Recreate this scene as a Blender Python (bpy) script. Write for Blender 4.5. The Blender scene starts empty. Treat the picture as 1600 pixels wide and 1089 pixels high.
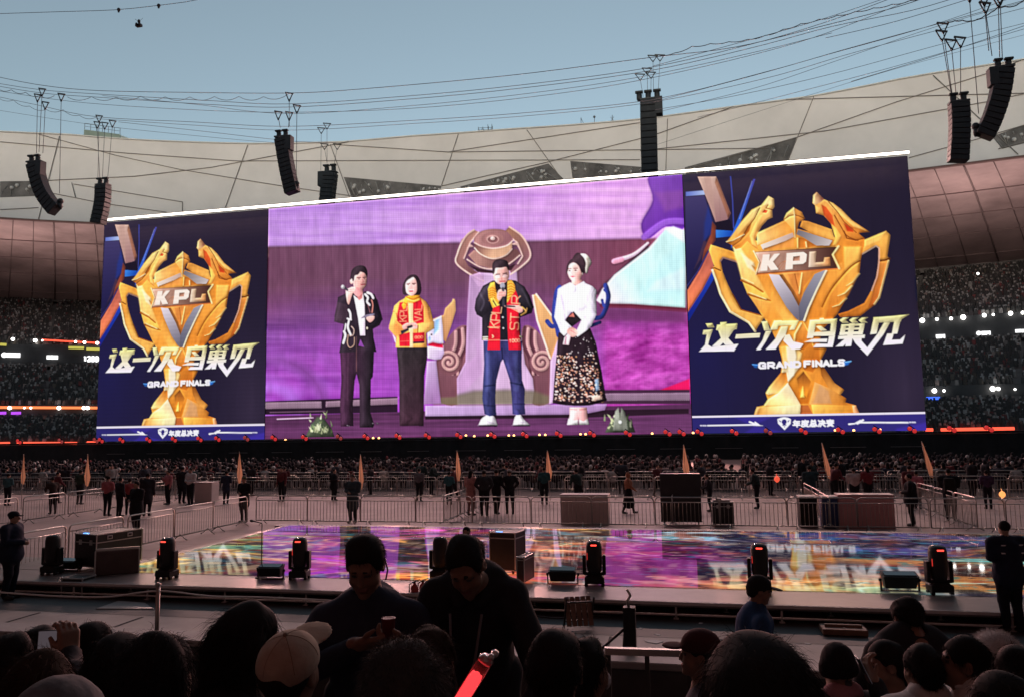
import bpy, math, random
import numpy as np
from mathutils import Vector, Matrix, Quaternion
random.seed(7)
rng = np.random.default_rng(11)
SC = bpy.context.scene
COL = SC.collection
R = math.radians

# ------------------------------------------------------------------ camera
FPX = 1215.0
CAMZ = 3.6
YAW, PITCH, ROLL = R(12.5), R(5.8), R(0.9)
F = np.array([-math.sin(YAW)*math.cos(PITCH), math.cos(YAW)*math.cos(PITCH), math.sin(PITCH)])
_R0 = np.array([math.cos(YAW), math.sin(YAW), 0.0])
_U0 = np.cross(_R0, F)
RV = math.cos(ROLL)*_R0 - math.sin(ROLL)*_U0
UV = math.sin(ROLL)*_R0 + math.cos(ROLL)*_U0
CAMP = np.array([0.0, 0.0, CAMZ])
cd = bpy.data.cameras.new('camera')
cam = bpy.data.objects.new('camera', cd)
COL.objects.link(cam)
cd.sensor_width = 36.0
cd.lens = 36.0*FPX/1600.0
cd.clip_start = 0.05
cd.clip_end = 3000
cam.matrix_world = Matrix(((RV[0], UV[0], -F[0], CAMP[0]), (RV[1], UV[1], -F[1], CAMP[1]), (RV[2], UV[2], -F[2], CAMP[2]), (0, 0, 0, 1)))
SC.camera = cam

# ------------------------------------------------------------------ light
SC.view_settings.view_transform = 'Standard'
SC.view_settings.look = 'None'
SC.view_settings.exposure = 1.0
EM = 0.5                              # emitters are set for exposure 0; halve them for exposure 1
SC.view_settings.gamma = 1.0
W = bpy.data.worlds.new('World')
SC.world = W
W.use_nodes = True
SUN_EL = R(4.0)
nt = W.node_tree
bg = nt.nodes['Background']
sky = nt.nodes.new('ShaderNodeTexSky')
sky.sky_type = 'NISHITA'
sky.sun_disc = False
sky.sun_elevation = SUN_EL
sky.sun_rotation = R(180.0)          # dusk glow behind the camera
sky.air_density = 1.0
sky.dust_density = 0.6
sky.ozone_density = 2.5
hs = nt.nodes.new('ShaderNodeHueSaturation')
hs.inputs['Saturation'].default_value = 0.50
mulc = nt.nodes.new('ShaderNodeMix'); mulc.data_type = 'RGBA'; mulc.blend_type = 'MULTIPLY'
mulc.inputs[0].default_value = 1.0
mulc.inputs[7].default_value = (0.88, .98, .95, 1)
nt.links.new(sky.outputs[0], hs.inputs['Color'])
nt.links.new(hs.outputs[0], mulc.inputs[6])
nt.links.new(mulc.outputs[2], bg.inputs['Color'])
bg.inputs['Strength'].default_value = 0.15

sd = bpy.data.lights.new('sun', 'SUN')
sd.energy = 0.35
sd.angle = R(8.0)
sd.color = (1.0, 0.85, 0.76)
so = bpy.data.objects.new('sun', sd)
COL.objects.link(so)
so.rotation_euler = (R(90) - SUN_EL, 0, 0)      # shines towards +Y, from behind the camera
so.location = (0, -200, 60)

# ------------------------------------------------------------------ pixel rays
def ray(x, y):
    d = F*FPX + RV*(x - 800.0) + UV*(544.5 - y)
    return d/np.linalg.norm(d)
def on_y(x, y, Y):
    d = ray(x, y); t = (Y - CAMP[1])/d[1]
    return CAMP + d*t
def on_z(x, y, Z):
    d = ray(x, y); t = (Z - CAMP[2])/d[2]
    return CAMP + d*t
def at_depth(x, y, D):
    d = F*FPX + RV*(x - 800.0) + UV*(544.5 - y)
    return CAMP + d*(D/FPX)
def project(P):
    v = np.asarray(P, float) - CAMP
    dz = v@F
    return 800 + FPX*(v@RV)/dz, 544.5 - FPX*(v@UV)/dz

# ------------------------------------------------------------------ materials
MATS = {}
def lin(c):
    c = np.asarray(c, float)/255.0
    return tuple(np.where(c <= 0.04045, c/12.92, ((c + 0.055)/1.055)**2.4))
def mat(name, col, rough=0.7, metal=0.0, noise=0.0, scale=8.0, emit=None, estr=0.0, bump=0.0, bscale=None, spec=0.5, coat=0.0):
    if name in MATS: return MATS[name]
    m = bpy.data.materials.new(name); m.use_nodes = True
    t = m.node_tree; b = t.nodes['Principled BSDF']
    b.inputs['Base Color'].default_value = (*col, 1)
    b.inputs['Roughness'].default_value = rough
    b.inputs['Metallic'].default_value = metal
    b.inputs['Specular IOR Level'].default_value = spec
    if coat: b.inputs['Coat Weight'].default_value = coat
    if noise > 0 or bump > 0:
        tc = t.nodes.new('ShaderNodeTexCoord')
        n = t.nodes.new('ShaderNodeTexNoise'); n.inputs['Scale'].default_value = scale
        n.inputs['Detail'].default_value = 6.0; n.inputs['Roughness'].default_value = 0.6
        t.links.new(tc.outputs['Object'], n.inputs['Vector'])
        if noise > 0:
            rp = t.nodes.new('ShaderNodeValToRGB')
            rp.color_ramp.elements[0].position = 0.3; rp.color_ramp.elements[1].position = 0.7
            lo = [max(0, c*(1-noise)) for c in col]; hi = [min(1, c*(1+noise)) for c in col]
            rp.color_ramp.elements[0].color = (*lo, 1); rp.color_ramp.elements[1].color = (*hi, 1)
            t.links.new(n.outputs['Fac'], rp.inputs['Fac']); t.links.new(rp.outputs['Color'], b.inputs['Base Color'])
        if bump > 0:
            n2 = t.nodes.new('ShaderNodeTexNoise'); n2.inputs['Scale'].default_value = bscale or scale*3
            n2.inputs['Detail'].default_value = 5.0
            t.links.new(tc.outputs['Object'], n2.inputs['Vector'])
            bp = t.nodes.new('ShaderNodeBump'); bp.inputs['Strength'].default_value = bump; bp.inputs['Distance'].default_value = 0.02
            t.links.new(n2.outputs['Fac'], bp.inputs['Height']); t.links.new(bp.outputs['Normal'], b.inputs['Normal'])
    if emit is not None:
        b.inputs['Emission Color'].default_value = (*emit, 1); b.inputs['Emission Strength'].default_value = estr*EM
    MATS[name] = m
    return m
def attr_mat(name, emission=1.0, rough=0.6, base=True):
    """colour attribute 'Col' as base colour, or as emission when emission > 0"""
    m = bpy.data.materials.new(name); m.use_nodes = True
    t = m.node_tree; b = t.nodes['Principled BSDF']
    a = t.nodes.new('ShaderNodeAttribute'); a.attribute_name = 'Col'
    if base: t.links.new(a.outputs['Color'], b.inputs['Base Color'])
    else: b.inputs['Base Color'].default_value = (0.01, 0.01, 0.01, 1)
    if not base and rough > .3: b.inputs['Specular IOR Level'].default_value = 0.0
    b.inputs['Roughness'].default_value = rough
    if emission > 0:
        t.links.new(a.outputs['Color'], b.inputs['Emission Color']); b.inputs['Emission Strength'].default_value = emission*EM
    MATS[name] = m
    return m

# ------------------------------------------------------------------ objects
def tag(o, label=None, cat=None, group=None, kind=None):
    if label: o['label'] = label
    if cat: o['category'] = cat
    if group: o['group'] = group
    if kind: o['kind'] = kind
    return o
def empty(name, loc=(0, 0, 0), rz=0.0, label=None, cat=None, group=None):
    o = bpy.data.objects.new(name, None); COL.objects.link(o)
    o.empty_display_size = 0.2
    o.location = tuple(float(v) for v in loc); o.rotation_euler = (0, 0, rz)
    return tag(o, label, cat, group)
def link_mesh(name, me, parent=None):
    o = bpy.data.objects.new(name, me); COL.objects.link(o)
    if parent is not None: o.parent = parent
    return o
def copy_tree(o, parent=None):
    c = o.copy(); COL.objects.link(c)
    if parent is not None: c.parent = parent
    for ch in list(o.children): copy_tree(ch, c)
    return c

class MB:
    """collects shapes, then links them as ONE mesh object"""
    def __init__(s): s.v = []; s.f = []; s.m = []; s.sm = []
    def add(s, vs, fs, mi=0, smooth=False):
        n = len(s.v); s.v.extend([tuple(map(float, p)) for p in vs])
        for f in fs: s.f.append(tuple(n + i for i in f)); s.m.append(mi); s.sm.append(smooth)
        return s
    def box(s, c, h, mi=0, M=None, bev=0.0):
        x, y, z = h
        if bev > 0:
            b = min(bev, 0.45*min(h))
            vs = []; 
            for sx in (-1, 1):
                for sy in (-1, 1):
                    for sz in (-1, 1):
                        vs += [(sx*x, sy*(y-b), sz*(z-b)), (sx*(x-b), sy*y, sz*(z-b)), (sx*(x-b), sy*(y-b), sz*z)]
            def I(a, b_, c_, k): return ((a > 0)*4 + (b_ > 0)*2 + (c_ > 0))*3 + k
            fs = []
            for a in (-1, 1):
                q = [I(a, -1, -1, 0), I(a, 1, -1, 0), I(a, 1, 1, 0), I(a, -1, 1, 0)]; fs.append(q if a > 0 else q[::-1])
                q = [I(-1, a, -1, 1), I(-1, a, 1, 1), I(1, a, 1, 1), I(1, a, -1, 1)]; fs.append(q if a > 0 else q[::-1])
                q = [I(-1, -1, a, 2), I(1, -1, a, 2), I(1, 1, a, 2), I(-1, 1, a, 2)]; fs.append(q if a > 0 else q[::-1])
            for a in (-1, 1):
                for b_ in (-1, 1):
                    q = [I(a, b_, -1, 0), I(a, b_, -1, 1), I(a, b_, 1, 1), I(a, b_, 1, 0)]; fs.append(q if a*b_ > 0 else q[::-1])
                    q = [I(a, -1, b_, 0), I(a, 1, b_, 0), I(a, 1, b_, 2), I(a, -1, b_, 2)]; fs.append(q if a*b_ > 0 else q[::-1])
                    q = [I(-1, a, b_, 1), I(-1, a, b_, 2), I(1, a, b_, 2), I(1, a, b_, 1)]; fs.append(q if a*b_ > 0 else q[::-1])
            for a in (-1, 1):
                for b_ in (-1, 1):
                    for c_ in (-1, 1):
                        q = [I(a, b_, c_, 0), I(a, b_, c_, 1), I(a, b_, c_, 2)]; fs.append(q if a*b_*c_ > 0 else q[::-1])
        else:
            vs = [(sx*x, sy*y, sz*z) for sx in (-1, 1) for sy in (-1, 1) for sz in (-1, 1)]
            fs = [(0, 1, 3, 2), (4, 6, 7, 5), (0, 4, 5, 1), (2, 3, 7, 6), (0, 2, 6, 4), (1, 5, 7, 3)]
        if M is not None: vs = [tuple(M @ Vector(p)) for p in vs]
        vs = [(p[0]+c[0], p[1]+c[1], p[2]+c[2]) for p in vs]
        return s.add(vs, fs, mi)
    def tube(s, pts, r, n=6, mi=0, caps=True, smooth=True):
        pts = [np.asarray(p, float) for p in pts]
        rs = r if hasattr(r, '__len__') else [r]*len(pts)
        vs = []; prev = None
        for i, p in enumerate(pts):
            t = pts[min(i+1, len(pts)-1)] - pts[max(i-1, 0)]
            t = t/(np.linalg.norm(t) + 1e-12)
            if prev is None:
                a = np.array([0, 0, 1.0]) if abs(t[2]) < 0.9 else np.array([1.0, 0, 0])
            else: a = prev
            u = a - t*(a@t); u /= np.linalg.norm(u) + 1e-12
            w = np.cross(t, u); prev = u
            for k in range(n):
                q = 2*math.pi*k/n
                vs.append(p + rs[i]*(math.cos(q)*u + math.sin(q)*w))
        fs = []
        for i in range(len(pts)-1):
            for k in range(n):
                k2 = (k+1) % n
                fs.append((i*n+k, i*n+k2, (i+1)*n+k2, (i+1)*n+k))
        if caps: fs += [tuple(range(n))[::-1], tuple((len(pts)-1)*n + k for k in range(n))]
        return s.add(vs, fs, mi, smooth)
    def bar(s, a, b, w, d, mi=0):
        """rectangular bar from a to b"""
        a = np.asarray(a, float); b = np.asarray(b, float); t = b - a; L = np.linalg.norm(t); t /= L
        up = np.array([0, 0, 1.0]) if abs(t[2]) < 0.95 else np.array([0, 1.0, 0])
        u = np.cross(t, up); u /= np.linalg.norm(u); w_ = np.cross(u, t)
        vs = []
        for e in (a, b):
            for sx, sy in ((-1, -1), (1, -1), (1, 1), (-1, 1)): vs.append(e + u*sx*w/2 + w_*sy*d/2)
        return s.add(vs, [(0, 1, 2, 3), (7, 6, 5, 4), (0, 4, 5, 1), (1, 5, 6, 2), (2, 6, 7, 3), (3, 7, 4, 0)], mi)
    def lathe(s, prof, n=16, mi=0, c=(0, 0, 0), M=None, smooth=True):
        vs = []; fs = []
        for r, z in prof:
            for k in range(n):
                q = 2*math.pi*k/n; p = (r*math.cos(q), r*math.sin(q), z)
                if M is not None: p = tuple(M @ Vector(p))
                vs.append((p[0]+c[0], p[1]+c[1], p[2]+c[2]))
        for i in range(len(prof)-1):
            for k in range(n):
                k2 = (k+1) % n; fs.append((i*n+k, i*n+k2, (i+1)*n+k2, (i+1)*n+k))
        fs.append(tuple(range(n))[::-1]); fs.append(tuple((len(prof)-1)*n+k for k in range(n)))
        return s.add(vs, fs, mi, smooth)
    def ball(s, c, r, n=10, m=6, mi=0):
        rr = r if hasattr(r, '__len__') else (r, r, r)
        vs = [(c[0], c[1], c[2]-rr[2])]
        for i in range(1, m):
            ph = math.pi*i/m
            for k in range(n):
                q = 2*math.pi*k/n
                vs.append((c[0]+rr[0]*math.sin(ph)*math.cos(q), c[1]+rr[1]*math.sin(ph)*math.sin(q), c[2]-rr[2]*math.cos(ph)))
        vs.append((c[0], c[1], c[2]+rr[2])); fs = []
        for k in range(n):
            fs.append((0, 1+(k+1) % n, 1+k))
            fs.append((len(vs)-1, 1+(m-2)*n+k, 1+(m-2)*n+(k+1) % n))
        for i in range(m-2):
            for k in range(n):
                k2 = (k+1) % n; fs.append((1+i*n+k, 1+i*n+k2, 1+(i+1)*n+k2, 1+(i+1)*n+k))
        return s.add(vs, fs, mi, True)
    def prism(s, poly, a, ax, h, mi=0):
        """extrude polygon poly (2-D) placed at a with axes ax=(u,v), thickness vector h"""
        u, v = np.asarray(ax[0], float), np.asarray(ax[1], float); a = np.asarray(a, float); h = np.asarray(h, float)
        n = len(poly); vs = [a+u*p[0]+v*p[1] for p in poly]; vs += [q+h for q in vs]
        fs = [tuple(range(n))[::-1], tuple(range(n, 2*n))] + [(i, (i+1) % n, n+(i+1) % n, n+i) for i in range(n)]
        return s.add(vs, fs, mi)
    def mesh(s, name, mats):
        me = bpy.data.meshes.new(name); me.from_pydata(s.v, [], s.f)
        for m in (mats if isinstance(mats, (list, tuple)) else [mats]): me.materials.append(m)
        me.polygons.foreach_set('material_index', s.m); me.polygons.foreach_set('use_smooth', s.sm)
        me.update(); return me
    def build(s, name, mats, parent=None): return link_mesh(name, s.mesh(name, mats), parent)

def np_mesh(name, V, Fq, mats, midx=None, smooth=True, col=None):
    me = bpy.data.meshes.new(name)
    V = np.asarray(V, np.float32); Fq = np.asarray(Fq, np.int32); nf, k = Fq.shape
    me.vertices.add(len(V)); me.vertices.foreach_set('co', V.ravel())
    me.loops.add(nf*k); me.loops.foreach_set('vertex_index', Fq.ravel())
    me.polygons.add(nf); me.polygons.foreach_set('loop_start', np.arange(0, nf*k, k, dtype=np.int32))
    try: me.polygons.foreach_set('loop_total', np.full(nf, k, np.int32))
    except Exception: pass
    for m in (mats if isinstance(mats, (list, tuple)) else [mats]): me.materials.append(m)
    if midx is not None: me.polygons.foreach_set('material_index', np.asarray(midx, np.int32))
    me.polygons.foreach_set('use_smooth', np.full(nf, smooth, bool))
    me.update(calc_edges=True)
    if col is not None:
        ca = me.color_attributes.new('Col', 'FLOAT_COLOR', 'POINT')
        c4 = np.ones((len(V), 4), np.float32); c4[:, :3] = col
        ca.data.foreach_set('color', c4.ravel())
    return me

# ------------------------------------------------------------------ smooth figures from distance fields
def C(a, b, ra, rb, m=0, k=0.03): return ('c', np.array(a, float), np.array(b, float), ra, rb, m, k)
def E(c, r, m=0, k=0.03, rot=None): return ('e', np.array(c, float), np.array(r, float), rot, m, k)
def B(c, h, r, m=0, k=0.02, rot=None): return ('b', np.array(c, float), np.array(h, float), r, m, k, rot)
def S(c, r, k=0.01, rot=None): return ('s', np.array(c, float), np.array(r, float), rot, 0, k)
def _prim(p, P):
    t = p[0]
    if t == 'c':
        a, b, ra, rb = p[1:5]; ab = b - a; L = ab@ab + 1e-12
        h = np.clip(((P - a)@ab)/L, 0, 1)
        return np.linalg.norm(P - a - h[:, None]*ab, axis=1) - (ra + (rb - ra)*h)
    if t in 'es':
        q = P - p[1]
        if p[3] is not None: q = q@p[3]
        k0 = np.linalg.norm(q/p[2], axis=1); k1 = np.linalg.norm(q/(p[2]*p[2]), axis=1) + 1e-9
        return k0*(k0 - 1)/k1
    q = P - p[1]
    if p[6] is not None: q = q@p[6]
    q = np.abs(q) - (p[2] - p[3])
    return np.linalg.norm(np.maximum(q, 0), axis=1) + np.minimum(q.max(1), 0) - p[3]
def wob(P, fr, seed):
    """cheap smooth 3-D noise"""
    r = np.random.default_rng(seed); o = np.zeros(len(P))
    for i in range(7):
        d = r.normal(size=3); d /= np.linalg.norm(d)
        o += np.sin(P@d*fr*(0.6 + 0.25*i) + r.uniform(0, 6.28) + 1.3*np.sin(P@np.roll(d, 1)*fr*0.6 + r.uniform(0, 6)))
    return o/4.0
def sdf_mesh(name, prims, vox, mats, amp=0.0, fr=30.0, seed=0, amp2=None):
    lo = np.full(3, 1e9); hi = -lo
    for p in prims:
        if p[0] == 'c': pts = [(p[1], p[3]), (p[2], p[4])]
        elif p[0] == 's': continue
        elif p[0] == 'e': pts = [(p[1], max(p[2]) if p[3] is not None else p[2])]
        else: pts = [(p[1], np.linalg.norm(p[2]) if p[6] is not None else p[2])]
        for c, r in pts: lo = np.minimum(lo, c - r); hi = np.maximum(hi, c + r)
    lo = lo - 3*vox - 2*amp; hi = hi + 3*vox + 2*amp
    n = np.ceil((hi - lo)/vox).astype(int) + 1
    ax = [lo[i] + vox*np.arange(n[i]) for i in range(3)]
    D = np.full(n, 1e3); best = np.full(n, 1e3); ID = np.zeros(n, np.int32)
    for p in prims:
        mi = p[4] if p[0] in 'es' else p[5 if p[0] == 'c' else 4]
        k = p[6] if p[0] == 'c' else p[5]
        if p[0] == 'c': r_ = max(p[3], p[4]); l_ = np.minimum(p[1], p[2]) - r_; h_ = np.maximum(p[1], p[2]) + r_
        elif p[0] in 'es': r_ = max(p[2]) if p[3] is not None else p[2]; l_ = p[1] - r_; h_ = p[1] + r_
        else: r_ = np.linalg.norm(p[2]) if p[6] is not None else p[2]; l_ = p[1] - r_; h_ = p[1] + r_
        mg = k + 4*vox + 3*amp
        i0 = np.clip(np.floor((l_ - mg - lo)/vox).astype(int), 0, n-1); i1 = np.clip(np.ceil((h_ + mg - lo)/vox).astype(int) + 1, 1, n)
        sl = tuple(slice(i0[q], i1[q]) for q in range(3))
        if any(i1[q] <= i0[q] for q in range(3)): continue
        P = np.stack(np.meshgrid(*[ax[q][sl[q]] for q in range(3)], indexing='ij'), -1); shp = P.shape[:3]; P = P.reshape(-1, 3)
        d = _prim(p, P).reshape(shp); Ds = D[sl]
        if p[0] == 's':
            d = -d; h = np.clip(0.5 - 0.5*(Ds - d)/k, 0, 1); D[sl] = Ds*(1-h) + d*h + k*h*(1-h); continue
        h = np.clip(0.5 + 0.5*(d - Ds)/k, 0, 1)
        D[sl] = d*(1-h) + Ds*h - k*h*(1-h)
        bs = best[sl]; w = d < bs; bs[w] = d[w]; ii = ID[sl]; ii[w] = mi
    if amp:
        near = np.abs(D) < 4*amp + 3*vox
        ij = np.argwhere(near); w_ = wob(lo + vox*ij, fr, seed)
        if amp2 is not None: w_ = w_*np.array(amp2)[ID[near]]
        D[near] += amp*w_
    s = D < 0
    corners = [(i, j, k) for i in (0, 1) for j in (0, 1) for k in (0, 1)]
    m = n - 1
    def cs(A, c): return A[c[0]:c[0]+m[0], c[1]:c[1]+m[1], c[2]:c[2]+m[2]]
    cnt = sum(cs(s, c).astype(np.int8) for c in corners)
    act = (cnt > 0) & (cnt < 8)
    idx = np.argwhere(act); N = len(idx)
    vid = np.full(m, -1, np.int64); vid[act] = np.arange(N)
    acc = np.zeros((N, 3)); num = np.zeros(N)
    cv = {c: D[idx[:, 0]+c[0], idx[:, 1]+c[1], idx[:, 2]+c[2]] for c in corners}
    for a in corners:
        for axn in range(3):
            if a[axn]: continue
            b = list(a); b[axn] = 1; b = tuple(b)
            da, db = cv[a], cv[b]; x = (da < 0) != (db < 0)
            t = np.where(x, da/(da - db + 1e-30), 0)
            pt = np.array(a, float)[None] + t[:, None]*(np.array(b) - np.array(a))[None]
            acc[x] += pt[x]; num[x] += 1
    V = lo + vox*(idx + acc/num[:, None])
    quads = []; qm = []
    for axn in range(3):
        sl0 = [slice(None)]*3; sl1 = [slice(None)]*3
        sl0[axn] = slice(0, -1); sl1[axn] = slice(1, None)
        x = s[tuple(sl0)] != s[tuple(sl1)]
        o = [i for i in range(3) if i != axn]
        e = np.argwhere(x)
        e = e[(e[:, o[0]] > 0) & (e[:, o[1]] > 0) & (e[:, o[0]] < m[o[0]]) & (e[:, o[1]] < m[o[1]])]
        def cell(d0, d1):
            q = e.copy(); q[:, o[0]] += d0; q[:, o[1]] += d1; return vid[q[:, 0], q[:, 1], q[:, 2]]
        Q = np.stack([cell(-1, -1), cell(0, -1), cell(0, 0), cell(-1, 0)], 1)
        inside = s[e[:, 0], e[:, 1], e[:, 2]]
        flip = inside if axn != 1 else ~inside
        Q[~flip] = Q[~flip][:, ::-1]
        e2 = e.copy(); e2[:, axn] += (~inside).astype(int)
        quads.append(Q); qm.append(ID[e2[:, 0], e2[:, 1], e2[:, 2]])
    Q = np.concatenate(quads); qm = np.concatenate(qm)
    ok = (Q >= 0).all(1)
    return np_mesh(name, V, Q[ok], mats, qm[ok])
# ------------------------------------------------------------------ picture shown by the LED screen (a drawing in the screen's own plane, metres)
SY = 85.0
SX0, SXA, SXB, SX1 = -72.8, -49.35, 0.58, 23.3
SZ0, SZ1 = 2.7, 30.85
def frame(x0, y0, s):
    """authoring frame -> (X,Z) metres on the screen plane"""
    def f(pts):
        p = np.asarray(pts, float)
        if p.ndim == 1: p = p[None]
        x = x0 + p[:, 0]/s; y = y0 + p[:, 1]/s
        d = F[None]*FPX + RV[None]*(x - 800)[:, None] + UV[None]*(544.5 - y)[:, None]
        q = CAMP + d*((SY - CAMP[1])/d[:, 1])[:, None]
        return q[:, [0, 2]]
    return f
class Pic:
    def __init__(s, X0, X1, Z0, Z1, ppm, col):
        s.X0, s.Z1, s.ppm = X0, Z1, ppm
        s.w = int((X1-X0)*ppm); s.h = int((Z1-Z0)*ppm)
        s.im = np.zeros((s.h, s.w, 3)); s.im[:] = np.array(col)/255.0
        s.f = None
    def px(s, pts):
        q = s.f(pts) if s.f else np.asarray(pts, float)
        return np.stack([(q[:, 0]-s.X0)*s.ppm, (s.Z1-q[:, 1])*s.ppm], 1)
    def grid(s):
        yy, xx = np.mgrid[0:s.h, 0:s.w]; return xx + 0.5, yy + 0.5
    def _blend(s, bb, cov, col, grad):
        x0, x1, y0, y1 = bb
        if grad is not None:
            a, ca, b, cb = grad; pa, pb = s.px([a, b]); d = pb - pa
            yy, xx = np.mgrid[y0:y1, x0:x1]
            t = np.clip(((xx+.5-pa[0])*d[0] + (yy+.5-pa[1])*d[1])/(d@d + 1e-9), 0, 1)[..., None]
            c = np.array(ca)/255.0*(1-t) + np.array(cb)/255.0*t
        else: c = np.array(col)/255.0
        r = s.im[y0:y1, x0:x1]; r[:] = r*(1-cov[..., None]) + c*cov[..., None]
    def poly(s, pts, col=None, grad=None, a=1.0, fe=1.0, curve=False, raw=False):
        p = np.asarray(pts, float) if raw else s.px(pts)
        if curve: p = catmull(p)
        m = fe + 1
        x0 = max(0, int(p[:, 0].min()-m)); x1 = min(s.w, int(p[:, 0].max()+m)+1)
        y0 = max(0, int(p[:, 1].min()-m)); y1 = min(s.h, int(p[:, 1].max()+m)+1)
        if x1 <= x0 or y1 <= y0: return
        yy, xx = np.mgrid[y0:y1, x0:x1]; xx = xx + .5; yy = yy + .5
        ins = np.zeros(xx.shape, bool); dm = np.full(xx.shape, 1e9)
        n = len(p)
        for i in range(n):
            ax_, ay = p[i]; bx, by = p[(i+1) % n]
            c = (ay > yy) != (by > yy)
            if by != ay: ins ^= c & (xx < (bx-ax_)*(yy-ay)/(by-ay) + ax_)
            ex, ey = bx-ax_, by-ay; L = ex*ex+ey*ey + 1e-12
            t = np.clip(((xx-ax_)*ex + (yy-ay)*ey)/L, 0, 1)
            dm = np.minimum(dm, (xx-ax_-t*ex)**2 + (yy-ay-t*ey)**2)
        sd = np.sqrt(dm)*np.where(ins, -1, 1)
        cov = np.clip(0.5 - sd/fe, 0, 1)
        if fe > 3: cov = cov*cov*(3-2*cov)
        s._blend((x0, x1, y0, y1), cov*a, col, grad)
    def line(s, pts, w, col=None, a=1.0, fe=1.0, curve=False, w2=None, grad=None):
        """w in metres"""
        p = s.px(pts)
        if curve and len(p) > 2: p = catmull(p, False)
        n = len(p); w2 = w if w2 is None else w2
        ws = [(w + (w2-w)*i/max(1, n-1))*s.ppm/2 for i in range(n)]
        m = max(ws) + fe + 1
        x0 = max(0, int(p[:, 0].min()-m)); x1 = min(s.w, int(p[:, 0].max()+m)+1)
        y0 = max(0, int(p[:, 1].min()-m)); y1 = min(s.h, int(p[:, 1].max()+m)+1)
        if x1 <= x0 or y1 <= y0: return
        yy, xx = np.mgrid[y0:y1, x0:x1]; xx = xx + .5; yy = yy + .5
        sd = np.full(xx.shape, 1e9)
        for i in range(n-1):
            ax_, ay = p[i]; bx, by = p[i+1]; ex, ey = bx-ax_, by-ay; L = ex*ex+ey*ey + 1e-12
            t = np.clip(((xx-ax_)*ex + (yy-ay)*ey)/L, 0, 1)
            sd = np.minimum(sd, np.sqrt((xx-ax_-t*ex)**2 + (yy-ay-t*ey)**2) - (ws[i] + (ws[i+1]-ws[i])*t))
        s._blend((x0, x1, y0, y1), np.clip(0.5 - sd/fe, 0, 1)*a, col, grad)
    def ell(s, c, rx, ry, col=None, a=1.0, fe=1.0, grad=None, rot=0.0):
        q = np.linspace(0, 2*math.pi, 28, endpoint=False)
        x = rx*np.cos(q); y = ry*np.sin(q); cr, sr = math.cos(rot), math.sin(rot)
        s.poly(np.stack([c[0]+x*cr-y*sr, c[1]+x*sr+y*cr], 1), col, grad, a, fe)
def catmull(p, closed=True, n=5):
    p = np.asarray(p); N = len(p); o = []
    for i in range(N if closed else N-1):
        if closed: a, b, c, d = p[i-1], p[i], p[(i+1) % N], p[(i+2) % N]
        else: a, b, c, d = p[max(i-1, 0)], p[i], p[i+1], p[min(i+2, N-1)]
        for t in np.linspace(0, 1, n, endpoint=False):
            o.append(0.5*((2*b) + (c-a)*t + (2*a-5*b+4*c-d)*t*t + (3*b-a-3*c+d)*t**3))
    if not closed: o.append(p[-1])
    return np.array(o)
def vnoise(x, y, seed=0):
    """2-D value noise, vectorised"""
    xi = np.floor(x).astype(np.int64); yi = np.floor(y).astype(np.int64); fx = x - xi; fy = y - yi
    fx = fx*fx*(3-2*fx); fy = fy*fy*(3-2*fy)
    def h(a, b):
        v = (a*374761393 + b*668265263 + seed*974711) & 0x7fffffff
        v = ((v ^ (v >> 13))*1274126177) & 0x7fffffff
        return ((v ^ (v >> 16)) & 0xffff)/65535.0
    return (h(xi, yi)*(1-fx) + h(xi+1, yi)*fx)*(1-fy) + (h(xi, yi+1)*(1-fx) + h(xi+1, yi+1)*fx)*fy
def fbm(x, y, seed=0, o=4):
    r = 0; a = 0.5; t = 0
    for i in range(o): r = r + a*vnoise(x*2**i, y*2**i, seed+i); t += a; a *= 0.55
    return r/t
# bold stroke lettering on a unit cell (x right, y down)
STROKES = {
 'G': [[(1, .2), (.8, 0), (.2, 0), (0, .2), (0, .8), (.2, 1), (1, 1), (1, .55), (.6, .55)]],
 'R': [[(0, 1), (0, 0), (.8, 0), (1, .15), (1, .4), (.8, .58), (0, .58)], [(.5, .58), (1, 1)]],
 'A': [[(0, 1), (.5, 0), (1, 1)], [(.22, .68), (.78, .68)]],
 'N': [[(0, 1), (0, 0), (1, 1), (1, 0)]],
 'D': [[(0, 0), (.7, 0), (1, .25), (1, .75), (.7, 1), (0, 1), (0, 0)]],
 'F': [[(0, 1), (0, 0), (1, 0)], [(0, .5), (.85, .5)]],
 'I': [[(.5, 0), (.5, 1)]],
 'L': [[(0, 0), (0, 1), (.95, 1)]],
 'S': [[(1, .1), (.8, 0), (.15, 0), (0, .2), (.15, .48), (.85, .52), (1, .8), (.85, 1), (.15, 1), (0, .88)]],
 'K': [[(0, 0), (0, 1)], [(1, 0), (.1, .55)], [(.4, .4), (1, 1)]],
 'P': [[(0, 1), (0, 0), (.85, 0), (1, .15), (1, .42), (.85, .57), (0, .57)]],
 'T': [[(0, 0), (1, 0)], [(.5, 0), (.5, 1)]],
 'V': [[(0, 0), (.5, 1), (1, 0)]],
 'O': [[(.2, 0), (.8, 0), (1, .2), (1, .8), (.8, 1), (.2, 1), (0, .8), (0, .2), (.2, 0)]],
 '0': [[(.2, 0), (.8, 0), (1, .2), (1, .8), (.8, 1), (.2, 1), (0, .8), (0, .2), (.2, 0)]],
 '1': [[(.2, .2), (.55, 0), (.55, 1)]],
 '2': [[(0, .15), (.2, 0), (.8, 0), (1, .2), (1, .4), (0, 1), (1, 1)]],
}
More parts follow.
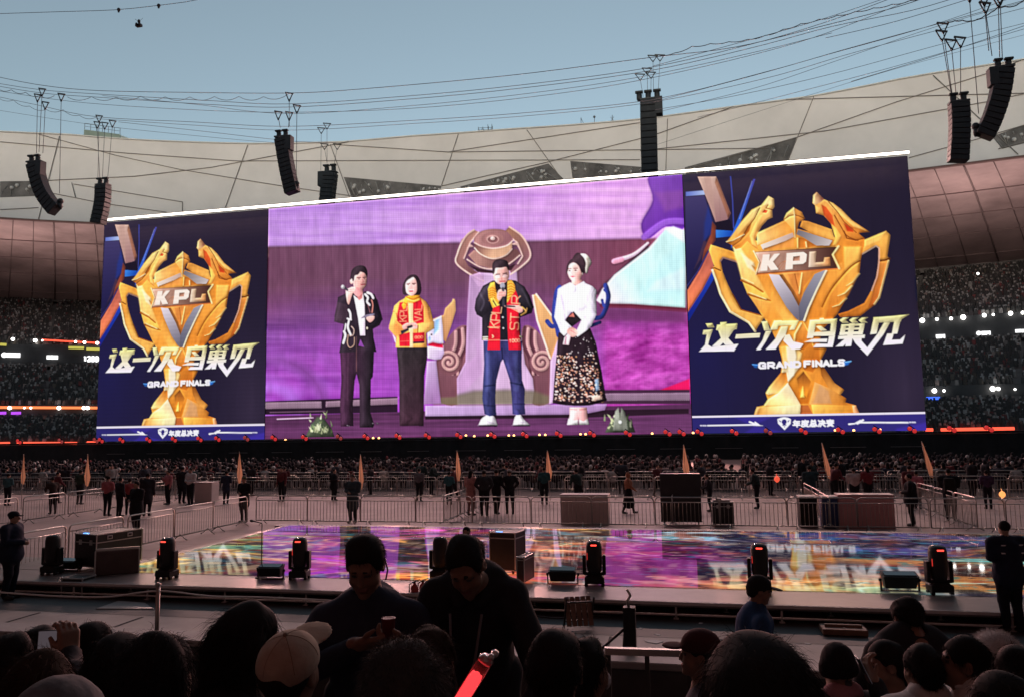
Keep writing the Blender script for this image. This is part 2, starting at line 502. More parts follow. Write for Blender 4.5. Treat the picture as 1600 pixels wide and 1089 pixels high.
HAN = {
 'nian': [[(.3, 0), (.08, .28)], [(.2, .18), (.95, .18)], [(.22, .46), (.9, .46)], [(.22, .46), (.22, .74)], [(0, .74), (1, .74)], [(.58, .18), (.58, 1)]],
 'du': [[(.55, 0), (.58, .1)], [(.12, .14), (1, .14)], [(.14, .14), (.12, .6), (0, 1)], [(.25, .33), (.97, .33)], [(.42, .22), (.42, .5), (.78, .5), (.78, .22)], [(.28, .66), (.88, .66), (.62, .86), (.22, 1)], [(.4, .7), (.62, .88), (1, 1)]],
 'zong': [[(.28, 0), (.4, .15)], [(.74, 0), (.6, .15)], [(.2, .2), (.8, .2), (.8, .5), (.2, .5), (.2, .2)], [(.1, .68), (.0, .96)], [(.28, .65), (.28, .97), (.74, .97), (.76, .8)], [(.5, .62), (.56, .8)], [(.85, .65), (1, .92)]],
 'jue': [[(.05, .08), (.18, .25)], [(.22, .5), (.02, .97)], [(.34, .2), (.86, .2), (.86, .52)], [(.28, .52), (1, .52)], [(.6, 0), (.6, .5), (.28, 1)], [(.62, .55), (.76, .82), (1, 1)]],
 'sai': [[(.5, 0), (.5, .08)], [(.05, .22), (.05, .1), (.95, .1), (.95, .22)], [(.18, .24), (.82, .24)], [(.18, .37), (.82, .37)], [(.03, .5), (.97, .5)], [(.36, .16), (.36, .5)], [(.64, .16), (.64, .5)], [(.26, .86), (.26, .62), (.74, .62), (.74, .86)], [(.5, .66), (.46, .84), (.12, 1)], [(.56, .84), (.92, 1)]],
}
def letters(pic, seq, o, ux, uy, gap, w, col, table=STROKES, a=1.0, narrow={'I': .3}):
    x = np.array(o, float); ux = np.array(ux, float); uy = np.array(uy, float); L = np.linalg.norm(ux)
    for ch in seq:
        k = narrow.get(ch, 1.0)
        if ch != ' ':
            for st in table[ch]: pic.line([x + ux*p[0]*k + uy*p[1] for p in st], w, col, a)
        x = x + ux*(k + gap)
    return x

# ---- the poster shown on both side panels
NAVY = (38, 36, 72)
PO = Pic(SXB, SX1, SZ0, SZ1, 20, NAVY)
def paint_poster():
    p = PO
    xx, yy = p.grid(); u = xx/p.w; v = yy/p.h
    base = np.array([44, 41, 78.])[None, None]*(1-u[..., None]) + np.array([40, 37, 66.])*u[..., None]
    base = base + np.array([-6, -2, 22.])*np.clip(1-np.hypot((u-.05)*1.3, v-.72)*1.6, 0, 1)[..., None]
    base = base + np.array([24, 20, 22.])*(np.clip(1-np.hypot((u-.92)*3.2, (v-.86)*1.7), 0, 1)**1.5)[..., None]
    base = base*(0.96 + 0.08*fbm(u*40, v*6, 3))[..., None]
    base = base + np.array([26, 22, 14.])*(np.clip(1-v/.13, 0, 1)*(.4+.6*fbm(u*30, v*60, 8)))[..., None]
    p.im[:] = base*.82/255.0
    before = p.im.copy()
    p.f = frame(1060, 240, 4.1026)
    P, Ln = p.poly, p.line
    # blades on the left
    P([(40, 280), (165, 270), (215, 440), (170, 570), (120, 690), (55, 830), (45, 500)], grad=((60, 300), (62, 60, 112), (140, 720), (34, 34, 82)), fe=3)
    P([(190, 330), (216, 430), (210, 520), (160, 560), (165, 450)], (34, 60, 150), a=.7, fe=8)
    P([(45, 248), (165, 238), (168, 266), (45, 276)], grad=((45, 260), (96, 120, 205), (165, 255), (176, 196, 235)), fe=2)
    P([(120, 150), (240, 150), (332, 385), (312, 425), (235, 442), (208, 365), (158, 240)], grad=((170, 170), (226, 190, 178), (270, 430), (160, 122, 128)))
    P([(160, 150), (205, 150), (240, 440), (208, 365)], (206, 168, 160), a=.7)
    P([(240, 155), (262, 200), (332, 385), (318, 420), (285, 330), (232, 190)], (196, 120, 86), a=.6, fe=4)
    P([(232, 445), (330, 425), (350, 495), (238, 492)], (26, 22, 44), fe=2)
    P([(238, 492), (340, 497), (345, 532), (240, 543)], grad=((240, 500), (60, 140, 230), (340, 530), (16, 70, 180)))
    P([(478, 165), (492, 165), (402, 425), (335, 615), (340, 520), (372, 440)], grad=((480, 170), (70, 76, 170), (360, 500), (40, 110, 220)))
    Ln([(332, 150), (345, 300), (352, 480)], .12, (64, 84, 190), a=.8)
    Ln([(470, 180), (390, 420)], .08, (150, 170, 240), a=.7)
    P([(215, 440), (238, 470), (232, 560), (175, 640), (150, 690), (160, 620), (205, 520)], (150, 76, 60), fe=3)
    P([(160, 560), (180, 570), (140, 680), (100, 740), (120, 690)], (70, 52, 80), fe=4)
    P([(240, 760), (228, 800), (62, 1078), (58, 1000), (150, 880), (222, 735)], grad=((230, 760), (30, 70, 190), (70, 1040), (22, 40, 140)))
    P([(203, 610), (226, 735), (150, 880), (58, 1020), (55, 878), (140, 740)], grad=((205, 640), (170, 92, 84), (70, 960), (240, 132, 92)), fe=2)
    Ln([(196, 618), (120, 760), (54, 850)], .12, (60, 60, 130), a=.9)
    G1, G2, G3, G4 = (250, 205, 130), (232, 163, 72), (196, 118, 38), (150, 84, 28)
    # handles
    LH = [(205, 586), (345, 630), (380, 645), (384, 702), (285, 668), (268, 690), (282, 760), (310, 830), (345, 903), (400, 1003), (530, 1040), (550, 1052), (508, 1110), (490, 1145), (450, 1088), (325, 1018), (260, 903), (235, 815), (210, 742), (228, 722), (194, 622)]
    P(LH, grad=((200, 600), G2, (480, 1100), (226, 170, 88)))
    P([(205, 586), (345, 630), (380, 645), (382, 672), (262, 640), (225, 720), (194, 622)], grad=((205, 590), (246, 192, 96), (370, 660), (214, 140, 58)))
    P([(210, 742), (268, 745), (290, 830), (345, 950), (400, 1020), (325, 1018), (260, 903)], grad=((220, 760), (216, 146, 62), (350, 1000), (244, 184, 100)))
    Ln([(215, 748), (245, 830), (268, 905), (330, 1015), (450, 1085), (490, 1140)], .22, (255, 238, 190))
    Ln([(210, 740), (230, 735), (268, 752)], .14, (120, 70, 30))
    Ln([(345, 903), (400, 1003), (530, 1040)], .12, G4)
    Ln([(268, 690), (284, 668), (384, 700)], .16, (170, 132, 120))
    RH = [(1165, 570), (1190, 556), (1330, 498), (1358, 525), (1338, 658), (1352, 682), (1290, 925), (1255, 973), (1165, 1043), (1035, 1050), (1020, 1030), (1085, 1012), (1190, 960), (1240, 870), (1275, 780), (1285, 690), (1282, 600), (1265, 592), (1160, 658)]
    P(RH, grad=((1340, 520), (240, 178, 90), (1060, 1040), (190, 110, 40)))
    P([(1285, 688), (1352, 682), (1290, 925), (1255, 973), (1215, 990), (1250, 880)], grad=((1290, 690), (216, 140, 70), (1240, 970), (180, 96, 40)))
    Ln([(1285, 690), (1320, 686), (1352, 676)], .2, (110, 60, 24))
    Ln([(1346, 690), (1285, 925), (1255, 968)], .18, (255, 214, 150))
    Ln([(1285, 608), (1285, 690), (1272, 790), (1238, 880)], .14, (206, 160, 140))
    Ln([(1160, 656), (1265, 594), (1282, 606)], .14, (200, 170, 150))
    P([(1190, 556), (1330, 498), (1290, 560), (1170, 610)], (250, 194, 108), a=.8, fe=3)
    # bowl
    BW = [(345, 600), (362, 622), (378, 690), (400, 800), (440, 900), (500, 985), (530, 1035), (580, 1100), (640, 1233), (662, 1323), (655, 1403), (580, 1493), (556, 1533), (570, 1573), (545, 1612), (500, 1622), (480, 1680), (1160, 1668), (1136, 1612), (1068, 1593), (1076, 1568), (1036, 1543), (1060, 1510), (990, 1463), (940, 1383), (905, 1333), (948, 1253), (900, 1210), (930, 1120), (1015, 1033), (1090, 903), (1112, 850), (1158, 770), (1168, 680), (1192, 575), (1150, 500), (990, 540), (740, 480), (510, 560), (400, 560)]
    P(BW, grad=((380, 800), (240, 176, 84), (1140, 900), (206, 126, 48)))
    P([(345, 600), (400, 610), (470, 720), (560, 900), (640, 1060), (600, 1120), (500, 985), (400, 800)], grad=((380, 640), (255, 224, 150), (560, 1050), (226, 150, 64)), fe=6)
    P([(400, 640), (480, 700), (500, 770), (440, 730)], (255, 240, 205), a=.9, fe=6)
    P([(400, 800), (470, 850), (560, 900), (600, 950), (520, 940), (440, 900)], (250, 190, 92), fe=4)
    Ln([(400, 815), (480, 850), (540, 890)], .18, (176, 100, 34)); Ln([(445, 905), (520, 930), (590, 945)], .18, (176, 100, 34))
    Ln([(405, 800), (480, 835)], .12, (255, 226, 160)); Ln([(450, 893), (560, 935)], .12, (255, 226, 160))
    P([(470, 720), (580, 775), (700, 985), (760, 1080), (700, 1120), (600, 960)], grad=((500, 760), (216, 138, 56), (700, 1080), (240, 176, 88)), fe=5)
    P([(1060, 600), (1168, 600), (1150, 780), (1090, 903), (1000, 1040), (930, 1100), (980, 900), (1060, 760)], grad=((1100, 620), (244, 186, 96), (980, 1050), (196, 112, 40)), fe=6)
    P([(945, 745), (1050, 700), (1060, 780), (960, 930), (900, 1100), (840, 1090), (830, 985)], grad=((960, 760), (232, 156, 70), (880, 1080), (206, 126, 48)), fe=4)
    Ln([(1160, 690), (1090, 740), (980, 870), (920, 985)], .16, (150, 84, 28), curve=True)
    for a_, b_ in (((1158, 772), (1075, 850)), ((1112, 850), (1020, 915)), ((1075, 930), (985, 985))):
        Ln([a_, ((a_[0]+b_[0])/2, (a_[1]+b_[1])/2+14), b_], .16, (255, 222, 150), w2=.05)
    # straps and centre
    P([(650, 770), (940, 745), (865, 770), (800, 860), (772, 985), (700, 880)], grad=((680, 770), (238, 170, 92), (800, 900), (190, 110, 44)))
    P([(700, 775), (790, 765), (775, 930), (745, 890)], (206, 128, 66), a=.8, fe=5)
    Ln([(745, 775), (772, 900)], .1, (150, 84, 40)); Ln([(790, 768), (772, 900)], .12, (255, 216, 140))
    P([(578, 775), (645, 780), (722, 890), (772, 985), (770, 1075), (735, 1040), (690, 985), (612, 850)], grad=((600, 780), (232, 222, 232), (760, 1050), (112, 112, 132)))
    P([(645, 780), (668, 776), (745, 890), (775, 960), (772, 985), (722, 890)], (150, 96, 50), fe=2)
    P([(945, 745), (884, 872), (832, 985), (805, 1075), (772, 1075), (768, 985), (800, 900), (872, 775)], grad=((920, 760), (160, 160, 176), (790, 1060), (96, 100, 122)))
    Ln([(946, 752), (884, 878), (832, 992), (804, 1072)], .2, (255, 240, 210))
    # rim bands
    P([(500, 512), (680, 430), (738, 482), (705, 512), (520, 582), (503, 590)], grad=((510, 540), (246, 200, 130), (700, 460), (226, 152, 70)))
    P([(524, 588), (740, 505), (745, 532), (690, 560), (540, 618)], grad=((540, 600), (240, 226, 216), (730, 520), (206, 176, 166)))
    P([(545, 612), (700, 560), (740, 540), (740, 600), (620, 612), (560, 622)], (226, 150, 76), fe=2)
    P([(790, 430), (830, 436), (980, 488), (1002, 556), (960, 548), (840, 505), (778, 472)], grad=((800, 440), (206, 140, 66), (980, 540), (240, 178, 92)))
    P([(765, 490), (860, 520), (985, 560), (965, 592), (880, 592), (800, 540), (755, 520)], grad=((770, 500), (120, 118, 128), (970, 580), (206, 196, 196)))
    P([(760, 540), (800, 545), (880, 592), (820, 610), (750, 606)], (196, 116, 46), fe=2)
    Ln([(762, 545), (762, 608)], .14, (255, 214, 130)); Ln([(815, 570), (820, 604)], .14, (255, 206, 140))
    P([(735, 347), (690, 385), (672, 425), (715, 470), (745, 548), (745, 400)], grad=((690, 380), (252, 206, 130), (740, 520), (226, 150, 64)))
    P([(735, 347), (790, 378), (808, 420), (772, 442), (745, 548), (742, 400)], grad=((790, 380), (226, 156, 78), (750, 520), (170, 98, 36)))
    Ln([(676, 424), (710, 402), (740, 395), (770, 402), (806, 418)], .12, (150, 90, 40)); Ln([(736, 350), (742, 400), (745, 540)], .1, (255, 232, 170))
    # dragon heads
    P([(575, 274), (610, 292), (613, 345), (598, 365), (601, 412), (570, 425), (530, 470), (503, 520), (492, 560), (512, 622), (470, 592), (440, 562), (400, 606), (365, 616), (340, 590), (303, 570), (342, 530), (400, 440), (468, 362), (530, 332)], grad=((350, 580), (206, 128, 52), (590, 290), (252, 206, 134)))
    P([(575, 274), (605, 292), (608, 335), (570, 330), (545, 335)], (255, 218, 156), fe=2)
    P([(400, 446), (470, 368), (530, 338), (500, 400), (430, 470), (350, 560), (310, 568)], grad=((520, 345), (255, 220, 150), (330, 565), (240, 172, 84)), fe=3)
    P([(535, 380), (548, 362), (572, 368), (560, 384)], (196, 70, 40)); P([(440, 470), (470, 440), (452, 500), (400, 560), (420, 510)], (150, 84, 30), fe=2)
    P([(480, 470), (520, 400), (540, 395), (505, 470), (480, 540), (500, 600), (470, 585), (455, 530)], (255, 206, 120), a=.85, fe=4)
    Ln([(572, 332), (560, 352), (600, 362)], .1, (150, 86, 36)); Ln([(345, 595), (395, 560), (440, 480), (485, 420), (520, 350)], .1, (140, 80, 34)); Ln([(305, 568), (345, 560), (420, 520)], .09, (255, 236, 180))
    P([(885, 249), (932, 296), (990, 320), (1042, 360), (1110, 430), (1226, 505), (1150, 512), (1192, 545), (1190, 602), (1090, 562), (1050, 540), (1022, 592), (985, 592), (1003, 540), (975, 450), (930, 400), (880, 385), (874, 335), (857, 320), (862, 270)], grad=((880, 260), (240, 178, 100), (1180, 560), (200, 120, 46)))
    P([(885, 249), (932, 296), (905, 318), (872, 332), (860, 318), (864, 268)], grad=((870, 300), (255, 214, 156), (925, 290), (140, 84, 70)), fe=1)
    P([(935, 300), (990, 322), (1042, 362), (1110, 432), (1210, 500), (1120, 470), (1040, 400), (985, 350)], (255, 204, 120), fe=3)
    P([(915, 330), (945, 345), (985, 400), (1000, 470), (975, 450), (930, 395)], (206, 84, 40), fe=2); P([(880, 340), (906, 350), (900, 380), (882, 384)], (246, 190, 110))
    P([(1060, 450), (1120, 480), (1120, 505), (1080, 500)], (186, 60, 30), fe=4)
    P([(985, 460), (1010, 480), (1040, 530), (1010, 588), (988, 590), (1004, 540)], (250, 196, 100), a=.9, fe=3)
    Ln([(1000, 400), (1040, 470), (1080, 530), (1150, 560)], .12, (140, 76, 28), curve=True); Ln([(960, 310), (1020, 380), (1060, 440), (1140, 510)], .1, (150, 84, 34))
    Ln([(1060, 500), (1078, 545), (1135, 558), (1190, 545)], .12, (120, 62, 24))
    # KPL plate
    P([(478, 628), (1026, 595), (988, 650), (1030, 740), (492, 777), (515, 700)], (110, 66, 40))
    P([(490, 636), (1012, 604), (978, 652), (1012, 735), (505, 767), (526, 702)], grad=((500, 690), (244, 196, 176), (1000, 670), (72, 46, 44)))
    Ln([(478, 630), (1026, 596)], .12, (240, 170, 90)); Ln([(494, 776), (1030, 740)], .14, (196, 112, 60))
    Ln([(1026, 597), (988, 650), (1030, 740)], .2, (255, 214, 150)); Ln([(480, 628), (517, 700), (494, 776)], .14, (255, 220, 170))
    for k in range(5): Ln([(620+20*k, 750-k*2), (660+24*k, 700-6*k), (700+30*k, 690-9*k)], .08, (206, 136, 100), a=.7, curve=True)
    KW = (252, 236, 226)
    P([(540, 650), (584, 648), (578, 690), (612, 646), (650, 643), (604, 695), (640, 745), (590, 750), (570, 718), (567, 752), (522, 756)], KW)
    P([(692, 641), (800, 633), (822, 648), (816, 695), (797, 709), (732, 713), (730, 742), (684, 746)], KW)
    P([(734, 662), (778, 658), (776, 688), (732, 691)], (206, 150, 128))
    P([(838, 632), (882, 629), (876, 700), (928, 697), (934, 668), (970, 666), (974, 722), (832, 731)], grad=((840, 700), (250, 226, 206), (970, 690), (232, 160, 100)))
    # stem and base
    P([(655, 1240), (740, 1220), (790, 1280), (765, 1380), (700, 1465), (660, 1400), (668, 1323)], grad=((670, 1260), (240, 186, 96), (740, 1400), (255, 236, 196)), fe=2)
    P([(690, 1240), (745, 1225), (755, 1300), (740, 1420), (705, 1450)], (255, 246, 226), a=.9, fe=5)
    P([(790, 1180), (850, 1100), (900, 1200), (905, 1333), (860, 1400), (800, 1385)], grad=((800, 1200), (216, 136, 54), (900, 1300), (186, 106, 38)), fe=3)
    P([(775, 1100), (800, 1090), (845, 1210), (800, 1260), (745, 1215)], grad=((780, 1110), (226, 150, 70), (800, 1250), (186, 104, 34)))
    Ln([(785, 1090), (745, 1160), (740, 1215)], .16, (255, 220, 150)); Ln([(800, 1085), (850, 1180), (860, 1230)], .12, (250, 190, 100))
    P([(905, 1340), (945, 1390), (1000, 1470), (1060, 1515), (1036, 1545), (960, 1500), (915, 1420)], grad=((920, 1380), (150, 88, 36), (1040, 1530), (226, 160, 80)))
    P([(655, 1403), (690, 1400), (700, 1465), (640, 1530), (575, 1545), (558, 1533), (580, 1493)], grad=((670, 1420), (206, 126, 50), (580, 1530), (255, 222, 150)))
    P([(700, 1465), (782, 1610), (545, 1614), (572, 1573), (640, 1530)], grad=((700, 1480), (255, 240, 206), (600, 1610), (255, 214, 140)))
    P([(800, 1380), (872, 1462), (832, 1600), (780, 1602), (700, 1470)], grad=((800, 1390), (232, 158, 66), (800, 1600), (186, 104, 32)))
    P([(800, 1395), (848, 1460), (820, 1560), (770, 1520), (758, 1440)], grad=((800, 1400), (120, 70, 34), (800, 1550), (240, 150, 50)), fe=2)
    P([(795, 1490), (806, 1560), (780, 1560)], (255, 226, 120), fe=3)
    P([(872, 1462), (960, 1500), (1036, 1545), (1070, 1595), (1130, 1612), (838, 1606)], grad=((900, 1480), (216, 160, 96), (1080, 1600), (196, 120, 44)))
    P([(905, 1480), (960, 1520), (980, 1600), (860, 1600)], (190, 146, 112), a=.7, fe=6)
    P([(500, 1622), (782, 1607), (778, 1674), (482, 1680)], grad=((490, 1650), (226, 156, 70), (700, 1640), (255, 240, 190)))
    P([(850, 1607), (1112, 1612), (1122, 1668), (862, 1674)], grad=((860, 1640), (250, 196, 100), (1110, 1640), (206, 134, 50)))
    P([(782, 1612), (830, 1612), (862, 1674), (778, 1674)], (190, 106, 56)); P([(1112, 1612), (1136, 1612), (1160, 1668), (1122, 1668)], (255, 180, 130))
    P([(500, 1622), (520, 1624), (500, 1680), (480, 1680)], (255, 190, 120))
    # big slogan
    p.f = frame(1080, 480, 4.571)
    gr = ((0, 100), (240, 232, 160), (0, 270), (246, 238, 250)); gr = ((700, 100), gr[1], (712, 280), gr[3])
    for pts in (
        [(100, 118), (148, 116), (162, 145), (116, 147)],
        [(85, 165), (152, 160), (132, 215), (118, 268), (142, 285), (336, 262), (303, 314), (105, 317), (52, 319), (95, 270), (108, 197), (78, 197)],
        [(205, 110), (252, 107), (248, 122), (328, 118), (322, 158), (310, 160), (300, 165), (262, 222), (302, 266), (242, 272), (225, 254), (200, 281), (144, 282), (210, 222), (190, 168), (174, 166), (182, 128), (204, 126)],
        [(318, 195), (492, 185), (485, 218), (311, 226)],
        [(498, 103), (540, 101), (560, 165), (520, 170)],
        [(530, 172), (572, 168), (528, 250), (492, 305), (460, 307), (505, 240)],
        [(590, 99), (645, 96), (622, 130), (612, 160), (560, 166)],
        [(612, 100), (768, 96), (735, 162), (700, 164), (716, 130), (606, 136)],
        [(640, 140), (690, 138), (672, 200), (640, 240), (600, 302), (528, 304), (598, 228)],
        [(668, 200), (700, 196), (728, 246), (800, 262), (775, 300), (715, 302), (655, 240)],
        [(845, 94), (890, 91), (888, 124), (868, 222), (824, 224)],
        [(846, 94), (912, 90), (918, 80), (945, 79), (946, 88), (1040, 84), (1034, 118), (842, 124)],
        [(1000, 86), (1040, 84), (1029, 172), (990, 174)],
        [(888, 138), (926, 136), (968, 168), (924, 172)],
        [(866, 180), (1029, 172), (1024, 204), (862, 208)],
        [(982, 206), (1026, 203), (1008, 286), (868, 287), (890, 262), (972, 262)],
        [(802, 250), (870, 228), (972, 226), (966, 250)],
        [(1050, 206), (1240, 197), (1236, 222), (1045, 230)],
        [(1128, 118), (1168, 117), (1140, 278), (1098, 281)],
        [(1096, 225), (1136, 225), (1082, 281), (1028, 284)],
        [(1150, 224), (1215, 221), (1214, 240), (1256, 288), (1330, 190), (1375, 112), (1418, 110), (1372, 195), (1256, 346), (1172, 260)],
        [(1302, 75), (1346, 72), (1322, 190), (1276, 196)],
        [(1300, 75), (1556, 54), (1502, 86), (1495, 104), (1298, 114)],
        [(1452, 86), (1496, 82), (1470, 190), (1430, 193)],
        [(1398, 190), (1445, 188), (1432, 234), (1490, 232), (1527, 198), (1508, 262), (1368, 273)]):
        P(pts, grad=gr)
    for r in ([(1072, 125), (1236, 118), (1232, 134), (1068, 141)], [(1066, 152), (1230, 146), (1227, 160), (1062, 166)], [(1060, 180), (1224, 174), (1222, 195), (1056, 201)], [(1072, 125), (1106, 124), (1092, 200), (1056, 201)], [(1204, 120), (1238, 118), (1222, 196), (1188, 197)]): P(r, grad=gr)
    for x in (1082, 1152, 1218): P([(x, 76), (x+44, 74), (x+16, 94), (x+40, 112), (x-4, 114), (x-26, 95)], grad=gr)
    # GRAND FINALS
    e = np.array([1105-478, -21.0]); e /= np.linalg.norm(e); up = np.array([0.03, 1.0])
    letters(p, 'GRAND', (484, 398), e*42, up*36, .48, .24*8/8, (240, 236, 250))
    letters(p, 'FINALS', (808, 386), e*38, up*36, .42, .24, (244, 240, 252))
    P([(430, 405), (470, 402), (472, 432), (450, 430)], (30, 110, 200), a=.8, fe=4); P([(1092, 384), (1142, 382), (1118, 410), (1095, 416)], (36, 120, 220), a=.9, fe=4)
    Ln([(436, 408), (474, 412)], .1, (90, 160, 240)); Ln([(1096, 392), (1140, 384)], .1, (120, 190, 250))
    # lower strip
    p.f = frame(1060, 240, 4.1026)
    P([(70, 1688), (1590, 1660), (1600, 1800), (70, 1820)], grad=((100, 1740), (44, 44, 118), (1580, 1720), (52, 48, 132)))
    P([(360, 1690), (600, 1685), (480, 1740), (700, 1790), (420, 1790), (480, 1750)], (62, 52, 168), a=.6, fe=6)
    P([(1400, 1760), (1590, 1720), (1590, 1790), (1380, 1790)], (66, 54, 180), a=.7, fe=8)
    Ln([(80, 1686), (1580, 1660)], .22, (226, 220, 236))
    Wt = (240, 240, 250)
    Ln([(185, 1741), (480, 1736)], .14, Wt); Ln([(480, 1736), (540, 1742)], .2, Wt, w2=.04); Ln([(455, 1718), (500, 1736)], .2, Wt); Ln([(490, 1720), (515, 1738)], .16, Wt)
    for x in (140, 155, 168): Ln([(x, 1741), (x+6, 1741)], .14, Wt, a=.8)
    Ln([(1160, 1721), (1470, 1722)], .16, Wt); Ln([(1092, 1732), (1130, 1728), (1165, 1706)], .2, Wt, w2=.08); Ln([(1145, 1728), (1182, 1706)], .2, Wt)
    for x in (1480, 1496, 1510): Ln([(x, 1720), (x+7, 1720)], .14, Wt, a=.8)
    P([(632, 1700), (655, 1690), (676, 1686), (700, 1690), (720, 1700), (718, 1728), (700, 1748), (678, 1770), (656, 1748), (636, 1728)], Wt)
    p.ell((676, 1717), 16, 17, (50, 46, 128)); P([(662, 1738), (676, 1726), (692, 1738), (678, 1752)], (50, 46, 128)); P([(640, 1705), (655, 1712), (652, 1722)], (50, 46, 128)); P([(712, 1705), (698, 1712), (700, 1722)], (50, 46, 128))
    Ln([(660, 1745), (694, 1743)], .08, Wt)
    for i, ch in enumerate(('nian', 'du', 'zong', 'jue', 'sai')):
        letters(p, [ch], (733+i*54, 1709-i*1.0), (44, -.8), (0, 40), 0, .16, Wt, table=HAN)
    # bevelled look of the drawn cup: local contrast and a light from the upper left
    def blur(a, n):
        for _ in range(n):
            a = .25*np.roll(a, 1, 0)+.5*a+.25*np.roll(a, -1, 0); a = .25*np.roll(a, 1, 1)+.5*a+.25*np.roll(a, -1, 1)
        return a
    gold = np.clip((p.im[..., 0]-p.im[..., 2]-.12)*5, 0, 1)
    lb = blur(p.im.mean(-1), 6); rx = (np.roll(lb, -2, 1)-np.roll(lb, 2, 1)) + (np.roll(lb, -2, 0)-np.roll(lb, 2, 0))
    xx, yy = p.grid(); st = fbm(xx/7+yy/30, yy/22-xx/40, 17, 3)-.5; big = blur(gold, 60)
    p.im *= (1 + gold*(np.clip(rx*1.1, -.22, .22) + st*.20 + (big-.75)*.5))[..., None]
    p.im[:] = np.clip(p.im, 0, 1)**np.array([1.0, 1.06, 1.10])
    p.im[:] = np.clip(p.im + .28*(p.im-blur(p.im, 8)), 0, 1)
    # seams between the LED tiles
    xx, yy = p.grid()
    for k in range(1, 6):
        x = int(p.w*k/6); p.im[:, x:x+1] *= .93
    p.im *= (0.975 + 0.05*((yy//1) % 2))[..., None]
    p.im = np.clip(p.im, 0, 1)
paint_poster()
# ---- the live picture on the middle panel
CE = Pic(SXA, SXB, SZ0, SZ1, 20, (120, 70, 140))
def paint_centre():
    p = CE; P, Ln = p.poly, p.line
    xx, yy = p.grid()
    p.f = None
    # photo-frame coordinates of every raster pixel, for the broad washes
    Xm = p.X0 + xx/p.ppm; Zm = p.Z1 - yy/p.ppm
    v = np.stack([Xm, np.full_like(Xm, SY), Zm], -1) - CAMP; dz = v@F
    px = 800 + FPX*(v@RV)/dz; py = 544.5 - FPX*(v@UV)/dz
    b = 386 - (px-418)*0.021
    n1 = fbm(px/160, py/9, 5); n2 = fbm(px/70, py/30, 9); n3 = fbm(px/5, py/90, 2)
    c = np.zeros(px.shape + (3,))
    lilac = np.array([180, 134, 208.]) + (n1-.5)[..., None]*np.array([50, 60, 30.]) + np.clip((px-560)/400, 0, 1)[..., None]*np.array([26, 16, 6.])
    mauve = np.array([106, 66, 90.]) + (n3-.5)[..., None]*np.array([26, 22, 24.]) + np.clip((px-820)/260, 0, 1)[..., None]*np.array([22, -4, -6.])
    t = np.clip((py-425-n2*30)/90, 0, 1)[..., None]
    vio = np.array([124, 66, 142.]) + (n1-.5)[..., None]*np.array([60, 50, 60.]) + (n2-.5)[..., None]*np.array([50, 20, 40.]) + np.clip((py-500)/120, 0, 1)[..., None]*np.array([34, 4, 40.])
    low = mauve*(1-t) + vio*t
    w = np.clip((py-b)/4+.5, 0, 1)[..., None]
    c = lilac*(1-w) + low*w
    # magenta streaks right
    st = fbm((px+py*1.8)/26, (py*1.0-px*.35)/14, 21)
    mg = np.array([172, 62, 160.]) + (st-.5)[..., None]*np.array([110, 90, 110.])
    m = (np.clip((px-930)/20, 0, 1)*np.clip((py-485)/40, 0, 1))[..., None]
    c = c*(1-m) + mg*m
    # swirls lower left
    r = np.hypot(px-418, (py-640)*1.1); sw = .5+.5*np.sin(r/7 + 3*n2)
    m = (np.clip(1-r/130, 0, 1)**.7*.8)[..., None]*sw[..., None]
    c = c*(1-m) + np.array([178, 120, 226.])*m
    m2 = (np.clip(1-np.abs(r-88)/16, 0, 1)*np.clip((py-530)/40, 0, 1))[..., None]*.6
    c = c*(1-m2) + np.array([110, 50, 120.])*m2
    p.im[:] = np.clip(c, 0, 255)/255.0
    p.f = frame(700, 290, 2.656)
    # purple shape and the pale sky patch upper right
    P([(835, -40), (985, -40), (982, 175), (905, 172), (830, 222), (802, 160), (850, 62)], grad=((840, 20), (120, 66, 168), (960, 160), (96, 40, 150)), fe=3, curve=True)
    P([(860, 30), (985, 20), (982, 90), (900, 110)], (140, 80, 150), a=.5, fe=14)
    Ln([(815, 215), (900, 155), (985, 150)], .7, (150, 90, 206), a=.9, fe=3, curve=True)
    P([(820, 235), (800, 270), (700, 360), (645, 410), (615, 450), (640, 470), (760, 340), (840, 262)], (74, 44, 62), fe=4)
    P([(985, 190), (935, 172), (905, 180), (832, 262), (778, 305), (690, 372), (640, 432), (616, 478), (640, 498), (700, 500), (985, 517)], grad=((640, 470), (240, 224, 240), (760, 380), (196, 232, 232)), fe=3)
    P([(985, 230), (900, 300), (800, 420), (800, 470), (985, 490)], (186, 230, 236), a=.6, fe=20)
    P([(985, 340), (860, 400), (830, 440), (985, 430)], (214, 232, 240), a=.7, fe=14)
    P([(985, 190), (935, 172), (905, 180), (930, 205), (985, 240)], (246, 240, 250), a=.8, fe=10)
    Ln([(700, 312), (770, 288), (830, 240)], .55, (232, 200, 226), w2=.25, curve=True); Ln([(690, 316), (720, 308)], .6, (238, 160, 190))
    Ln([(640, 500), (760, 502), (985, 518)], .5, (110, 40, 62), fe=3)
    P([(620, 505), (985, 522), (985, 570), (620, 560)], (100, 46, 92), a=.7, fe=12)
    P([(840, 862), (925, 830), (1002, 800), (1004, 862)], (226, 26, 96), fe=4)
    # stage floor, threshold, grilles
    p.f = frame(410, 290, 2.656)
    P([(0, 895), (560, 875), (560, 940), (0, 950)], (40, 24, 40)); P([(0, 955), (700, 935), (1790, 905), (1790, 1080), (0, 1080)], grad=((0, 930), (70, 38, 66), (0, 1040), (98, 52, 94)), fe=2)
    p.f = frame(700, 290, 2.656)
    P([(600, 848), (1004, 846), (1006, 905), (600, 905)], (66, 38, 62)); P([(620, 862), (1004, 858), (1005, 890), (620, 892)], (166, 132, 160))
    p.f = frame(410, 290, 2.656)
